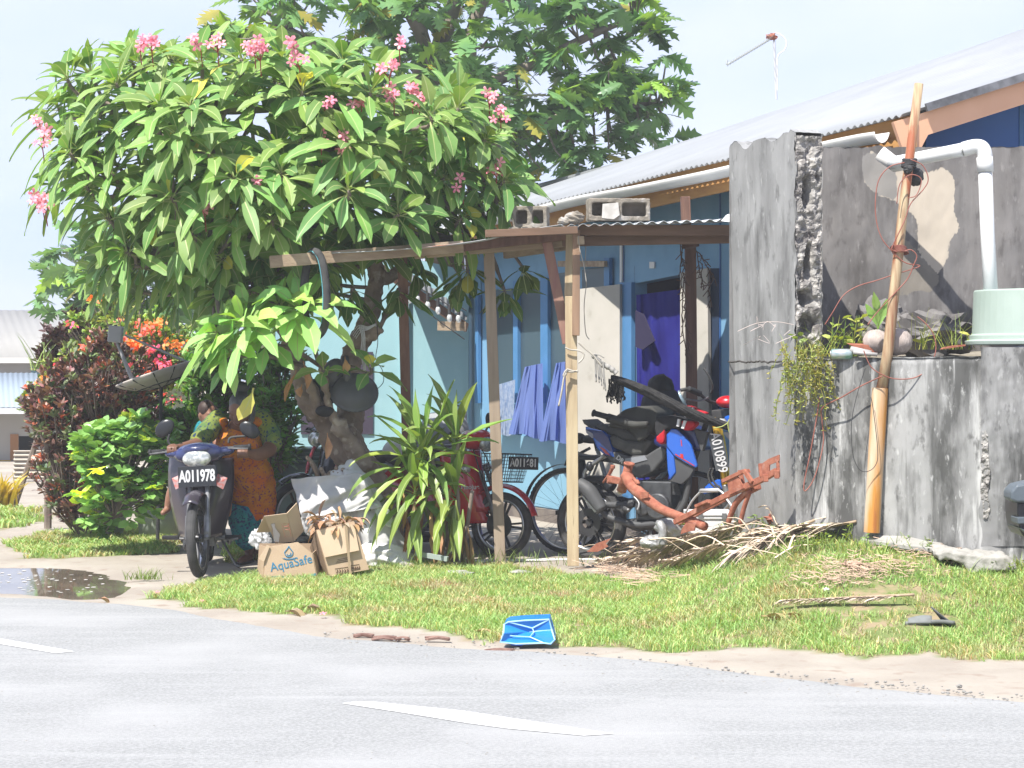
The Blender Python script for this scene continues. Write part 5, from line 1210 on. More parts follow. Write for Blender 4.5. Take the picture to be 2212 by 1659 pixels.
# ---------------------------------------------------------------- vehicles
random.seed(77)
grip_m = mat('grip_rubber', (.02, .02, .022), rough=.8)
seat_m = mat('seat_vinyl', (.035, .035, .035), (.06, .058, .055), 8, .6)
rim_m = mat('alloy_rim', (.05, .05, .055), (.09, .09, .09), 6, .35, .5)
lens = mat('headlight_lens', (.62, .64, .62), (.35, .37, .36), 26, .08, .35, spec=.8, lo=.45, hi=.55)
mirror_m = mat('mirror_shell', (.018, .019, .022), rough=.3)
amber = mat('amber_lens', (.6, .22, .03), rough=.2); redl = mat('red_lens', (.5, .01, .01), rough=.2)
plate_m = mat('black_plate', (.012, .014, .018), rough=.5)
def Rz(a): return Matrix.Rotation(a, 4, 'Z')
def Ry(a): return Matrix.Rotation(a, 4, 'Y')
def Rx(a): return Matrix.Rotation(a, 4, 'X')
def TR(x, y, z): return Matrix.Translation((x, y, z))
def wheel(par, M, r, w, spokes=5, name='wheel', tyre=rubber, rimm=None, wire=False, disc=True):
    """M: axle along local y, centre at the origin"""
    rimm = rimm or rim_m; A_ = M @ Rx(R(90)); mb = MB()
    mb.lathe([(0, -w*.5), (.028, -w*.5), (.032, 0), (.028, w*.5), (0, w*.5)], 16, A_)
    if disc: mb.lathe([(.05, w*.55), (.11, w*.55), (.11, w*.6), (.05, w*.6)], 24, A_)
    if wire:
        for k in range(32):
            a = k*2*math.pi/32; s = 1 if k % 2 else -1
            mb.tube([A_ @ Vector((.02*math.cos(a+.6*s), .02*math.sin(a+.6*s), s*w*.6)), A_ @ Vector(((r*.9)*math.cos(a), (r*.9)*math.sin(a), 0))], .0012, 3)
    else:
        for k in range(spokes):
            for q in (-.13, .13):
                a = k*2*math.pi/spokes+q; a2 = k*2*math.pi/spokes+q*.9
                mb.beam(A_ @ Vector((.02*math.cos(a), .02*math.sin(a), 0)), A_ @ Vector((r*.76*math.cos(a2), r*.76*math.sin(a2), 0)), .016, .022, up=(M.to_3x3() @ Vector((0, 1, 0))))
    h = mb.build(name, rimm, par, world=False, bevel=.002)
    mb = MB(); prof = [(r-w*.75, -w*.36)]+[(r-w*.5+w*.5*math.cos(a), w*.5*math.sin(a)) for a in [R(q) for q in (-75, -50, -25, 0, 25, 50, 75)]]+[(r-w*.75, w*.36), (r-w*.75, -w*.36)]
    mb.lathe(prof, 56, A_)
    if wire and w > .045 or w > .12:
        n = 56
        for k in range(n):
            a = 2*math.pi*k/n
            for s in (-1, 1):
                c = A_ @ Vector(((r-.0035)*math.cos(a+s*.02), (r-.0035)*math.sin(a+s*.02), s*w*.24)); rt = (A_ @ Rz(a)).to_3x3(); mb.box(c-(rt @ Vector((.0035, 0, 0))), (.010, .016, w*.24), rt)
    mb.build('tyre', tyre, h, world=False, smooth=False)
    mb = MB(); q = .016 if not wire else .006
    mb.lathe([(r-w*.74-q, -w*.34), (r-w*.72, -w*.38), (r-w*.72, w*.38), (r-w*.74-q, w*.34), (r-w*.78-q, 0), (r-w*.74-q, -w*.34)], 56, A_); mb.build('rim', chrome if wire or rimm is rim_m else rimm, h, world=False, smooth=True)
    return h
def plate(par, M, w, h, s, size, sx=.8, mm=None):
    mb = MB(); mb.box((0, 0, 0), (w, h, .003)); mb.v = [tuple(M @ Vector(p)) for p in mb.v]
    p = mb.build('number_plate', mm or plate_m, par, world=False, bevel=.001); p['label'] = 'black plate with white characters '+s
    text('plate_characters', s, size, letter, p, M @ TR(0, 0, .0024), .0008, .0035*size/.1, sx, world=False); return p
def scooter(label, loc, rot, body, accent, num, tilt=None, steer=0, mirror=(1, 1), basket=False, r=.28, brand=None, hl=(.105, .065), name='motor_scooter', low=0, mo_=((.315, 1.085), (.315, 1.085))):
    t = thing(name, label, 'motor scooter', loc, rot, tilt=tilt)
    FA = 15 if basket else 52
    St = TR(.40, 0, .75) @ Ry(R(-24)) @ Rz(steer) @ Ry(R(24)) @ TR(-.40, 0, -.75)
    def B_(mb, name, m, par=t, M=None, **k):
        if M is not None: mb.v = [tuple(M @ Vector(p)) for p in mb.v]
        return mb.build(name, m, par, world=False, **k)
    wheel(t, St @ TR(.61, 0, r), r, .075); wheel(t, TR(-.61, 0, r), r, .085)
    mb = MB(); mb.surf(lambda i, j: Vector((.61+(r+.035+.012*math.sin(math.pi*j))*math.cos(R(FA+(150-FA)*i)), (j-.5)*(.13-.03*abs(i-.5)), r+(r+.035+.03*math.sin(math.pi*j))*math.sin(R(FA+(150-FA)*i)))), 20, 8); B_(mb, 'front_fender', body, M=St, smooth=True, solid=.006)
    for s in (-1, 1):
        mb = MB(); mb.tube([(.61, s*.068, r), (.55, s*.068, r+.16)], [.026, .024], 10); mb.tube([(.55, s*.068, r+.16), (.44, s*.062, .68)], .017, 10); mb.box((.60, s*.068, r+.02), (.05, .03, .06)); B_(mb, 'fork_leg', dullmetal, M=St, smooth=False)
    # leg shield, two wings with a centre cover
    def ls(i, j):
        y = (i-.5)*2; z = .27+.57*j; wd_ = .215*(.74+.36*math.sin(math.pi*min(1, j*1.05)*.62)) ; k = abs(y)
        x = .47-.10*(1-j)**2*0-.13*j*.9-.15*k**2.2+.03*math.cos(y*3)-.09*(1-j)**2*k
        return Vector((x, y*wd_, z))
    mb = MB(); mb.surf(ls, 20, 22); B_(mb, 'leg_shield', body, smooth=True, solid=.012)
    mb = MB(); mb.surf(lambda i, j: Vector((.50-.13*j-.10*(2*abs(i-.5))**2, (i-.5)*(.16+.1*j), .36+.46*j)), 10, 12); B_(mb, 'front_cover', accent, smooth=True, solid=.014)
    for s in ((-1, 1) if basket else ()):
        mb = MB(); mb.ball((.375, s*.155, .70), (.035, .05, .035), 12, 8); B_(mb, 'turn_signal', amber if accent is not body else lens, smooth=True)
    # headlight cowl
    cw = thing_mb = MB(); cw.ball((.36, 0, .925), (.115, .185, .085), 24, 16); cw.ball((.40, 0, .96), (.09, .12, .05), 18, 12); cw.ball((.33, .17, .935), (.06, .09, .035), 14, 10); cw.ball((.33, -.17, .935), (.06, .09, .035), 14, 10)
    cowl = B_(cw, 'headlight_cowl', body, M=TR(0, 0, -low) @ St, remesh=.007, smoothit=4)
    mb = MB(); mb.ball((.462, 0, .895), (.045, hl[0], hl[1]), 26, 16); B_(mb, 'headlight', lens, cowl, M=TR(0, 0, -low) @ St, smooth=True)
    mb = MB(); mb.tube([(.33, -.36, .955), (.335, -.2, .955), (.34, 0, .95), (.335, .2, .955), (.33, .36, .955)], .013, 10); StL = TR(0, 0, -low) @ St; hb = B_(mb, 'handlebar', black_mt, M=StL)
    for s in (-1, 1):
        mb = MB(); mb.tube([(.33, s*.25, .955), (.325, s*.37, .955)], .019, 12); mb.tube([(.33, s*.375, .955), (.33, s*.355, .955)], .023, 12); B_(mb, 'grip', grip_m, hb, M=StL, smooth=True)
        mb = MB(); mb.tube([(.36, s*.21, .955), (.385, s*.29, .95), (.375, s*.36, .945)], .006, 6); B_(mb, 'lever', dullmetal, hb, M=StL)
        mb = MB(); my = s*(.21 if mirror[0] == 1 else .2); my_, mz_ = mo_[0 if s > 0 else 1]; mb.tube(catm([(.33, my, .94), (.33, my+s*.02, .98), (.335, s*(my_-.03), mz_-.045)], 5), .009, 8); B_(mb, 'mirror_stem', black_mt, M=St, smooth=True)
        mb = MB(); mb.ball((.335, s*my_, mz_), (.022, .08, .056), 20, 14, rot=Matrix.Rotation(-s*R(38), 3, 'X')); B_(mb, 'mirror', mirror_m, M=St, smooth=True)
    # central body, seat, tail
    mb = MB()
    sec = [(.36, .28, .5, .09), (.22, .24, .42, .085), (.05, .22, .47, .10), (-.1, .26, .62, .13), (-.3, .33, .70, .14), (-.5, .42, .71, .12), (-.72, .55, .73, .08), (-.86, .64, .74, .04)]
    mb.surf(lambda i, j: (lambda a, b_, f: Vector((a[0]+(b_[0]-a[0])*f, math.sin(2*math.pi*j)*(a[3]+(b_[3]-a[3])*f)*(1-.25*abs(math.cos(2*math.pi*j))), ((a[1]+a[2])/2+((b_[1]+b_[2])/2-(a[1]+a[2])/2)*f)+math.cos(2*math.pi*j)*((a[2]-a[1])/2+((b_[2]-b_[1])/2-(a[2]-a[1])/2)*f))))(sec[min(int(i*7), 6)], sec[min(int(i*7), 6)+1], i*7-min(int(i*7), 6)), 42, 20)
    B_(mb, 'side_fairing', body, smooth=True)
    mb = MB(); mb.ball((-.2, 0, .735), (.28, .12, .055), 24, 14); mb.ball((-.55, 0, .775), (.24, .11, .045), 24, 14); B_(mb, 'seat', seat_m, remesh=.01, smoothit=4)
    mb = MB(); mb.tube(catm([(-.6, .13, .74), (-.8, .12, .80), (-.9, 0, .81), (-.8, -.12, .80), (-.6, -.13, .74)], 6), .012, 8); B_(mb, 'grab_rail', dullmetal, smooth=True)
    mb = MB(); mb.ball((-.88, 0, .69), (.04, .08, .05), 14, 10); B_(mb, 'tail_light', redl, smooth=True)
    mb = MB(); mb.surf(lambda i, j: Vector((-.61+(r+.06)*math.cos(R(70+110*i)), (j-.5)*.14, r+(r+.06)*math.sin(R(70+110*i)))), 14, 4); B_(mb, 'rear_fender', black_pl, smooth=True, solid=.006)
    mb = MB(); mb.box((.05, 0, .27), (.32, .2, .16)); mb.lathe([(0, 0), (.06, 0), (.065, .12), (.05, .16), (0, .16)], 16, TR(.2, 0, .29) @ Ry(R(80))); mb.beam((-.05, -.09, .28), (-.61, -.09, r), .03, .05); mb.beam((-.05, .09, .28), (-.61, .09, r), .03, .05); B_(mb, 'engine', dullmetal, bevel=.01)
    mb = MB(); mb.tube(catm([(.22, -.08, .25), (.1, -.12, .17), (-.3, -.15, .2)], 5), .018, 8); mb.tube([(-.25, -.15, .2), (-.35, -.155, .22), (-.8, -.17, .33), (-.84, -.17, .34)], [.03, .045, .05, .035], 14); B_(mb, 'exhaust', black_mt, smooth=True)
    mb = MB(); mb.tube([(.12, -.26, .24), (.12, .26, .24)], .009, 8); pegs = B_(mb, 'footpeg_bar', dullmetal)
    for s in (-1, 1): mb = MB(); mb.beam((.12, s*.17, .25), (.12, s*.29, .25), .045, .028); B_(mb, 'footpeg', grip_m, pegs, bevel=.006)
    mb = MB(); mb.tube(catm([(.02, .16, .28), (.12, .2, .2), (.24, .22, .24), (.26, .27, .25)], 5), .008, 8); mb.tube([(-.05, .12, .25), (-.02, .24, .03), (.02, .27, .02)], .01, 8); B_(mb, 'kickstand', dullmetal, smooth=True)
    for s in (-1, 1):
        mb = MB(); mb.tube(catm([(.35, s*.04, .9), (.42, s*.10, .78), (.5, s*.08, .55), (.6, s*.06, .33)], 6), .005, 6); B_(mb, 'cable', black_mt, M=St, smooth=True)
    if num: plate(t, St @ TR(.505, 0, .72) @ Ry(R(90-6)) @ Rz(R(90)), .275, .15, num, .115, .62) if not basket else None
    if basket:
        mb = MB(); x0, x1, yb, z0, z1 = .50, .78, .17, .60, .82
        def bq(x, y, z):   # taper
            k = .8+.2*(z-z0)/(z1-z0); return St @ Vector((x0+(x-x0)*k, y*k, z))
        n = 12
        for i in range(n+1):
            for (p, q) in (((x0, -yb+2*yb*i/n, z0), (x0, -yb+2*yb*i/n, z1)), ((x1, -yb+2*yb*i/n, z0), (x1, -yb+2*yb*i/n, z1)), ((x0, -yb+2*yb*i/n, z0), (x1, -yb+2*yb*i/n, z0)), ((x0+(x1-x0)*i/n, -yb, z0), (x0+(x1-x0)*i/n, -yb, z1)), ((x0+(x1-x0)*i/n, yb, z0), (x0+(x1-x0)*i/n, yb, z1))): mb.tube([bq(*p), bq(*q)], .0022, 4)
        for z in [z0+(z1-z0)*k/8 for k in range(9)]:
            rr = .005 if z in (z0,) or z > z1-.001 else .0022
            mb.tube([bq(x0, -yb, z), bq(x1, -yb, z), bq(x1, yb, z), bq(x0, yb, z)], rr, 4, closed=True)
        bk = mb.build('basket', black_mt, t, world=False)
        Mf = St @ TR(x1+.006, 0, .755) @ Ry(R(90)) @ Rz(R(90)); Ms = St @ TR(.665, -yb+.0, .755) @ Rx(R(90)) @ TR(0, 0, .012)
        Mp = St @ TR(x1-.005, .03, .75) @ Ry(R(90)) @ Rz(R(90)); 
        Mz = TR(0, 0, 0)
        plate(t, St @ TR(x1+.02, -.06, .75) @ Rz(R(-45)) @ TR(.035, 0, 0) @ Ry(R(90)) @ Rz(R(90)), .25, .10, num, .085, .72)
    if brand: text('brand_lettering', brand, .05, letter, t, TR(.405, -.135, .56) @ Rz(R(-62)) @ Ry(R(90)) @ Rz(R(90)) @ TR(0, 0, .02), .001, .0015, 1, world=False)
    return t
purp = mat('dark_purple_bodywork', (.03, .024, .034), (.04, .032, .044), 3, .3, coat=.5)
blu2 = mat('blue_cowl_paint', (.035, .05, .16), (.015, .018, .05), 3, .25, coat=.6)
redp = mat('red_bodywork', (.50, .012, .02), (.42, .008, .015), 4, .22, coat=.8)
dk2 = mat('black_gloss_bodywork', (.02, .022, .03), rough=.2, coat=.6)
sA = scooter('dark purple motor scooter being pushed towards the road by the stooping woman', (-2.30, 15.5, 0), R(-85), purp, black_mt, 'A011978', steer=R(-8), low=.05, mo_=((.37, 1.03), (.25, 1.075)))
for o in sA.children:
    if o.name.startswith('headlight_cowl'): o.data.materials[0] = blu2
o = [c for c in sA.children if c.name.startswith('leg_shield')][0]
for s in (-1, 1):
    mb = MB(); mb.slab([(.315, s*.20, .70), (.30, s*.13, .73), (.36, s*.10, .66), (.345, s*.17, .62)], (.02, 0, 0)); mb.v = [(x+.05, y, z) for x, y, z in mb.v]; mb.build('shield_badge', mat('pale_red_decal', (.28, .24, .24), (.4, .10, .08), 40, .5), sA, world=False)
sB = scooter('black motor scooter with red trim standing behind the frangipani trunk', (-1.22, 17.25, .02), R(214), dk2, dk2, None, steer=0)
mb = MB(); mb.tube(catm([(.34, .235, .82), (.40, .24, .66), (.42, .21, .5), (.38, .16, .33), (.25, .13, .25)], 6), .018, 8); mb.tube(catm([(.34, -.235, .82), (.40, -.24, .66), (.42, -.21, .5), (.38, -.16, .33), (.25, -.13, .25)], 6), .018, 8); mb.build('red_trim', redp, sB, world=False, smooth=True)
sC = scooter('red motor scooter with a black wire basket parked behind the second post', (-.60, 16.72, .0), R(-32), redp, redp, 'A011681', steer=R(8), basket=True, r=.26, brand='Haojue')
# ---------------------------------------------------------------- blue trail motorcycle
MP = Plane((.612, 16.2), (.87, -.5)); mrot = math.atan2(-.5, .87)
mo = thing('motorcycle', 'blue and black trail motorcycle with gold forks parked under the shelter', 'motorcycle', (1.2, 15.86, .0))
def m5(x, y, off=0): return MP.at(*z5(x, y), off)
def panel(name, pts, off, th, m, par=mo, bev=.006, z=z5):
    mb = MB(); mb.slab([MP.at(*z(x, y), off) for x, y in pts], -MP.n*th); return mb.build(name, m, par, bevel=bev)
mblue = mat('bright_blue_bodywork', (.01, .10, .48), (.008, .08, .38), 3, .22, coat=.8)
mdkb = mat('dark_blue_bodywork', (.012, .02, .12), rough=.3, coat=.5)
mgrey = mat('dusty_grey_plastic', (.075, .078, .08), (.05, .05, .052), 5, .6)
seatg = mat('dusty_seat', (.085, .085, .08), (.055, .055, .05), 14, .75)
gold = mat('gold_fork', (.65, .38, .03), rough=.3, metal=.4)
Rm = Matrix.Identity(4)
def onplane(p, off=0):
    M = Matrix.Rotation(math.atan2(MP.d.y, MP.d.x), 4, 'Z'); M.translation = p; return M
rc = MP.at(1278, 1128, 0); rc.z = .30; 
MAT0 = MATS_OF[mo].inverted()
wheel(mo, MAT0 @ onplane(rc), .30, .105, 6)
fc = rc+MP.d*1.33; wheel(mo, MAT0 @ onplane(fc), .31, .085, 6)
panel('tank', [(900,870),(950,720),(1060,660),(1250,650),(1390,690),(1480,950),(1400,960),(1300,900),(1070,960)], .13, .26, mdkb, bev=.03)
panel('shroud', [(1068,770),(1130,690),(1190,700),(1290,790),(1360,890),(1432,1130),(1405,1152),(1290,1090),(1160,1010),(1075,905)], .20, .03, mblue, bev=.01)
panel('shroud', [(1068,890),(1160,1010),(1182,1205),(1110,1292),(1085,1180)], .19, .03, mblue, bev=.01)
panel('lower_shroud', [(1160,1005),(1290,1088),(1405,1150),(1340,1260),(1250,1340),(1105,1300),(1185,1205)], .18, .03, mgrey)
panel('shroud', [(1068,770),(1130,690),(1290,790),(1360,890),(1432,1130),(1160,1010)], -.17, .03, mblue)
for pts in ([(1240,820),(1250,830),(1258,900),(1246,890)], [(1232,985),(1268,990),(1272,1035),(1240,1025)], [(1180,985),(1400,1122),(1396,1128),(1176,994)]):
    panel('red_decal', pts, .204, .003, mat('red_decal', (.5, .03, .02), rough=.5), bev=0)
panel('tank_side', [(1390,690),(1550,740),(1520,850),(1490,960),(1470,950)], .17, .05, mgrey)
panel('seat', [(400,780),(470,770),(620,840),(760,850),(840,815),(900,830),(885,880),(800,1000),(660,1005),(520,940),(430,900)], .13, .26, seatg, bev=.03)
panel('pillion_seat', [(230,640),(450,650),(760,760),(880,830),(780,870),(560,830),(380,760),(260,710)], .11, .22, seat_m, bev=.025)
tf = panel('tail_fairing', [(130,665),(200,690),(330,720),(395,790),(470,1030),(350,995),(270,930),(220,810),(140,720)], .15, .30, mblue, bev=.012)
panel('tail_panel_dark', [(140,700),(330,725),(400,800),(455,960),(420,960),(240,800)], .153, .004, mdkb, bev=0)
panel('tail_decal', [(300,900),(360,930),(430,1010),(370,985)], .156, .003, mat('pale_red_stripe', (.5, .1, .08), rough=.5), bev=0)
panel('tail_rack', [(95,590),(120,590),(270,700),(290,730),(240,720),(120,640)], .12, .24, mgrey)
panel('tail_lens', [(140,705),(220,750),(232,800),(215,805),(150,745)], .158, .005, mat('smoky_lens', (.25, .25, .3), rough=.2), bev=0)
sp = panel('side_panel', [(350,1000),(470,960),(620,1010),(840,1000),(1000,900),(1075,930),(1050,1040),(920,1190),(760,1272),(600,1200),(560,1120),(430,1090)], .14, .27, mgrey, bev=.015)
panel('silver_panel', [(600,1040),(820,1005),(852,1055),(700,1095),(590,1085)], .146, .006, mat('silver_grey_panel', (.22, .23, .25), rough=.45), bev=0)
text('side_lettering', 'DR', .055, letter, sp, frame(m5(538, 1052, .147), MP.d-Vector((0, 0, .55)), (0, 0, 1)), .001, .002, 1) if False else None
tm_ = frame(m5(538, 1050, .149), MP.d+Vector((0, 0, -.75)), Vector((0, 0, 1)));  text('side_lettering', 'DR', .05, letter, mo, tm_, .001, .002, 1)
def pipe(name, pts, r, m, off, par=mo, n=10, z=z5, sm=True):
    mb = MB(); offs = off if hasattr(off, '__len__') else [off]*len(pts); P = [MP.at(*z(*p), o) for p, o in zip(pts, offs)]
    Q = catm(P, 6); rr = r
    if hasattr(r, '__len__'):
        rr = []
        for i in range(len(Q)): f = i/(len(Q)-1)*(len(r)-1); k = min(int(f), len(r)-2); rr.append(r[k]+(r[k+1]-r[k])*(f-k))
    mb.tube(Q, rr, n); return mb.build(name, m, par, smooth=sm)
fk = pipe('fork', [(1625,570),(1690,860),(1755,1350)], [.030, .028, .024], gold, .10)
pipe('fork', [(1640,560),(1720,860),(1790,1350)], [.030, .028, .024], gold, -.08)
pipe('fork_foot', [(1755,1345),(1785,1480)], .026, dullmetal, .10)
pipe('muffler', [(60,1330),(180,1420),(330,1640)], [.05, .062, .05], mgrey, .17, n=12)
panel('muffler_guard', [(98,1480),(115,1480),(262,1655),(245,1665)], .24, .01, chrome, bev=0)
pipe('exhaust_pipe', [(330,1640),(420,1720),(760,1810),(1100,1750),(1260,1600),(1330,1380),(1330,1250)], .024, mgrey, .13)
pipe('handlebar', [(1240,250),(1330,240),(1450,290),(1560,370),(1640,400)], .013, black_mt, [.34, .3, .2, .08, 0])
pipe('handlebar', [(1640,400),(1760,360),(1860,300)], .013, black_mt, [0, -.2, -.34])
pipe('grip', [(1330,236),(1400,262),(1460,290)], .024, grip_m, [.32, .26, .2])
pipe('mirror_rod', [(1510,-5),(1560,70),(1605,170),(1605,230),(1585,290)], .008, black_mt, [.1, .1, .08, .06, .05])
pipe('brake_lever', [(1290,350),(1380,365),(1470,370),(1560,330)], .007, dullmetal, [.3, .25, .18, .1])
panel('headlight_shell', [(1675,545),(1790,640),(1740,650),(1690,600)], .12, .2, mat('silver_cowl', (.4, .41, .42), rough=.3), bev=.01)
panel('front_cowl', [(1720,560),(1900,500),(1960,620),(1960,860),(1870,800),(1790,640)], .10, .2, mblue, bev=.02)
panel('silver_strip', [(1720,740),(1780,730),(1960,900),(1960,960),(1850,880)], .13, .02, mat('silver_strip', (.42, .43, .43), rough=.35))
panel('front_fender', [(1480,1400),(1560,1330),(1660,1280),(1760,1300),(1900,1420),(1760,1390),(1640,1400),(1500,1460)], .07, .14, mblue, bev=.01)
panel('clamp', [(1590,480),(1700,470),(1720,580),(1600,600)], .12, .24, black_mt, bev=.01)
mb = MB(); mb.box(m5(1000, 1520), (.30, .24, .30), MP_R := Matrix.Rotation(math.atan2(MP.d.y, MP.d.x), 3, 'Z')); mb.lathe([(0, 0), (.09, 0), (.10, .03), (.10, .05), (0, .06)], 22, onplane(m5(1000, 1590, .12)) @ Rx(R(90)))
mb.lathe([(0, 0), (.06, 0), (.065, .04), (0, .05)], 18, onplane(m5(820, 1600, .12)) @ Rx(R(90)))
en = mb.build('engine', mat('engine_casting', (.10, .105, .11), (.05, .05, .055), 12, .5, .5), mo, bevel=.012)
for k in range(8): mb = MB() if k == 0 else mb; c = m5(1165-4*k, 1440-16*k); mb.box(c, (.20, .19, .006), MP_R)
mb.build('cooling_fins', mgrey, mo)
pipe('frame_tube', [(1560,560),(1450,900),(1330,1300),(1250,1560),(1120,1720),(800,1760)], .022, black_mt, .07)
pipe('frame_tube', [(1500,760),(1200,1020),(900,1180),(640,1240)], .02, black_mt, .06)
pipe('swingarm', [(700,1560),(500,1580),(230,1560)], [.03, .028, .02], mgrey, .10)
pipe('swingarm', [(700,1560),(500,1580),(230,1560)], [.03, .028, .02], mgrey, -.10)
panel('belly_pan', [(560,1750),(900,1720),(1200,1700),(1150,1850),(700,1880),(560,1820)], .10, .2, black_mt, bev=.02)
panel('chain_guard', [(200,1490),(560,1480),(700,1530),(660,1570),(240,1540)], -.12, .02, mgrey)
panel('rear_mudguard', [(-60,960),(100,1000),(360,1010),(430,1090),(200,1060),(40,1060),(-120,1130)], .06, .12, black_pl, bev=.01)
panel('inner_fender', [(100,1240),(330,1240),(460,1350),(400,1440),(280,1330),(120,1330)], .05, .1, black_pl, bev=.02)
pipe('turn_signal_stalk', [(360,1000),(280,1070),(220,1110)], .014, dullmetal, .2)
mb = MB(); mb.ball(m5(190, 1130, .2), (.032, .032, .038)); mb.build('turn_signal', black_pl, mo, smooth=True)
pipe('subframe', [(380,1010),(250,1080),(140,1180),(120,1260)], .014, mat('silver_tube', (.4, .41, .42), rough=.35, metal=.5), .12)
pipe('brake_hose', [(1590,1150),(1560,1230),(1590,1330),(1680,1400)], .008, black_mt, .15)
pipe('brake_hose', [(1620,1150),(1600,1240),(1640,1330),(1700,1380)], .008, black_mt, .16)
pipe('footpeg', [(560,1600),(640,1640)], .014, dullmetal, [.14, .26])
pipe('kick_lever', [(700,1480),(760,1560),(740,1640)], .01, dullmetal, [.16, .18, .2])
# plate lying along the fork
pa_, pb_, pc_ = m5(1560, 780, .18), m5(1722, 770, .18), m5(1648, 1188, .18); pd_ = m5(1805, 1145, .18)
mb = MB(); mb.slab([pa_, pb_, pd_, pc_], -MP.n*.004); pp_ = mb.build('number_plate', mat('slate_plate', (.045, .05, .055), (.065, .07, .075), 9, .5), mo, bevel=.002); pp_['label'] = 'slate plate fixed upright along the fork reading A010899'
ctr = (pa_+pb_+pc_+pd_)/4+MP.n*.004; dn = ((pc_+pd_)-(pa_+pb_)).normalized(); rt_ = dn.cross(MP.n) 
text('plate_characters', 'A010899', .122, letter, pp_, frame(ctr, dn, -rt_ if rt_.dot(MP.d) < 0 else rt_), .001, .003, .80, world=True) if False else None
Mx = frame(ctr, dn, MP.n.cross(dn)); t_ = text('plate_characters', 'A010899', .112, letter, mo, Mx, .001, .0014, .74)
# ---------------------------------------------------------------- bicycle behind it
BP = Plane((.44, 16.62), (.90, -.44)); bi = thing('bicycle', 'black bicycle leaning behind the blue motorcycle with only its rear showing', 'bicycle', (.9, 16.4, 0))
BI = MATS_OF[bi].inverted()
def onb(p): M = Matrix.Rotation(math.atan2(BP.d.y, BP.d.x), 4, 'Z'); M.translation = p; return M
br_ = BP.xz(0, .355); wheel(bi, BI @ onb(br_), .345, .052, wire=True, rimm=black_mt, disc=False); wheel(bi, BI @ onb(BP.xz(1.08, .355)), .345, .052, wire=True, rimm=black_mt, disc=False)
mb = MB(); c = lambda x, z, o=0: BP.xz(x, z, o)
al = mat('silver_bicycle_frame', (.40, .42, .43), rough=.3, metal=.5)
for s in (-.06, .06): mb.tube(catm([c(0, .355, s), c(.14, .52, s), c(.27, .78, s*.5)], 5), .010, 8); mb.tube([c(0, .355, s), c(.44, .30, s*.5)], .011, 8)
mb.tube([c(.44, .30), c(.26, .86)], .017, 8); mb.tube([c(.30, .78), c(.86, .82)], .017, 8); mb.tube([c(.44, .3), c(.88, .72)], .019, 8); mb.tube([c(.85, .88), c(.92, .66)], .02, 8)
for s in (-.05, .05): mb.tube([c(.92, .68, s), c(1.08, .355, s)], .013, 8)
mb.build('frame', al, bi, smooth=True)
mb = MB(); mb.ball(c(.22, .93), (.13, .07, .035), 18, 12, rot=Matrix.Rotation(mrot, 3, 'Z')); mb.ball(c(.10, .935), (.06, .09, .045), 16, 10); mb.tube([c(.26, .84), c(.24, .92)], .014, 8); mb.build('saddle', black_mt, bi, smooth=True)
mb = MB(); mb.ball(c(.10, .70), (.06, .05, .13), 16, 12); mb.tube([c(.12, .82), c(.2, .86)], .012, 6); mb.build('saddle_bag', black_mt, bi, smooth=True)
mb = MB(); mb.ball(c(.06, .84, .03), (.035, .035, .035), 14, 10); mb.build('reflector_lamp', black_pl, bi, smooth=True)
mb = MB(); mb.surf(lambda i, j: c(.375*math.cos(R(70+100*i)), .355+.375*math.sin(R(70+100*i)), (j-.5)*.06), 16, 3); mb.build('mudguard', black_pl, bi, solid=.004)
mb = MB()
for rr in (.045, .035, .025): mb.lathe([(.01, 0), (rr, 0), (rr, .004), (.01, .004)], 20, onb(c(0, .355, .05+(.045-rr)*.6)) @ Rx(R(90)))
mb.box(c(.03, .21, .06), (.03, .02, .14)); mb.ball(c(.02, .27, .06), (.03, .02, .03)); mb.ball(c(.05, .15, .06), (.025, .02, .025)); mb.box(c(-.005, .345, .07), (.12, .01, .035)); mb.build('derailleur', black_mt, bi)
mb = MB(); mb.lathe([(.08, 0), (.10, 0), (.10, .004), (.08, .004)], 30, onb(c(.44, .30, .06)) @ Rx(R(90))); mb.tube([c(.44, .30, .07), c(.50, .15, .08)], .009, 6); mb.build('crank', black_mt, bi)
mb = MB(); mb.tube(catm([c(.82, .95, -.30), c(.85, .98, -.1), c(.85, .98, .1), c(.82, .95, .3)], 5), .012, 8); mb.tube([c(.85, .88), c(.85, .98)], .013, 8); mb.build('handlebar', black_mt, bi)
# ---------------------------------------------------------------- car at the right edge
ca = thing('parked_car', 'front bumper corner of a grey vehicle entering at the right edge', 'car', (3.6, 11.2, .2))
carp = mat('grey_bumper_plastic', (.10, .12, .14), (.08, .10, .115), 5, .45); carb = mat('silver_blue_car_paint', (.30, .34, .38), rough=.25, coat=.7)
CP = Plane((2.72, 11.35), (1, .05)); cz0 = .28
def cxz(x, z, off=0): return CP.xz(x, z+.0, off)
u0 = CP.at(2184, 1085).x-2.72
mb = MB()
mb.slab([CP.at(2184, 1062), CP.at(2196, 1048), CP.at(2230, 1040), CP.at(2230, 1040)+Vector((1.6, 0, 0)), CP.at(2230, 1086)+Vector((1.6, 0, 0)), CP.at(2196, 1086), CP.at(2184, 1080)], (0, .18, 0)); mb.build('bumper', carp, ca, bevel=.012)
mb = MB(); mb.slab([CP.at(2197, 1118), CP.at(2300, 1114), CP.at(2300, 1128), CP.at(2199, 1132)], (0, .15, 0)); mb.build('bumper_bar', carp, ca, bevel=.005)
mb = MB(); mb.slab([CP.at(2198, 1084, -.04), CP.at(2700, 1084, -.04), CP.at(2700, 1160, -.04), CP.at(2212, 1160, -.04), CP.at(2203, 1145, -.04), CP.at(2198, 1110, -.04)], (0, .3, 0)); mb.build('grille', black_pl, ca, bevel=.01)
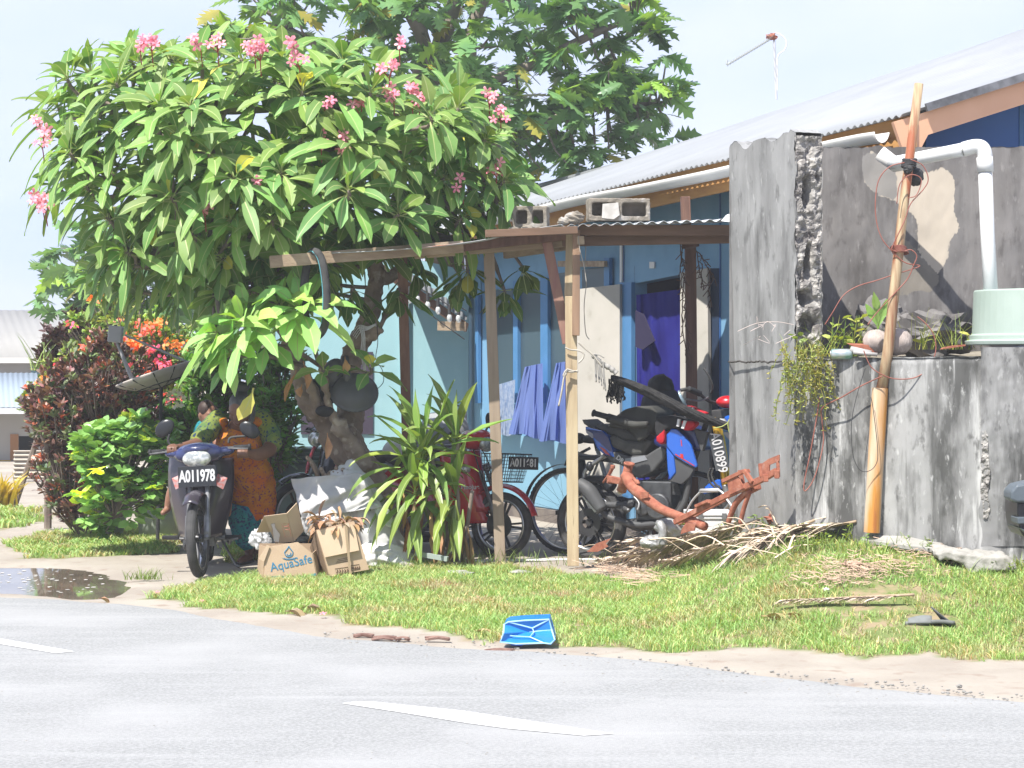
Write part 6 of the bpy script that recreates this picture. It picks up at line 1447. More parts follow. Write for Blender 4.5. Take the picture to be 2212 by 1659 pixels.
mb = MB(); mb.slab([CP.at(2203, 1140, .01), CP.at(2230, 1165, .01), CP.at(2700, 1175, .01), CP.at(2700, 1160, .01), CP.at(2225, 1150, .01)], (0, .3, 0)); mb.build('valance', carp, ca, bevel=.008)
q = CP.at(2225, 1035); mb = MB()
mb.surf(lambda i, j: Vector((q.x+.5+1.62*j+.1*math.sin(math.pi*i)*(.5-j), q.y+.1+[0, .08, .9, 1.4, 2.6, 3.4, 3.9][int(round(i*6))], q.z+[0, .28, .40, .78, .84, .5, .45][int(round(i*6))]-.1*(2*j-1)**4)), 6, 8)
mb.slab([(q.x+.5, q.y+.1, q.z-.3), (q.x+.5, q.y+.1, q.z+.25), (q.x+.5, q.y+3.9, q.z+.4), (q.x+.5, q.y+3.9, q.z-.3)], (.02, 0, 0)); mb.build('body', carb, ca)
for yy in (.75, 3.2): wheel(ca, TR(q.x+.6-3.6, q.y+yy-11.2, height(q.x, q.y)+.3-.2) @ Rz(R(90)), .3, .18)
mb = MB(); mb.box((q.x+.7, q.y+.08, q.z+.14), (.3, .06, .12)); mb.build('headlight', lens, ca, bevel=.02)
# ---------------------------------------------------------------- people
random.seed(11)
skin = mat('brown_skin', (.17, .085, .055), (.14, .07, .045), 8, .5, spec=.4)
skin_l = mat('warm_brown_skin', (.24, .12, .075), rough=.5)
hairm = mat('grey_black_hair', (.035, .035, .038), (.14, .14, .145), 7, .6, stretch=(1, 1, .4), lo=.5, hi=.68)
hair_b = mat('black_hair', (.008, .007, .007), (.02, .018, .018), 20, .7)
orange_f = mat('orange_floral_cotton', (.42, .10, .015), (.42, .18, .02), 7, .85, c3=(.14, .035, .09), s3=55, lo3=.57, hi3=.60, spec=.2)
green_f = mat('green_floral_cotton', (.06, .13, .05), (.20, .22, .04), 9, .85, c3=(.02, .04, .08), s3=50, lo3=.55, hi3=.585, spec=.2)
teal_f = mat('teal_floral_skirt', (.015, .14, .20), (.02, .20, .19), 9, .85, c3=(.02, .04, .12), s3=50, lo3=.54, hi3=.58, spec=.2)
def lerpr(pts, rr, n=6):
    Q = catm(pts, n); out_ = []
    for i in range(len(Q)): f = i/(len(Q)-1)*(len(rr)-1); k = min(int(f), len(rr)-2); out_.append(rr[k]+(rr[k+1]-rr[k])*(f-k))
    return Q, out_
def lt(mb, pts, rr, n=14, flat=1): Q, r_ = lerpr(pts, rr); mb.tube(Q, r_, n, flat=flat); mb.ball(Q[0], r_[0], 12, 8); mb.ball(Q[-1], r_[-1], 12, 8)
def hand(mb, wrist, grip, ax, toward, s=1):
    """palm laid on a grip whose axis is ax; four fingers curl round it, the thumb closes from the other side"""
    ax = Vector(ax).normalized(); tw = Vector(toward).normalized(); dn_ = ax.cross(tw).normalized()
    if dn_.z > 0: dn_ = -dn_
    pc_ = grip-dn_*.03-tw*.012; mb.ball(pc_, (.042*s, .03*s, .022*s), 14, 10); mb.tube([wrist, pc_], [.026*s, .028*s], 10)
    for k, L in enumerate((.9, 1, .95, .78)):
        b = grip+ax*(.033-.022*k)*s-dn_*.03; rr = .0085*s
        mb.tube([b, b+tw*.034*s*L, b+tw*.044*s*L+dn_*.028*s, b+tw*.028*s*L+dn_*.052*s, b+tw*.004+dn_*.056*s], [rr*1.15, rr*1.1, rr, rr*.95, rr*.85], 8)
    b = grip+ax*.036*s-dn_*.02; mb.tube([pc_+ax*.02, b-tw*.02+dn_*.01, b-tw*.004+dn_*.04, b+tw*.018+dn_*.045], [.013*s, .0115*s, .0105*s, .009*s], 8)
def head(mb, c, s, fwd, up):
    f = Vector(fwd).normalized(); u = Vector(up); u = (u-f*u.dot(f)).normalized(); r_ = f.cross(u); M3 = Matrix((r_, f, u)).transposed()
    def q(x, y, z): return c+M3 @ Vector((x*s, y*s, z*s))
    mb.ball(c, (.075*s, .092*s, .105*s), 22, 16, rot=M3); mb.ball(q(0, .035, -.06), (.055*s, .055*s, .055*s), 16, 12, rot=M3); mb.ball(q(0, .055, -.095), (.026*s, .024*s, .02*s), 12, 8)
    mb.tube([q(0, .088, .02), q(0, .108, -.022), q(0, .104, -.030)], [.010*s, .0155*s, .013*s], 8)
    for k in (-1, 1):
        mb.ball(q(k*.03, .08, .022), (.024*s, .012*s, .008*s), 10, 6, rot=M3); mb.ball(q(k*.03, .078, .003), (.015*s, .012*s, .010*s), 10, 6, rot=M3)
        mb.ball(q(k*.042, .06, -.03), (.024*s, .024*s, .022*s), 10, 8); mb.ball(q(k*.077, -.002, -.008), (.009*s, .018*s, .03*s), 10, 8, rot=M3)
    mb.ball(q(0, .09, -.055), (.026*s, .010*s, .006*s), 12, 6, rot=M3); mb.ball(q(0, .09, -.066), (.023*s, .011*s, .007*s), 12, 6, rot=M3)
    return q
wo = thing('person', 'stooping woman in an orange floral dress with green sleeves pushing the dark scooter', 'person', onz(540, 1205))
W = lambda u, v, Y=15.6: at(u, v, Y)
sk = MB()
hq = head(sk, W(518, 884, 15.42), 1.02, (-.25, -.8, -.62), (-.05, -.55, .8))
lt(sk, [W(516, 905, 15.52), W(518, 925, 15.6)], [.055, .07]); 
lt(sk, [W(520, 930, 15.66), W(520, 980, 15.72), W(540, 1040, 15.85), W(548, 1070, 15.9)], [.11, .10, .10, .10])
sA_l = St_l = None
gL = W(373, 974, 15.17); gR = W(525, 981, 15.17)
lt(sk, [W(466, 918, 15.62), W(442, 948, 15.5), W(425, 958, 15.38)], [.058, .050, .044]); lt(sk, [W(425, 958, 15.38), W(398, 966, 15.28), W(380, 968, 15.2)], [.043, .038, .026])
lt(sk, [W(566, 915, 15.66), W(585, 945, 15.62), W(582, 972, 15.52)], [.06, .056, .052]); lt(sk, [W(582, 972, 15.52), W(558, 982, 15.36), W(534, 977, 15.22)], [.052, .046, .028])
hand(sk, W(380, 968, 15.2), gL, (1, 0, 0), (0, -1, 0)); hand(sk, W(534, 977, 15.22), gR, (-1, 0, 0), (0, -1, 0))
an1 = onz(538, 1214)+Vector((0, .0, .07)); an2 = Vector((-2.02, 16.35, .07))
lt(sk, [W(552, 1060, 15.92), W(532, 1130, 15.9), an1+Vector((0, .02, .22)), an1], [.08, .065, .05, .034]); lt(sk, [W(545, 1060, 15.95), W(520, 1130, 16.1), an2+Vector((0, 0, .2)), an2], [.08, .065, .05, .034])
for a_ in (an1, an2): lt(sk, [a_-dz*.035, a_+Vector((-.04, -.12, -.045)), a_+Vector((-.05, -.17, -.052))], [.034, .03, .018]); 
sk.build('body', skin, wo, remesh=.0085, smoothit=2)
hb = MB(); M3h = None
hc = W(518, 884, 15.42)
hb.ball(hq(0, -.018, .035), (.083, .088, .092), 22, 16); hb.ball(hq(0, -.04, -.01), (.08, .075, .085), 20, 14); hb.ball(W(521, 838, 15.44), (.062, .055, .048), 18, 12, amp=.2, fr=4)
hb.ball(W(543, 885, 15.48), (.03, .07, .11), 14, 10)
hb.build('hair', hairm, wo, remesh=.009, smoothit=1)
dr = MB()
Q, rr = lerpr([W(516, 922, 15.62), W(517, 945, 15.64), W(520, 975, 15.68), W(530, 1010, 15.76), W(546, 1060, 15.88), W(552, 1112, 15.95)], [.10, .178, .188, .175, .178, .150])
dr.tube(Q, rr, 26, flat=.8, cap=True); dr.ball(W(474, 912, 15.6), (.075, .07, .05), 14, 10); dr.ball(W(555, 912, 15.62), (.08, .07, .05), 14, 10); dr.ball(W(500, 965, 15.52), (.085, .075, .08)); dr.ball(W(540, 967, 15.53), (.085, .075, .08)); dr.ball(W(575, 1030, 15.85), (.05, .09, .13))
dress = dr.build('dress', orange_f, wo, remesh=.010, smoothit=3)
q = dress.modifiers.new('d', 'DISPLACE'); tx = bpy.data.textures.new('fold', 'CLOUDS'); tx.noise_scale = .12; q.texture = tx; q.strength = .05
for pts, r_ in (([W(468, 906, 15.62), W(450, 930, 15.54), W(430, 950, 15.43)], [.075, .082, .068]), ([W(564, 906, 15.66), W(580, 930, 15.64), W(588, 956, 15.58)], [.08, .088, .072])):
    s_ = MB(); lt(s_, pts, r_); s_ = s_.build('sleeve', green_f, wo, remesh=.009, smoothit=1); q = s_.modifiers.new('d', 'DISPLACE'); q.texture = tx; q.strength = .03
s_ = MB(); Q, rr = lerpr([W(528, 1085, 15.9), W(530, 1120, 15.92), W(537, 1160, 15.97), W(548, 1178, 16.0)], [.155, .14, .10, .085]); s_.tube(Q, rr, 20, flat=.8)
s_ = s_.build('skirt', teal_f, wo, remesh=.010, smoothit=2); q = s_.modifiers.new('d', 'DISPLACE'); q.texture = tx; q.strength = .05
s_ = MB()
for a_ in (an1, an2): s_.box(a_+Vector((-.03, -.08, -.064)), (.08, .25, .014), Matrix.Rotation(R(-15), 3, 'Z'))
s_.build('sandal', black_mt, wo, bevel=.005)
# child on the seat
ch = thing('person', 'small child in teal sitting on the scooter seat half hidden by the woman', 'person', Vector((-2.3, 15.9, 0)))
sk = MB(); hq = head(sk, W(447, 893, 15.86), .82, (.55, -.5, -.2), (0, 0, 1)); lt(sk, [W(447, 910, 15.88), W(446, 925, 15.9)], [.036, .05])
lt(sk, [W(446, 935, 15.9), W(440, 980, 15.9), W(436, 1015, 15.88)], [.09, .085, .09]); lt(sk, [W(436, 1020, 15.86), W(400, 1030, 15.6), W(372, 1060, 15.6), W(362, 1100, 15.62)], [.06, .05, .038, .026]); lt(sk, [W(362, 1100, 15.62), W(352, 1108, 15.55)], [.026, .02])
lt(sk, [W(440, 1020, 15.86), W(470, 1035, 15.6), W(490, 1065, 15.6), W(492, 1110, 15.62)], [.06, .05, .038, .026]); lt(sk, [W(462, 935, 15.88), W(470, 965, 15.8), W(465, 990, 15.65)], [.035, .03, .024]); lt(sk, [W(430, 935, 15.88), W(418, 965, 15.8), W(410, 985, 15.65)], [.035, .03, .024])
hand(sk, W(465, 990, 15.65), W(462, 995, 15.6), (1, 0, 0), (0, -1, 0), .7); hand(sk, W(410, 985, 15.65), W(408, 990, 15.6), (1, 0, 0), (0, -1, 0), .7)
sk.build('body', skin_l, ch, remesh=.008, smoothit=2)
hb = MB(); hb.ball(hq(0, -.015, .03), (.068, .074, .078), 18, 12); hb.ball(W(462, 890, 15.9), (.04, .05, .045), amp=.3); hb.build('hair', mat('dark_brown_hair', (.04, .02, .012), (.02, .01, .008), 12, .6), ch, remesh=.008, smoothit=1)
s_ = MB(); lt(s_, [W(446, 932, 15.9), W(440, 980, 15.9), W(436, 1018, 15.87)], [.10, .105, .115]); lt(s_, [W(436, 1014, 15.86), W(402, 1010, 15.65), W(385, 1040, 15.6)], [.08, .065, .05]); lt(s_, [W(440, 1014, 15.86), W(468, 1020, 15.65)], [.08, .065])
s_ = s_.build('teal_garment', teal_f, ch, remesh=.009, smoothit=2)
# dark haired person sitting inside the doorway
po = thing('person', 'dark haired person seated in the shade before the purple doorway curtain', 'person', Vector((1.2, 16.9, 0)))
pw = lambda x, y, Y=16.75: at(*z5(x, y), Y)
sk = MB(); hq = head(sk, pw(1010, 250), 1.0, (.6, .6, -.15), (0, 0, 1)); lt(sk, [pw(1010, 330), pw(1015, 400)], [.05, .07]); 
lt(sk, [pw(1020, 440), pw(1040, 620), pw(1040, 800)], [.15, .15, .16]); lt(sk, [pw(900, 430), pw(880, 600, 16.7), pw(930, 720, 16.55)], [.055, .05, .035]); lt(sk, [pw(1140, 430), pw(1180, 600, 16.7), pw(1130, 720, 16.55)], [.055, .05, .035])
hand(sk, pw(930, 720, 16.55), pw(960, 740, 16.5), (1, 0, 0), (0, -1, 0)); hand(sk, pw(1130, 720, 16.55), pw(1100, 740, 16.5), (-1, 0, 0), (0, -1, 0))
for s in (-1, 1): lt(sk, [pw(1040+s*60, 800), Vector((1.26+s*.1, 16.45, .5)), Vector((1.26+s*.1, 16.4, .08)), Vector((1.26+s*.12, 16.28, .03))], [.09, .07, .04, .025])
sk.build('body', skin, po, remesh=.010, smoothit=2)
hb = MB(); hb.ball(pw(1010, 235), (.11, .12, .12), 20, 14, amp=.12, fr=5); hb.build('hair', hair_b, po, remesh=.009)
s_ = MB(); lt(s_, [pw(1020, 430), pw(1040, 620), pw(1040, 810)], [.17, .17, .18], flat=.8); lt(s_, [pw(900, 430), pw(885, 540, 16.72)], [.07, .065]); lt(s_, [pw(1140, 430), pw(1175, 540, 16.72)], [.07, .065]); s_.build('dark_shirt', mat('dark_grey_shirt', (.035, .035, .04), rough=.9), po, remesh=.010, smoothit=2)
mb = MB(); mb.box((1.30, 16.85, .4), (.36, .36, .03))
for x, y in ((-1, -1), (-1, 1), (1, -1), (1, 1)): mb.beam((1.3+x*.15, 16.85+y*.15, 0), (1.3+x*.13, 16.85+y*.13, .39), .03, .03)
tag(mb.build('stool', wood_dark, bevel=.004), 'dark stool under the person sitting in the doorway', 'stool')
# ---------------------------------------------------------------- curtains
cur = cloth_mat('blue_curtain', (.20, .27, .58), (.17, .24, .54), 3, .35)
cur_d = cloth_mat('purple_blue_curtain', (.025, .022, .20), (.032, .034, .25), 3, .25)
lace = cloth_mat('lace_curtain', (.42, .48, .58), (.2, .28, .45), 30, .3)
def curtain(name, TL, TRr, BL, BR, off, folds, amp, m, label, z=z6, nj=30, hem=8):
    mb = MB()
    def f_(i, j):
        x = (TL[0]*(1-i)+TRr[0]*i)*(1-j)+(BL[0]*(1-i)+BR[0]*i)*j; y = (TL[1]*(1-i)+TRr[1]*i)*(1-j)+(BL[1]*(1-i)+BR[1]*i)*j+hem*math.sin(i*9+j)*j
        w_ = .6*math.sin(i*folds*5.2+1.5*math.sin(j*3+i*2))+1.3*noise.noise(Vector((i*folds*1.7, j*1.1, off*9)))+.5*noise.noise(Vector((i*folds*4, j*2, 4)))
        return HW.at(*z(x, y), off+amp*w_*(.35+.65*j))
    mb.surf(f_, 80, nj); return tag(mb.build(name, m, smooth=True), label, 'curtain')
curtain('window_curtain', (640,1315), (760,1290), (530,1760), (765,1800), .16, 4, .03, cur, 'pale blue curtain blowing out of the window left of the front post')
curtain('window_curtain', (850,1290), (935,1275), (735,1810), (960,1830), .20, 3.5, .035, cur, 'pale blue curtain partly hidden behind the front post')
curtain('lace_curtain', (445,1440), (575,1400), (430,1790), (560,1770), .12, 5, .012, lace, 'white patterned lace curtain at the leftmost louvre window')
curtain('doorway_curtain', (1392,830), (1700,790), (1400,2150), (1740,2150), .03, 4, .03, cur_d, 'deep purple blue curtain hanging across the dark doorway', hem=4)
mb = MB(); mb.slab([HW.at(*z6(x, y), .12) for x, y in [(1385,935),(1440,960),(1515,1140),(1435,1200),(1385,1180)]], -HW.n*.01); tag(mb.build('hanging_cloth', mat('dark_purple_cloth', (.02, .015, .05), rough=.9)), 'dark pointed cloth hanging at the left of the doorway curtain', 'cloth')
# ---------------------------------------------------------------- things on and round the motorcycle
bagm = mat('dark_grey_bag', (.035, .035, .032), (.05, .05, .045), 9, .8, bump=.004, bscale=14)
def slabthing(name, cat, label, pts, off, th, m, z=z5, bev=.02, P=MP, remesh=0):
    mb = MB(); mb.slab([P.at(*z(x, y), off) for x, y in pts], -P.n*th); o = mb.build(name, m, None, bevel=bev)
    if remesh: o.modifiers.clear(); q = o.modifiers.new('r', 'REMESH'); q.mode = 'VOXEL'; q.voxel_size = remesh; q.use_smooth_shade = True; q = o.modifiers.new('s', 'SMOOTH'); q.iterations = 10; q.factor = .6
    return tag(o, label, cat)
slabthing('bag', 'bag', 'large dark grey bag lying over the motorcycle seat', [(375,665),(470,560),(580,470),(720,435),(900,430),(965,500),(960,640),(880,740),(850,770),(760,720),(560,700),(420,690)], .17, .3, bagm, remesh=.012)
slabthing('bag_flap', 'cloth', 'dark cloth corner hanging from the bag onto the seat', [(560,660),(880,650),(850,790),(745,850),(690,770)], .19, .04, bagm, remesh=.010)
o = thing('crutch_bar', 'black padded bar with a hollow end sticking out over the motorcycle tail', 'bar', m5(300, 520, .2))
pipe('bar', [(235,515),(330,540),(430,570)], [.022, .022, .024], grip_m, .24, par=o); pipe('sleeve', [(400,570),(560,610),(700,650),(860,640)], [.036, .03, .028, .022], bagm, .22, par=o); pipe('end_ring', [(228,513),(238,516)], .029, black_mt, .24, par=o, n=14)
nb = thing('net_bundle', 'rolled black fishing net with knotted fringe lying across the motorcycle', 'net', m5(1000, 400, .25)); netm = mat('black_net', (.012, .012, .013), (.03, .029, .028), 30, .95, bump=.004, bscale=60, stretch=(1, 1, 1))
NP_ = [(450,110),(620,170),(860,270),(1080,380),(1300,490),(1500,570),(1700,640),(1880,690),(1990,700)]
nO = [.32, .32, .31, .30, .28, .24, .2, .16, .1]
pipe('roll', NP_, [.026, .034, .040, .042, .04, .036, .032, .028, .02], netm, nO, par=nb, n=14, sm=False)
for k in range(7):
    a = k*.9; pipe('strand', [(x+8*math.sin(i*1.3+a)+10*math.cos(a), y+26*math.sin(a+i*.8)) for i, (x, y) in enumerate(NP_)], .009, netm, [q+.04*math.cos(a+i*.8) for i, q in enumerate(nO)], par=nb, n=6)
mb = MB()
for k in range(60):
    p = MP.at(*z5(U(405, 575), U(110, 200)), .30+U(-.05, .05)); P = [p]
    for i in range(5): P.append(P[-1]+Vector((U(-.012, .012), U(-.008, .008), -U(.015, .032))))
    mb.tube(P, .004, 4); mb.ball(P[-1], .007, 6, 4); mb.ball(P[3], .006, 6, 4)
mb.build('fringe', netm, nb)
js = thing('jersey', 'black and red cloth with white stripes draped over the motorcycle tank', 'cloth', m5(1150, 600, .2))
redc = mat('red_cloth', (.45, .008, .02), (.36, .006, .015), 9, .85); blkc = mat('black_cloth', (.012, .012, .014), (.02, .02, .022), 9, .9); whc = mat('white_cloth', (.65, .65, .66), rough=.9)
def jp(name, pts, off, th, m, rm=.01):
    mb = MB(); mb.slab([m5(x, y, off) for x, y in pts], -MP.n*th); o = mb.build(name, m, js)
    if rm: q = o.modifiers.new('r', 'REMESH'); q.mode = 'VOXEL'; q.voxel_size = rm; q.use_smooth_shade = True; q = o.modifiers.new('s', 'SMOOTH'); q.iterations = 6; q.factor = .6
jp('black_body', [(935,640),(960,560),(1060,540),(1200,560),(1320,600),(1380,640),(1260,690),(1120,690),(1060,700),(1040,790),(960,800),(940,720)], .225, .13, blkc)
jp('red_sleeve', [(950,790),(1050,700),(1055,800),(1040,870),(1000,880),(960,850)], .235, .1, redc); jp('red_panel', [(1250,600),(1400,610),(1410,650),(1340,720),(1270,715),(1250,690)], .24, .09, redc)
jp('red_top', [(1255,430),(1330,430),(1390,450),(1440,480),(1530,510),(1520,540),(1380,520),(1290,500)], .24, .08, redc)
for x0, y0, x1, y1, w_ in ((1205,580,1190,665,28),(1275,600,1245,690,32)): jp('white_stripe', [(x0,y0),(x0+w_,y0+5),(x1+w_,y1+6),(x1,y1)], .248, .02, whc, 0)
for x0, y0, x1, y1, w_ in ((1330,435,1305,475,22),(1370,452,1350,490,20)): jp('white_stripe', [(x0,y0),(x0+w_,y0+5),(x1+w_,y1+6),(x1,y1)], .25, .02, whc, 0)
mb = MB(); mb.tube([m5(1215, 255, .24), m5(1240, 320, .24), m5(1300, 430, .24)], [.006, .012, .012], 8, flat=.4); tag(mb.build('metal_strip', mat('pale_blue_metal', (.3, .4, .45), rough=.3, metal=.5), smooth=True), 'thin pale metal strip standing up behind the striped cloth', 'metal strip')
mb = MB(); mb.ball(MP.at(*z5(1800, 385), .0), (.10, .08, .05), 16, 10); o = tag(mb.build('red_helmet', redp, smooth=True), 'red and blue helmet resting behind the handlebar by the pier', 'helmet')
mb = MB(); mb.slab([MP.at(*z5(x, y), .02) for x, y in [(1820,350),(1905,240),(1990,240),(1990,430),(1900,440)]], -MP.n*.06); mb.build('visor', mdkb, o, world=False, bevel=.01)
# ---------------------------------------------------------------- rusty frame, crate, engine scrap
RF = Plane((.727, 14.55), (.953, -1.55)); rf = thing('rusty_scooter_frame', 'bare reddish rusted scooter frame propped against the dry fronds', 'vehicle frame', RF.at(*z4(1150, 1330)))
def r4(x, y, o=0): return RF.at(*z4(x, y), o)
def rtube(name, pts, r, n=12): mb = MB(); Q, rr = lerpr([r4(*p) for p in pts], [q*.86 for q in (r if hasattr(r, '__len__') else [r, r])]); mb.tube(Q, rr, n); return mb.build(name, rusty, rf, smooth=True)
def rbeam(name, a, b, w, h, o=0): mb = MB(); mb.beam(r4(*a, o), r4(*b, o), w, h); return mb.build(name, rusty, rf, bevel=.003)
def rplate(name, pts, o=0, th=.008): mb = MB(); mb.slab([r4(x, y, o) for x, y in pts], -RF.n*th); return mb.build(name, rusty, rf)
rtube('main_tube', [(690,930), (740,1020), (830,1100), (940,1180), (1060,1232), (1180,1275), (1270,1315)], [.052, .052, .044, .038, .036, .036, .034], 16)
mb = MB(); mb.tube([r4(712, 850), r4(690, 940), r4(655, 1050)], [.030, .029, .034], 16, cap=False); mb.tube([r4(712, 850), r4(690, 940)], [.022, .022], 12, cap=False); mb.tube([r4(713, 845), r4(711, 860)], .036, 16, cap=False); hd = mb.build('head_tube', rusty, rf, smooth=True, solid=.004)
rtube('steering_arm', [(592,868), (570,920), (520,990)], [.018, .014, .008]); rtube('steering_arm_end', [(592,862), (590,885)], .020)
rbeam('cross_arm', (560,960), (670,985), .03, .045); rplate('arm_plate', [(540,985),(600,975),(620,1000),(560,1000)])
mb = MB(); mb.ball(r4(650, 1055), (.03, .03, .02), amp=.3); mb.build('crusted_lug', mat('lime_crust', (.42, .36, .30), rough=.95), rf)
rplate('gusset', [(795,1060),(850,1060),(850,1100),(800,1110)], .045); rtube('collar', [(745,960), (780,1000), (770,975)], [.014, .014, .014], 8)
rbeam('rail', (1050,1282), (1430,1085), .03, .035, .03); rbeam('rail', (1430,1085), (1690,965), .03, .04, .03); rbeam('rail', (1060,1300), (1440,1100), .02, .03, -.12); rbeam('rail', (1560,1060), (1660,1010), .05, .05, -.04)
rbeam('rail', (1690,965), (1800,905), .03, .04, .03)
rplate('bracket', [(1430,960),(1500,930),(1560,1030),(1450,1080)], .05); rbeam('bracket_top', (1400,980), (1560,905), .02, .025, .05); rbeam('bracket_post', (1560,900), (1620,990), .02, .03, .05); rbeam('bracket_post', (1530,900), (1550,1010), .02, .03, -.05); rplate('bracket', [(1510,900),(1590,890),(1600,915),(1520,930)], .0)
rplate('end_plate', [(1668,850),(1690,850),(1740,815),(1815,785),(1815,830),(1745,860),(1740,930),(1690,940),(1668,900)], .04); rbeam('end_post', (1680,850), (1690,950), .03, .035, .03); rbeam('end_post', (1805,800), (1812,950), .02, .03, .03); rbeam('end_post', (1715,930), (1720,985), .03, .03, .05); rbeam('end_post', (1800,900), (1800,960), .03, .03, .05)
rtube('strut', [(1600,1050), (1500,1140), (1440,1290)], [.022, .024, .02]); rtube('strut', [(1600,1060), (1560,1170), (1530,1290)], [.018, .018, .018])
rplate('foot_plate', [(1100,1330),(1130,1285),(1200,1300),(1190,1345),(1150,1350),(1090,1370)], .05); rplate('rail_tab', [(1210,1150),(1290,1115),(1300,1140),(1220,1170)], .06); rbeam('rail_tab', (1210,1165), (1300,1125), .04, .02, .05)
mb = MB(); mb.tube(catm([RF.at(*z4(x, y), -.1) for x, y in [(1130,1210),(1180,1120),(1245,1050)]], 5), .007, 8); mb.tube([RF.at(*z4(1240,1050), -.1), RF.at(*z4(1370,1046), -.1)], .014, 8); mb.tube(catm([RF.at(*z4(x, y), -.1) for x, y in [(1370,1046),(1400,1065),(1430,1110),(1480,1180)]], 5), .008, 8); tag(mb.build('bent_metal_tube', mat('grey_white_metal', (.5, .5, .5), rough=.4, metal=.3), smooth=True), 'bent white metal handle standing behind the rusty frame', 'handle')
cb = thing('plastic_crate', 'white plastic crate behind the dry fronds under the rusty frame', 'crate', RF.at(*z4(1300, 1320), -.25))
mb = MB(); c0 = RF.at(*z4(1290, 1265), -.35); mb.box(c0+dz*-.02, (.28, .22, .13)); mb.box(c0+dz*.05, (.31, .25, .03)); mb.box(c0+dz*.02, (.30, .24, .012)); mb.build('box_body', mat('white_crate_plastic', (.68, .68, .68), rough=.45), cb, bevel=.006)
mb = MB(); mb.box(c0+Vector((-.06, -.128, .035)), (.03, .01, .04)); mb.box(c0+Vector((.10, -.128, .035)), (.03, .01, .04)); mb.build('latch', dullmetal, cb)
alum = mat('cast_aluminium', (.38, .38, .37), (.25, .25, .25), 18, .5, .4, bump=.004)
mb = MB(); mb.tube(catm([r4(x, y) for x, y in [(960,1450),(960,1350),(945,1300),(920,1285)]], 5), [.03]*12+[.022]*4, 10); mb.ball(r4(1020, 1330, -.1), (.11, .08, .07), 18, 12, amp=.4, fr=5); mb.ball(r4(890, 1430), (.09, .06, .05), 18, 12, amp=.5, fr=5, seed=3); tag(mb.build('engine_scrap', alum, remesh=.008), 'broken light grey engine casting on the ground left of the rusty frame', 'engine part')
mb = MB(); mb.slab([r4(x, y, .1) for x, y in [(400,1500),(470,1440),(580,1400),(540,1440),(560,1460),(480,1500)]], (0, .01, 0)); tag(mb.build('rusty_plate', rusty), 'torn rusty metal plate on the sand beside the front post', 'scrap metal')
mb = MB(); mb.ball(at(*zr(370, 1320), 13.5), (.055, .04, .035), 16, 12, amp=.9, fr=6, seed=4); tag(mb.build('rusty_scrap', rusty, smooth=False), 'small crumpled rusty scrap behind the dry fronds', 'scrap metal')
# ---------------------------------------------------------------- dry palm fronds
frd = mat('dry_palm_frond', (.56, .48, .40), (.46, .38, .30), 9, .85, attr=True, stretch=(1, 4, 1))
def frond(label, root, tip, n, L, spread, droop, w=.021, side=(1, -1), curve=0, rach=.009, name='dry_palm_frond', mm=frd, lift=.05, gcol=None):
    t = thing(name, label, 'palm frond', root, 0, 'dead palm fronds on the verge'); mb = MB(); st = MB()
    root = Vector(root); tip = Vector(tip); d = tip-root; s = Vector((-d.y, d.x, 0)).normalized(); Q = []
    for i in range(25):
        f = i/24; p = root.lerp(tip, f)+s*curve*math.sin(f*math.pi); p.z = max(p.z, height(p.x, p.y)+lift); Q.append(p)
    st.tube(Q, [rach*(1-.8*i/24) for i in range(25)], 7)
    n = int(n*(1.9 if L > .17 else 1.2))
    for i in range(n):
        f = .12+.88*i/n; p = Q[int(f*24)]; dd = (Q[min(24, int(f*24)+1)]-Q[max(0, int(f*24)-1)]).normalized()
        for sd in side:
            k = U(.7, 1.25); mb.col = gcol or (k, k*U(.93, 1.02), k*U(.85, 1)); Li = L*U(.7, 1.15)*(1-.5*abs(f-.4)); q = p.copy(); v = (dd*U(.55, 1.0)+s*sd*spread*U(.5, 1.3)+Vector((0, 0, U(-.08, .30) if L > .17 else U(-.1, .05)))).normalized(); k0 = len(mb.v); m = 5
            for j in range(m+1):
                ww = w*.5*(1-(j/m)**2)+.0008; tw = Vector((0, 0, 1)).cross(v).normalized()*ww+Vector((0, 0, ww*U(-.6, .6)))
                mb.v += [tuple(q-tw), tuple(q+tw)]; mb.c += [mb.col]*2
                q = q+v*Li/m; v = (v+Vector((U(-.03, .03), U(-.03, .03), -droop*.13))).normalized(); g = height(q.x, q.y)+.008+.02*random.random()
                if q.z < g: q.z = g
            mb.f += [(k0+2*j, k0+2*j+1, k0+2*j+3, k0+2*j+2) for j in range(m)]; mb.m += [0]*m
    st.build('rachis', mat('frond_stem', (.40, .30, .2), (.30, .22, .14), 8, .8), t, smooth=True); mb.build('leaflets', mm, t, col=True); return t
gv = lambda u, v, z=.02: G(u, v)+Vector((0, 0, z))
frond('dry frond fanning left from the heap across the grass', gv(1790, 1150, .08), gv(1330, 1205), 46, .34, .28, 1.2, curve=.05)
frond('dry frond lying along the front of the heap', gv(1745, 1165, .10), gv(1400, 1225), 44, .36, .25, 1.4, curve=-.08)
frond('dry frond curled on top of the heap near the rusty frame', gv(1750, 1140, .22), gv(1480, 1190, .12), 40, .34, .4, 1.0, curve=.1)
frond('short frond at the left end of the heap by the front post', gv(1560, 1180, .08), gv(1290, 1222), 34, .26, .3, 1.3)
frond('frond with upright dry leaflets rising towards the rusty sleeve', gv(1690, 1165, .06), G(1800, 1120)+Vector((0, 0, .14)), 20, .38, .3, .15, curve=.02)
frond('broken frond with loose curled leaflets in the middle of the heap', gv(1640, 1150, .18), gv(1420, 1215, .05), 38, .30, .6, 1.5)
frond('small flat dry frond lying alone on the open grass', gv(1975, 1305, .05), gv(1690, 1316, .05), 44, .14, .14, 1.0, w=.010, lift=.03, side=(1, 1, -1))
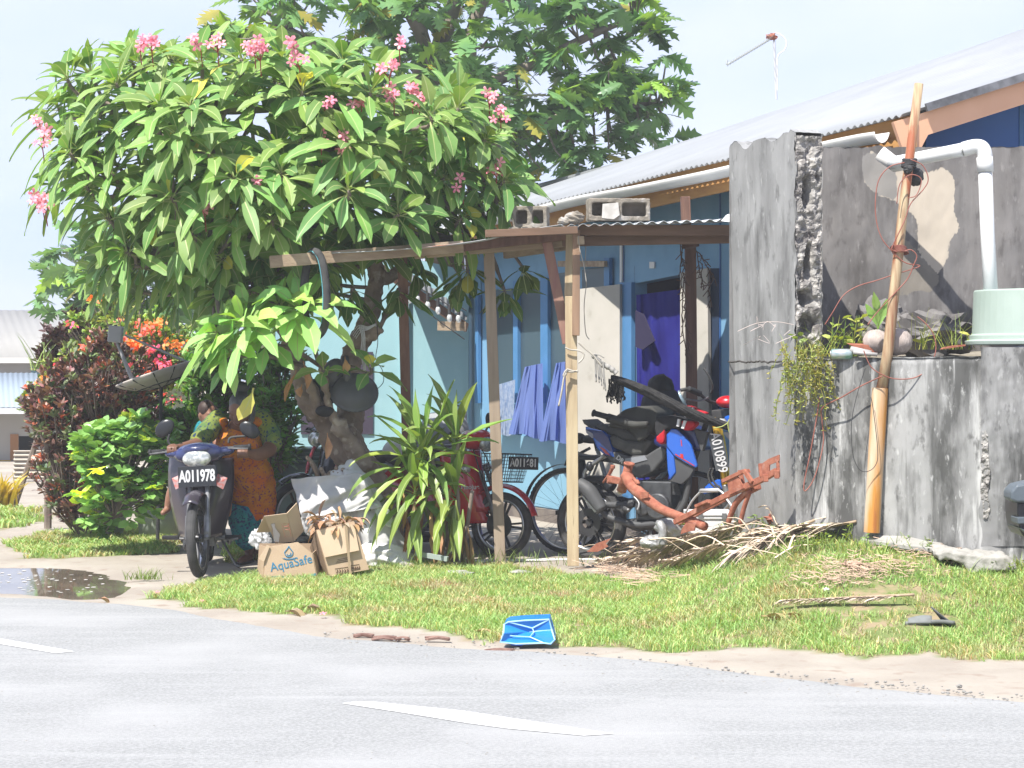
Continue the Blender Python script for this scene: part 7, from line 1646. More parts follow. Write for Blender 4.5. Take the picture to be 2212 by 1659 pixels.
frond('long frond bridging the back of the heap below the pier', gv(1830, 1130, .12), gv(1500, 1165, .15), 40, .34, .35, .8, curve=-.04)
frond('frond spilling down the front of the bank under the rusty frame', gv(1640, 1170, .14), gv(1350, 1235, .04), 40, .30, .35, 1.3, curve=.04)
for (a_, b_, n_, lab) in [((1800, 1158), (1480, 1200), 30, 'frond lying flat just behind the front of the heap'), ((1600, 1165), (1300, 1200), 34, 'frond reaching the front post from the middle of the heap'), ((1720, 1178), (1450, 1235), 30, 'low frond at the bottom edge of the heap'), ((1850, 1168), (1640, 1190), 24, 'frond tail ending near the rusty sleeve'), ((1500, 1150), (1350, 1185), 26, 'short frond below the engine casting')]:
    frond(lab, gv(*a_, .12), gv(*b_, .06), n_, .30, .3, 1.2, curve=U(-.08, .08))
frond('pale frond end splayed over the grass beside the sleeve', gv(1760, 1165, .12), gv(1590, 1215, .05), 30, .30, .5, 1.2)
mb = MB()
for k in range(60):
    p = gv(U(1300, 1720), U(1160, 1225), U(.02, .12)); a = U(0, 3.14); L = U(.1, .4); q = p+Vector((math.cos(a)*L, math.sin(a)*L*.5, U(-.02, .12))); m_ = p.lerp(q, .5)+Vector((0, 0, U(0, .06))); kk = U(.7, 1.4); mb.col = (kk, kk*.95, kk*.85); mb.tube(catm([p, m_, q], 3), U(.002, .005), 4, flat=2)
stuff(mb.build('dry_straw', frd, col=True), 'loose dry straw and leaflet scraps scattered through the heap', 'straw')
mb = MB()
for (cu, cv, su, sv, n, ln_) in ((1870, 1238, 60, 11, 380, .05), (1790, 1262, 50, 8, 170, .045), (1400, 1255, 30, 6, 150, .14), (1330, 1240, 30, 5, 100, .12), (2020, 1200, 60, 10, 200, .06)):
    for _ in range(n):
        p = gv(random.gauss(cu, su), random.gauss(cv, sv), U(.01, .05)); a = U(0, 3.14); kk = U(.5, 1.1); mb.col = (kk, kk*.85, kk*.75); mb.tube([p, p+Vector((math.cos(a)*ln_, math.sin(a)*ln_, U(-.01, .02)))], .0022, 3, cap=False)
stuff(mb.build('dead_grass', frd, col=True), 'brown mats of dead cut grass lying on the verge', 'dead grass')
# ---------------------------------------------------------------- rocks, slabs
rock = mat('pale_concrete_rubble', (.34, .33, .30), (.25, .24, .215), 9, .95, bump=.008, bscale=30)
rockg = mat('grey_stone', (.28, .27, .25), (.20, .195, .18), 9, .95, bump=.006)
def stone(name, label, cat, c, r, m=rock, seed=0, amp=.45, rot=0, g=None):
    mb = MB(); mb.ball(c, r, 26, 18, rot=Matrix.Rotation(rot, 3, 'Z'), amp=amp, fr=2.2, seed=seed); return tag(mb.build(name, m, smooth=True), label, cat, g)
mb = MB(); p0 = G(2110, 1225)
P = [(2020,1196),(2045,1190),(2100,1199),(2180,1204),(2198,1222),(2196,1236),(2160,1232),(2120,1236),(2095,1248),(2085,1225),(2060,1210),(2030,1212)]
RK = Plane(p0.xy, (1, -.3)); mb.slab([RK.at(u, v, .05) for u, v in P], (0, .22, .02)); o = tag(mb.build('broken_slab', rock, remesh=.012, smoothit=3), 'long pale broken concrete slab on the grass at the right edge', 'concrete slab'); q = o.modifiers.new('d', 'DISPLACE'); tx = bpy.data.textures.new('rk', 'CLOUDS'); tx.noise_scale = .05; q.texture = tx; q.strength = .03
mb = MB(); p1 = G(1965, 1185); mb.slab([p1+Vector(q) for q in ((-.28, .12, .02), (-.02, .16, .08), (.22, .02, .05), (.16, -.16, -.02), (-.02, -.14, .0))], (0, 0, .03)); tag(mb.build('flat_board', rock, bevel=.006), 'flat tilted weathered slab half buried in grass below the pole', 'slab')
stone('stone', 'grey boulder between the ti plant and the second post', 'rock', onz(1040, 1200)+dz*.05, (.16, .12, .09), rockg, 2)
stone('stone', 'pale flat stone in the grass in front of the ti plant', 'rock', G(990, 1240), (.10, .05, .025), rock, 5)
stone('stone', 'pale flat stone in the grass left of the front post', 'rock', G(1125, 1237), (.08, .04, .02), rock, 6)
stone('stone', 'small grey stone beside the white sack left of the ti plant', 'rock', G(880, 1226)+dz*.01, (.06, .04, .025), rockg, 7)
stone('stone', 'rounded pale stone at the right foot of the white sacks', 'rock', G(862, 1222)+dz*.03, (.035, .03, .025), rock, 8)
stone('stone', 'white pebble on the brown grass below the slab', 'rock', G(1785, 1278)+dz*.01, (.02, .015, .012), white_paint, 9)
stone('stone', 'small grey stone against the wall beside the long slab', 'rock', G(2118, 1195)+dz*.03, (.04, .03, .035), rock, 10)
stone('stone', 'pinkish flat stone on the dead grass', 'rock', G(1840, 1225)+dz*.015, (.06, .03, .02), mat('pink_stone', (.45, .30, .22), rough=.9), 11)
stone('stone', 'dark gravel lump on the sandy road edge at the right', 'rock', G(2072, 1485)+dz*.005, (.014, .012, .009), rockg, 12)
mb = MB()
for _ in range(320):
    u = U(700, 2212); v = 1400+(u-1150)*.095+abs(random.gauss(0, 18))+U(-4, 10); p = G(u, v); r = U(.002, .008); mb.ball(p+dz*r*.4, (r*1.3, r, r*.7), 6, 4, amp=.4, seed=random.random()*9)
for _ in range(90):
    p = onz(U(-50, 2250), U(1310, 1650)); r = U(.002, .005); mb.ball(p+dz*.004, (r*1.3, r, r*.7), 5, 4)
stuff(mb.build('gravel', rockg), 'loose gravel scattered along the sandy road edge', 'gravel')
mb = MB()
for _ in range(60):
    p = onz(U(1260, 1400), U(1190, 1212)); r = U(.008, .02); mb.ball(p+dz*r*.3, (r*1.3, r, r*.6), 6, 4, amp=.4, seed=random.random()*9)
stuff(mb.build('gravel', rockg), 'dark gravel beneath the motorcycle wheels', 'gravel')
mb = MB(); mb.tube([onz(1010, 1218)+dz*.02, onz(1320, 1214)+dz*.02], .012, 8); tag(mb.build('pale_batten', white_paint), 'thin pale batten lying on the ground between the posts', 'batten')
mb = MB(); mb.beam(at(*z9(1480, 1465), 15.4), at(*z9(1790, 1520), 15.3), .03, .035); tag(mb.build('grey_green_plank', mat('grey_green_board', (.28, .33, .30), rough=.8)), 'grey green plank lying behind the foot of the ti plant', 'plank')
# ---------------------------------------------------------------- litter
bc = thing('blue_container', 'crumpled bright blue plastic container on the sandy road edge', 'plastic container', G(1138, 1392))
bpm = mat('blue_translucent_plastic', (.03, .26, .72), (.02, .20, .62), 5, .25, trans=.2, spec=.6); bpe = mat('pale_blue_edge', (.35, .60, .82), rough=.3)
zb = lambda x, y: ((1150+x/1.6385)*K, (1250+y/1.6385)*K)
BPl = Plane(G(1138, 1392).xy, (1, .05))
b3 = lambda x, y, o=0: BPl.at(*zb(x, y), o)
fr_ = [(117,520),(130,485),(133,450),(150,440),(215,434),(312,430),(322,470),(335,512),(318,528),(290,524),(180,528)]
F_ = [b3(x, y, .10 if y > 480 else .03) for x, y in fr_]; Bk = [p+Vector((.01, .16, .01)) for p in F_]
inn = [b3(155, 495, .05), b3(235, 495, .02), b3(250, 470, .0), b3(300, 450, .0)]
n = len(F_); ce = sum(F_, Vector())/n+Vector((0, .06, 0))
mb = MB(); v0 = F_+Bk+[ce]; fs = [(i, (i+1) % n, n+(i+1) % n, n+i) for i in range(n)]+[(i, (i+1) % n, 2*n) for i in range(n)]; mb.add(v0, fs)
mb.add(Bk, [tuple(range(n))]); mb.build('shell', bpm, bc, bevel=.004)
mb = MB(); mb.tube(F_, .0045, 6, closed=True); mb.tube([F_[3], b3(245, 465, .02), b3(252, 480, .04), b3(235, 500, .07), F_[9]], .004, 6); mb.tube([b3(245, 465, .02), F_[5]], .004, 6); mb.tube([b3(150, 495, .07), b3(235, 500, .07)], .003, 6); mb.build('rim', bpe, bc)
mb = MB(); mb.slab([b3(155, 524, .09), b3(210, 524, .09), b3(205, 536, .09), b3(160, 534, .09)], (0, .1, 0)); mb.build('base', mat('deep_blue_plastic', (.01, .06, .4), rough=.4), bc)
ff = thing('flip_flop', 'worn grey slip-on sandal lying in the grass at the right', 'sandal', G(2015, 1342)); fm = mat('grey_foam_rubber', (.17, .18, .175), (.12, .125, .12), 12, .8)
FP = Plane(G(2015, 1342).xy, (1, -.12)); f3 = lambda x, y, o=0: FP.at(*zb(x, y), o)
mb = MB(); sole = []
for a, b_ in [(1735,448),(1760,436),(1800,433),(1850,440),(1900,438),(1935,430),(1936,440),(1900,450),(1820,453),(1760,454)]: sole.append(f3(a, b_))
mb.surf(lambda i, j: f3(1735+200*i, 440-6*math.sin(i*3), -.045+.09*j*(1))+Vector((0, 0, -.008-.004*math.sin(i*6))), 20, 6)
mb.build('sole', fm, ff, solid=.022, smooth=True)
mb = MB(); mb.surf(lambda i, j: f3(1748+95*i, 446-math.sin(math.pi*j)*30*(.6+.4*math.sin(i*2.2)), -.05+.10*j), 10, 12); mb.build('vamp', fm, ff, solid=.01, smooth=True)
mb = MB(); mb.surf(lambda i, j: f3(1840+50*j+30*i, 405+(436-400)*j-26*(1-j)*(1-i), -.03+.05*i), 6, 10); mb.build('strap', mat('dark_grey_foam', (.07, .075, .075), rough=.8), ff, solid=.008, smooth=True)
podm = mat('dry_brown_pod', (.13, .07, .055), (.24, .15, .12), 16, .9, bump=.004, bscale=60)
for k, (u, v, L, a, lab) in enumerate([(785,1374,.10,.1,'short dark brown fibrous pod on the road edge, leftmost of the row'),(832,1380,.13,0,'longest brown fibrous pod lying on the road edge'),(870,1381,.07,.2,'small pinkish brown pod piece between two longer pods'),(945,1380,.12,-.1,'thin brown pod at the right of the row'),(1076,1406,.15,.05,'reddish brown pod on the asphalt just below the blue container')]):
    mb = MB(); p = G(u, v)+dz*-.004
    for q in range(9): o_ = Vector((U(-.1, .1)*L, U(-.01, .012), U(-.004, .010))); mb.tube(catm([p+o_-Vector((L*.5, a*L*.5, 0)), p+o_*.7+Vector((0, 0, .008)), p+o_+Vector((L*.5, a*L*.5, 0))], 3), U(.004, .008), 5)
    tag(mb.build('dry_pod', podm, smooth=True), lab, 'seed pod', 'dry fibrous pods on the road edge')
tanl = mat('tan_dry_leaf', (.42, .30, .21), (.32, .21, .14), 14, .85, trans=.1, attr=True)
for (u, v, L, lab) in [(645,1325,.16,'curled brown dry leaf on the sand, left of a pair'),(680,1318,.18,'larger curled brown dry leaf near the grass edge left'),(655,1312,.1,'small brown leaf on the sandy edge of the grass'),(228,1296,.09,'single orange brown leaf on the road beside the puddle'),(340,1287,.08,'small brown leaf at the left tip of the grass'),(1050,1368,.14,'brown crumpled leaf just left of the blue container'),(1680,1336,.18,'pale brown bark-like leaf on the grass left of the sandal'),(1720,1332,.14,'dark brown curled leaf tip beside the pale brown leaf'),(830,1338,.1,'thin brown leaf at the grass front centre')]:
    mb = MB(); c = G(u, v)+dz*.0
    for q in range(2): big_leaf(mb, c+Vector((-L*.5, U(-.02, .02), .01)), Vector((1, U(-.3, .3), U(.05, .35))), L, L*.4, 1.5, fold=.9)
    tag(mb.build('dry_leaf_litter', [tanl, tanl], col=True, smooth=True), lab, 'leaf')
for (u, v, lab) in [(338,1284,'fallen pink petal by the puddle'),(697,1330,'fallen pink flower on the sand near brown leaves'),(436,1303,'fallen pink petal at the grass edge left')]:
    mb = MB(); flower(mb, G(u, v)+dz*.01, Vector((0, -.3, 1)), .022); tag(mb.build('fallen_flower', pink), lab, 'flower')
# ---------------------------------------------------------------- boxes, sacks
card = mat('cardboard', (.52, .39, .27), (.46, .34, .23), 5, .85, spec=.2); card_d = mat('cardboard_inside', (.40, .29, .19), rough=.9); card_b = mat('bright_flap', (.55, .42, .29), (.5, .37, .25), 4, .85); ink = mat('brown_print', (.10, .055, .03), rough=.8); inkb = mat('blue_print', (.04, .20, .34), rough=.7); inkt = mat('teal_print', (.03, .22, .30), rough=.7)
bx = thing('cardboard_box', 'open cardboard box printed AquaSafe with a blue drop logo', 'box', G(632, 1248))
XP = Plane(G(632, 1250).xy, (1, .12)); 
def x2(x, y, o=0): return XP.at(*z2(x, y), o)
def card_panel(name, pts, o, th, m, par, P=x2, bev=0): mb = MB(); pl_ = [P(x, y, oo) for (x, y), oo in zip(pts, o if hasattr(o, '__len__') else [o]*len(pts))]; n_ = (pl_[1]-pl_[0]).cross(pl_[2]-pl_[0]).normalized(); mb.slab(pl_, n_*th); return mb.build(name, m, par)
fp = card_panel('front_panel', [(795,1560),(1170,1530),(1140,1370),(1040,1290),(820,1325)], 0, .006, card, bx)
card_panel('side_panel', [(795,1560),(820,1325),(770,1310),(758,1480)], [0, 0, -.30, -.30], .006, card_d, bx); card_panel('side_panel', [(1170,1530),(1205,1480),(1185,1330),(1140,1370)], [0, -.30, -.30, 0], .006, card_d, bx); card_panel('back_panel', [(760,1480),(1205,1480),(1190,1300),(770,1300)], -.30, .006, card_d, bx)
card_panel('flap', [(880,1300),(1010,1285),(960,1085),(800,1105)], [-.12, -.12, -.02, -.02], .005, card_b, bx); card_panel('flap', [(1010,1285),(1080,1210),(1030,1010),(960,1085)], [-.12, -.16, -.06, -.02], .005, card_b, bx); card_panel('flap', [(745,1220),(860,1215),(800,1105)], [-.2, -.15, -.03], .005, card, bx)
card_panel('torn_flap', [(760,1410),(820,1310),(840,1320),(800,1430)], .02, .006, card_b, bx)
def px(par, P, x, y, o, dx, dy): c = P(x, y, o); return frame(c, P(x+dx, y+dy, o)-c, (0, 0, 1))
text('box_lettering', 'AquaSafe', .108, inkb, fp, px(fp, x2, 998, 1440, .008, 100, -22), .0006, .0012, 1.0) if False else text('box_lettering', 'AquaSafe', .088, inkb, bx, px(bx, x2, 992, 1442, .008, 100, -22), .0006, .0004, .92)
mb = MB(); dr_ = []
for k in range(28):
    a = 2*math.pi*k/28; w_ = 30*(1-.45*max(0, math.sin(a))); dr_.append((975+w_*math.cos(a)*(1 if math.sin(a) < .2 else (1-math.sin(a))**.6), 1362-math.sin(a)*(42 if math.sin(a) > 0 else 34)))
mb.tube([x2(x, y, .008) for x, y in dr_], .0035, 5, closed=True); mb.tube([x2(975+14*math.cos(a), 1370-16*math.sin(a), .008) for a in [i*.5 for i in range(7, 14)]], .003, 5)
for k in range(2): mb.tube([x2(975+(34+10*k)*math.cos(a), 1402+(9+5*k)*math.sin(a), .008) for a in [i*.3 for i in range(0, 11)]], .002, 4)
mb.build('drop_logo', inkb, bx)
mb = MB(); mb.slab([x2(x, y, .007) for x, y in [(822,1558),(850,1535),(910,1530),(1000,1538),(1090,1530),(1168,1512),(1170,1530)]], (0, -.001, 0)); mb.build('wave_print', inkt, bx)
mb = MB()
for q in ([(835,1120),(872,1130),(880,1190),(912,1235),(905,1290),(870,1285),(862,1200)],): mb.slab([x2(x, y, -.045) for x, y in q], (0, -.001, 0))
mb.build('flap_print', mat('grey_print', (.16, .15, .14), rough=.8), bx)
mb = MB(); pr = [x2(x, y, -.05) for x, y in [(922,1148),(965,1142),(992,1245),(950,1255)]]; mb.tube(pr, .0012, 4, closed=True)
for k in range(3): mb.tube([x2(935+k*7, 1160+k*22, -.05), x2(968+k*6, 1155+k*22, -.05), x2(974+k*6, 1168+k*22, -.05)], .002, 4)
mb.build('flap_print', redf, bx)
b2 = thing('cardboard_box', 'tilted cardboard box full of dry leaves leaning on the first box', 'box', G(750, 1240))
XP2 = Plane(G(750, 1244).xy, (1, .15))
def y2(x, y, o=0): return XP2.at(*z2(x, y), o)
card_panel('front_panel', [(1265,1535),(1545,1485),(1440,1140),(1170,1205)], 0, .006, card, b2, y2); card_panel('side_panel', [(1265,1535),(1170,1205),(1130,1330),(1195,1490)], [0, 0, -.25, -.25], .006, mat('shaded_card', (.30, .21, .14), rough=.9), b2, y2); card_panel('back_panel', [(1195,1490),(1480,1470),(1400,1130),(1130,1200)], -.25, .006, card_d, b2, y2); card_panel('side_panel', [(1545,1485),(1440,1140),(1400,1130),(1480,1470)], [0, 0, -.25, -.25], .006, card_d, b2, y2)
card_panel('front_flap', [(1230,1400),(1475,1350),(1440,1160),(1172,1210)], [.03, .03, .008, .008], .005, card_b, b2, y2)
card_panel('tape_strip', [(1405,1520),(1420,1518),(1390,1170),(1370,1172)], .036, .001, mat('brown_tape', (.36, .27, .17), rough=.5), b2, y2)
mb = MB()
for x0, y0, w_, h_ in ((1305,1480,90,38), (1405,1460,70,34)):
    mb.tube([y2(x0, y0, .008), y2(x0+w_, y0-12, .008), y2(x0+w_+8, y0+h_-12, .008), y2(x0+8, y0+h_, .008)], .0015, 4, closed=True)
    for k in range(5): cx = x0+8+k*w_/5; mb.tube([y2(cx+4, y0+8-k, .008), y2(cx+12, y0+14-k, .008), y2(cx+6, y0+h_-10-k, .008), y2(cx+2, y0+h_-16, .008)], .003, 4)
for k in range(3): mb.tube([y2(1310+k*6, 1440-k*12, .008), y2(1400, 1425-k*12, .008)], .0014, 4)
mb.build('box_print', ink, b2)
text('box_lettering', 'FRAGILE', .03, ink, b2, px(b2, y2, 1345, 1398, .034, 100, -20), .0004, 0, .8) if False else None
mb = MB()
for k in range(70):
    p = y2(U(1180, 1450), U(1130, 1215)-.0, -U(.02, .22)); kk = U(.6, 1.3); big_leaf(mb, p, Vector((U(-1, 1), U(-1, .3), U(-.3, .9))), U(.08, .18), U(.02, .045), 1, fold=.8)
tag(mb.build('dry_leaves', [tanl, tanl], col=True, smooth=True), 'heap of dry brown leaves filling the tilted box', 'leaves')
sack = cloth_mat('white_woven_sack', (.74, .74, .73), (.66, .66, .65), 5, .15); sackg = cloth_mat('pale_grey_sheet', (.60, .59, .58), (.52, .51, .50), 4, .2)
def crump(name, label, cat, c, r, m, amp=.55, seed=0, fr=2.4, rot=0, tilt=0, fine=.022):
    c = Vector(c); mb = MB(); nu, nv = 60, 40; rt = Matrix.Rotation(rot, 3, 'Z') @ Matrix.Rotation(tilt, 3, 'Y')
    vs = []
    for i in range(nv+1):
        th = math.pi*i/nv
        for j in range(nu):
            ph = 2*math.pi*j/nu; d = Vector((math.sin(th)*math.cos(ph), math.sin(th)*math.sin(ph), math.cos(th)))
            w_ = noise.noise(d*fr+Vector((seed, 0, 0))); rg = 1-abs(noise.noise(d*fr*2.2+Vector((seed, 5, 0))))*2; rg2 = 1-abs(noise.noise(d*fr*5+Vector((seed, 9, 0))))*2
            k = 1+amp*w_+fine*rg+fine*.4*rg2; p = rt @ Vector((d.x*r[0], d.y*r[1], d.z*r[2]))*k
            q = c+p; q.z = max(q.z, height(q.x, q.y)+.004); vs.append(q)
    mb.add(vs, [(i*nu+j, (i+1)*nu+j, (i+1)*nu+(j+1) % nu, i*nu+(j+1) % nu) for i in range(nv) for j in range(nu)])
    return tag(mb.build(name, m, smooth=True), label, cat)
SY = 15.75
crump('white_sack', 'large crumpled white woven sack slumped beside the trunk', 'sack', at(*z2(1470, 1050), SY), (.18, .16, .34), sack, .22, 1, tilt=-.35)
crump('white_sack', 'long white sack sliding down towards the ti plant', 'sack', at(*z2(1610, 1230), SY-.1), (.15, .15, .33), sack, .22, 2.5, tilt=-.5)
crump('white_bag', 'bright white plastic bag on the ground right of the boxes', 'bag', at(*z2(1610, 1400), SY-.25), (.24, .13, .10), sack, .35, 4)
SP_ = Plane((0, SY-.12), (1, .1)); mb = MB()
cor = [(1040,850),(1440,830),(1560,1000),(1400,1110),(1080,1100)]
def shf(i, j):
    a_ = Vector((990+(1490-990)*i, 840+(800-840)*i, 0)); b_ = Vector((1070+(1640-1070)*i, 1130+(1040-1130)*i, 0)); x = a_.x+(b_.x-a_.x)*j+10*noise.noise(Vector((i*4, j*4, 0))); y = a_.y+(b_.y-a_.y)*j+14*noise.noise(Vector((i*5, j*5, 3)))
    return SP_.at(*z2(x, y), .10*j+.08*noise.noise(Vector((i*2+j*3, j*1.3, 8)))+.012*(1-abs(noise.noise(Vector((i*5, j*4+i*5, 2))))*2)-.06*i)
mb.surf(shf, 50, 40); tag(mb.build('plastic_sheet', sackg, smooth=True, solid=.003), 'grey white plastic sheet draped over the rubbish behind the boxes', 'plastic sheet')
mintm = mat('mint_print_bag', (.40, .60, .50), (.58, .62, .58), 3, .6)
mb = MB(); mb.surf(lambda i, j: at(*z2(1560+130*i+60*j, 1000+60*i+150*j), SY-.28+.02*noise.noise(Vector((i*5, j*5, 0)))), 16, 16); tag(mb.build('mint_bag', mintm, smooth=True, solid=.004), 'pale mint green bag behind the drooping ti leaves', 'bag')
clearp = mat('clear_plastic', (.72, .72, .72), rough=.15, alpha=.5, spec=.7)
crump('clear_bag', 'crinkled clear plastic bag between the two cardboard boxes', 'bag', at(*z2(1115, 1130), SY-.35), (.05, .05, .11), clearp, .4, 6, 3); crump('clear_bag', 'wrinkled clear plastic spilling from the open box', 'bag', at(*z2(770, 1270), 15.0), (.07, .05, .07), clearp, .5, 8, 3)
crump('plastic_bag', 'small white bag stuffed in the top of the leaf filled box', 'bag', at(*z2(1265, 1130), 15.45), (.08, .06, .05), sack, .4, 9)
mb = MB(); random.seed(2)
for (x, y, dx, dy, L) in [(1130,720,60,140,.0),(1200,760,25,100,0),(1290,790,20,60,0),(1350,770,60,60,0),(1320,800,80,20,0),(1100,680,80,120,0),(1230,800,40,160,0),(1310,760,-10,50,0)]:
    a_ = at(*z2(x, y), 15.7); b_ = at(*z2(x+dx, y+dy), 15.85); mb.tube(catm([a_, a_.lerp(b_, .5)+Vector((.01, 0, 0)), b_], 4), [.006]+[.016]*6+[.02]*2, 8)
tag(mb.build('cut_branches', bark, smooth=True), 'broken dry sticks poking out of the rubbish at the trunk', 'sticks')
# ---------------------------------------------------------------- things in the tree
hl_ = mat('dusty_black_plastic', (.13, .135, .14), (.09, .095, .10), 3, .5)
hc_ = thing('black_plastic_cover', 'rounded dusty black plastic cover wedged in the tree fork', 'plastic cover', T(765, 850, 15.95))
Hc = T(766, 838, 15.95); Mh = TR(*Hc) @ Rx(R(52)) @ Ry(R(6))
mb = MB(); mb.lathe([(0, .10), (.05, .097), (.10, .08), (.14, .05), (.165, .01), (.17, 0), (.185, -.004), (.185, -.012)], 40, Mh @ TR(0, 0, -.05)); mb.build('shell', hl_, hc_, smooth=True, solid=.004)
mb = MB(); mb.tube([Mh @ Vector((.182*math.cos(a), .182*math.sin(a), -.058)) for a in [i*.2 for i in range(32)]], .006, 6); mb.build('rim', black_pl, hc_)
mb = MB(); mb.ball(T(718, 808, 16.05), (.09, .07, .13), 18, 12, rot=Matrix.Rotation(.5, 3, 'Y')); mb.tube([T(745, 770, 16), T(752, 830, 15.95)], .03, 8); mb.build('side_lobe', hl_, hc_, smooth=True)
mb = MB(); mb.ball(T(690, 850, 16.2), (.13, .08, .11), 18, 12, amp=.3); mb.ball(T(702, 888, 15.95), (.075, .05, .045), 16, 10); tag(mb.build('black_bag', black_mt, smooth=True), 'black crumpled bag stuffed behind the tree fork', 'bag')
mb = MB(); c = T(792, 708, 16.0)
for k in range(4): mb.tube(catm([T(760+k*3, 722+k*3, 16.1), T(775+k*2, 703+k*4, 15.98), T(795, 706+k*2, 15.98), T(812, 700+k, 16.05), T(808, 718, 16.3)], 5), .004, 5)
for k in range(3): mb.tube(catm([T(776+k*4, 704, 15.97), T(782+k*3, 730, 15.96), T(780+k*4, 760, 15.97), T(786+k*2, 800, 15.98)], 5), .0045, 5)
tag(mb.build('binding_cord', mat('white_cord', (.55, .55, .54), rough=.8)), 'white cord lashed around the cut limb of the tree', 'cord')
mb = MB(); mb.tube(catm([T(814, 700, 16.1), T(816, 740, 16.05), T(812, 775, 16.0), T(826, 800, 16.0), T(828, 825, 16.0), T(815, 840, 16.0)], 6), .003, 5); tag(mb.build('black_cable', black_mt), 'thin black cable hanging from the cut limb', 'cable')
# ---------------------------------------------------------------- behind the plants
gsh = mat('dusty_grey_plastic_shell', (.30, .31, .31), (.24, .25, .25), 2, .5)
gc = thing('grey_plastic_shell', 'large grey curved plastic fairing leaning on the wall behind the ti plant', 'plastic fairing', onz(945, 1130))
GY = 18.2; mb = MB(); mb.ball(at(940, 945, GY), (.19, .12, .17), 26, 18); mb.ball(at(965, 930, GY+.1), (.20, .14, .18), 24, 16); mb.slab([at(u, v, GY+.1) for u, v in [(915,895),(960,888),(1008,885),(1012,1130),(935,1130),(900,960)]], (0, .2, 0)); mb.build('shell', gsh, gc, remesh=.014, smoothit=5)
mb = MB(); mb.tube([at(952, 882, GY), at(985, 876, GY), at(1002, 878, GY), at(1003, 890, GY)], .006, 6); mb.build('wire_hook', black_mt, gc)
he = thing('white_helmet', 'white helmet resting on clear plastic left of the ti plant', 'helmet', at(857, 985, 17.0))
mb = MB(); mb.ball(at(858, 978, 17.0), (.125, .14, .115), 26, 18); mb.build('shell', white_paint, he, smooth=True)
mb = MB(); mb.lathe([(.127, 0), (.132, .006), (.132, .02), (.127, .026)], 32, TR(*at(858, 990, 17.0))); mb.build('trim', dullmetal, he, smooth=True)
mb = MB(); c = at(852, 1030, 17.0); mb.box(c, (.30, .22, .20)); mb.box(c+dz*.10, (.32, .24, .03)); tag(mb.build('clear_container', mat('clear_grey_plastic', (.55, .58, .58), (.4, .43, .43), 14, .2, alpha=.75), bevel=.015), 'clear plastic container carrying the white helmet', 'container')
mb = MB(); mb.box((at(852, 1130, 17.0).x, 17.0, .27), (.34, .3, .54)); tag(mb.build('grey_drum', gsh, bevel=.03), 'grey bin standing under the clear container', 'bin')
gb_ = thing('green_wheelie_bin', 'grey green ribbed bin lid behind the black scooter', 'bin', at(655, 1100, 18.6)); gbm = mat('grey_green_bin', (.20, .26, .23), (.17, .22, .20), 4, .6)
c = at(655, 1010, 18.6); mb = MB(); mb.box(Vector((c.x, 18.7, .32)), (.50, .45, .64)); mb.build('bin_body', gbm, gb_, bevel=.02)
mb = MB()
for k in range(4): mb.box(Vector((c.x, 18.68, .66+.035*k)), (.58-.02*k, .50-.03*k, .022))
mb.box(Vector((c.x, 18.7, .70)), (.48, .4, .12)); mb.build('bin_lid', gbm, gb_, bevel=.006)
# satellite dish
sd_ = thing('satellite_dish', 'dusty grey satellite dish facing up among the bougainvillea', 'satellite dish', onz(330, 1120)); DM = mat('dusty_dish_metal', (.48, .43, .39), (.38, .34, .31), 5, .7)
DC = at(338, 806, 17.7); up_ = Vector((-.28, -.05, 1)).normalized(); MD = frame(DC, Vector((1, .1, .33)), Vector((0, 1, 0)))
mb = MB(); mb.lathe([(.0, -.12), (.1, -.115), (.2, -.09), (.3, -.045), (.36, 0.0)], 40, MD); mb.build('reflector', DM, sd_, smooth=True, solid=.012)
mb = MB()
for k in range(12): a = k*math.pi/6; mb.tube([MD @ Vector((r_*math.cos(a), r_*math.sin(a), -.128+.115*(r_/.36)**2)) for r_ in (.05, .15, .25, .36)], .006, 5)
mb.tube([MD @ Vector((.2*math.cos(a), .2*math.sin(a), -.10)) for a in [i*.3 for i in range(22)]], .006, 5); mb.tube([MD @ Vector((0, 0, -.13)), Vector((DC.x, DC.y+.05, 0))], .016, 8); mb.build('support', black_mt, sd_)
LN = at(250, 722, 17.6); mb = MB(); mb.box(LN, (.12, .08, .14), Matrix.Rotation(.1, 3, 'Y')); mb.build('receiver', mat('grey_receiver', (.27, .27, .28), rough=.6), sd_, bevel=.01)
mb = MB(); mb.tube([LN+Vector((.06, 0, 0)), MD @ Vector((.30, 0, -.01))], .009, 6); mb.tube([LN+Vector((0, 0, -.05)), MD @ Vector((-.2, -.15, -.08))], .011, 6); mb.tube([LN+Vector((0, .02, -.05)), MD @ Vector((-.2, .15, -.08))], .011, 6); mb.build('receiver_arm', mat('grey_arm', (.25, .25, .26), rough=.6), sd_)
# ---------------------------------------------------------------- far buildings at the left
fb = thing('far_house', 'far house with a broad pale grey roof above a dull wall', 'house', Vector((-12.5, 48, 0))); FY = 46
frm = mat('far_grey_roof', (.27, .265, .25), (.24, .235, .22), .6, .7); fwl = mat('far_grey_wall', (.33, .33, .33), rough=.8)
mb = MB(); n = 120; vs = []
a0, a1, b0, b1 = at(-260, 776, FY), at(330, 778, FY), at(-260, 668, FY+3.5), at(250, 672, FY+3.5)
for i in range(n+1):
    z_ = Vector((0, 0, .006*math.cos(i*math.pi/2))); vs += [a0.lerp(a1, i/n)+z_, b0.lerp(b1, i/n)+z_]
mb.add(vs, [(2*i, 2*i+2, 2*i+3, 2*i+1) for i in range(n)]); mb.build('roof', frm, fb, smooth=True, solid=.01)
mb = MB(); mb.beam(at(-260, 778, FY-.05), at(320, 779, FY-.05), .06, .12); mb.build('fascia', mat('far_fascia', (.55, .53, .5), rough=.7), fb)
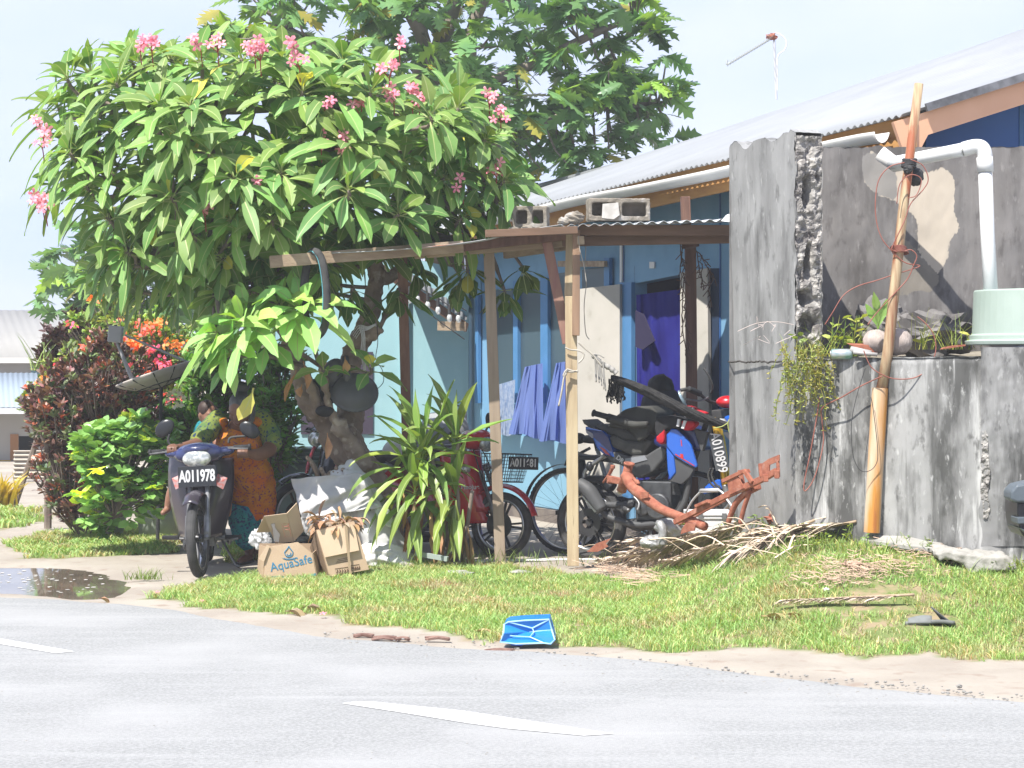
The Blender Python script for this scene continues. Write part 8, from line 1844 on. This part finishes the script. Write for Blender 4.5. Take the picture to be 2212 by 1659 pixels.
mb = MB(); wl = [at(-260, 782, FY+.5), at(320, 782, FY+.5)]; mb.slab([toz(wl[0], 0), toz(wl[1], 0), wl[1]+dz*.2, wl[0]+dz*.2], (0, .15, 0)); mb.build('wall', fwl, fb)
mb = MB(); mb.slab([at(u, v, FY+.45) for u, v in [(68,808),(95,808),(95,784),(68,784)]], (0, -.02, 0)); mb.build('window', mat('far_window', (.10, .22, .28), rough=.3), fb)
fc_ = thing('far_shop', 'low cream and yellow building with a pale blue roof and a dark doorway', 'building', Vector((-8, 33, 0))); FY2 = 32
mb = MB(); vs = []; a0, a1, b0, b1 = at(-260, 880, FY2), at(88, 880, FY2), at(-260, 806, FY2+3), at(80, 806, FY2+3)
for i in range(n+1):
    z_ = Vector((0, 0, .006*math.cos(i*math.pi/2))); vs += [a0.lerp(a1, i/n)+z_, b0.lerp(b1, i/n)+z_]
mb.add(vs, [(2*i, 2*i+2, 2*i+3, 2*i+1) for i in range(n)]); mb.build('roof', mat('far_blue_roof', (.24, .29, .34), rough=.6), fc_, smooth=True, solid=.01)
mb = MB(); mb.slab([at(-260, 894, FY2-.05), at(88, 894, FY2-.05), at(88, 882, FY2-.05), at(-260, 882, FY2-.05)], (0, .05, 0)); mb.build('fascia', mat('white_fascia', (.55, .56, .56), rough=.6), fc_)
FS = lambda u, v, o=0: at(u, v, FY2+.6-o)
mb = MB()
for us in ((-260, 24), (76, 120)): mb.slab([toz(FS(us[0], 900), 0), toz(FS(us[1], 900), 0), FS(us[1], 890), FS(us[0], 890)], (0, .15, 0))
mb.slab([FS(24, 942), FS(76, 942), FS(76, 890), FS(24, 890)], (0, .15, 0)); mb.build('wall', mat('cream_grey_wall', (.40, .38, .34), rough=.8), fc_)
mb = MB(); mb.slab([toz(FS(-260, 1000, .01), 0), toz(FS(24, 1000, .01), 0), FS(24, 998, .01), FS(-260, 998, .01)], (0, -.01, 0)); mb.build('yellow_dado', mat('yellow_wall_paint', (.62, .36, .02), rough=.7), fc_)
mb = MB(); mb.slab([toz(FS(22, 1000, .03), 0), toz(FS(39, 1000, .03), 0), FS(39, 938, .03), FS(22, 938, .03)], (0, .05, 0)); dd_ = mb.build('door', mat('brown_door', (.34, .16, .06), rough=.6), fc_); mb = MB(); mb.ball(FS(27, 1030, .08), .03); mb.build('handle', chrome, dd_, world=False)
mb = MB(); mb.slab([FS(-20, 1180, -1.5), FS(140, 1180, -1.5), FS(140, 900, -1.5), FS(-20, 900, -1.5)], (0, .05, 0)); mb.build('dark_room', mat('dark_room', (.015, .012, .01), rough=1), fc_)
cf = MB(); CY_ = 27; k0 = at(30, 1108, CY_); k1 = at(180, 1112, CY_); hh_ = at(30, 1046, CY_).z-k0.z; nn = 26
cf.surf(lambda i, j: Vector((k0.x+(k1.x-k0.x)*j, CY_+.025*math.cos(i*nn*1.6), .02+hh_*i)), 120, 4); tag(cf.build('corrugated_panel', mat('weathered_corrugated_panel', (.44, .40, .34), (.38, .34, .28), 3, .7), smooth=True, solid=.006), 'low weathered corrugated metal panel before the far doorway', 'fence')
# peach gable glimpsed through the tree
# ---------------------------------------------------------------- small things on the wall top
ca2 = thing('drink_can', 'green and silver drink can lying on the corner of the wall', 'can', at(*zr(750, 285), 13.0))
cd = Vector((.135, -.02, .0)); c0 = at(*zr(708, 292), 12.98)+dz*.0
mb = MB(); mb.tube([c0+cd*.02, c0+cd*.08, c0+cd*.92, c0+cd], [.024, .033, .033, .026], 20); mb.build('can_body', mat('green_silver_can', (.03, .30, .25), (.5, .52, .52), 9, .3, .6), ca2, smooth=True); mb = MB(); mb.tube([c0-cd*.01, c0+cd*.03], .024, 20); mb.build('can_lid', chrome, ca2)
mb = MB(); P = [at(*zr(x, y), 12.95) for x, y in [(825,232),(1005,238),(1000,290),(950,285),(880,262)]]; mb.slab(P, (0, .12, .01)); tag(mb.build('rusty_sheet', rusty, bevel=.002), 'dark rusty metal strip lying on the wall beside the coconut', 'scrap metal')
mb = MB(); mb.tube([at(*zr(850, 280), 12.9), at(*zr(1000, 296), 12.88)], .012, 8); mb.tube([at(*zr(835, 262), 12.95), at(*zr(960, 290), 12.9)], .02, 8); tag(mb.build('grey_tube', mat('grey_tube', (.35, .34, .33), rough=.7), smooth=True), 'grey tube lying next to the can on the wall', 'tube')
mb = MB(); P = [at(*zr(x, y), 12.93) for x, y in [(1400,262),(1420,250),(1480,238),(1550,232),(1550,242),(1450,256)]]; mb.slab(P, (0, .06, 0)); tag(mb.build('rusty_strip', rusty), 'thin rusty strip between the weeds and the green tank', 'scrap metal')
mb = MB(); P = catm([at(*zr(x, y), 13.05) for x, y in [(130,150),(250,100),(380,92),(480,110)]], 4); mb.tube(P, .0018, 4)
for k in range(9): q_ = at(*zr(U(150, 450), U(80, 200)), 13.03); mb.tube(catm([q_, q_+Vector((U(-.08, .08), 0, U(-.04, .04))), q_+Vector((U(-.16, .1), 0, U(-.05, .05)))], 3), .0014, 3)
tag(mb.build('bare_twigs', mat('pale_twig', (.5, .42, .38), rough=.9)), 'pale bare twigs reaching over the face of the pier', 'twigs')
mb = MB(); P = catm([at(*z5(x, y), 14.3) for x, y in [(2130,215),(1990,310),(1920,400),(1860,510),(1790,620),(1805,740)]], 4); mb.tube(P, .004, 5); mb.tube(catm([at(*z5(x, y), 14.3) for x, y in [(1790,625),(1720,670),(1620,690)]], 3), .004, 5); tag(mb.build('pale_vine', mat('yellow_green_stem', (.35, .38, .12), rough=.7)), 'thin yellow green stem bent over the motorcycle fork', 'vine')
# ---------------------------------------------------------------- air: haze volume added to lift the dark tones
hm = bpy.data.materials.new('added_haze'); hm.use_nodes = True; t = hm.node_tree; t.nodes.clear()
ho = t.nodes.new('ShaderNodeOutputMaterial'); hv = t.nodes.new('ShaderNodeVolumePrincipled'); hv.inputs['Color'].default_value = (.95, .97, 1, 1); hv.inputs['Density'].default_value = .0019
t.links.new(hv.outputs[0], ho.inputs['Volume'])
mb = MB(); mb.box((0, 57.5, 19), (260, 225, 40)); h_ = mb.build('haze', hm); h_['kind'] = 'stuff'; h_['label'] = 'thin haze volume added to lift the dark tones'; h_['category'] = 'haze'
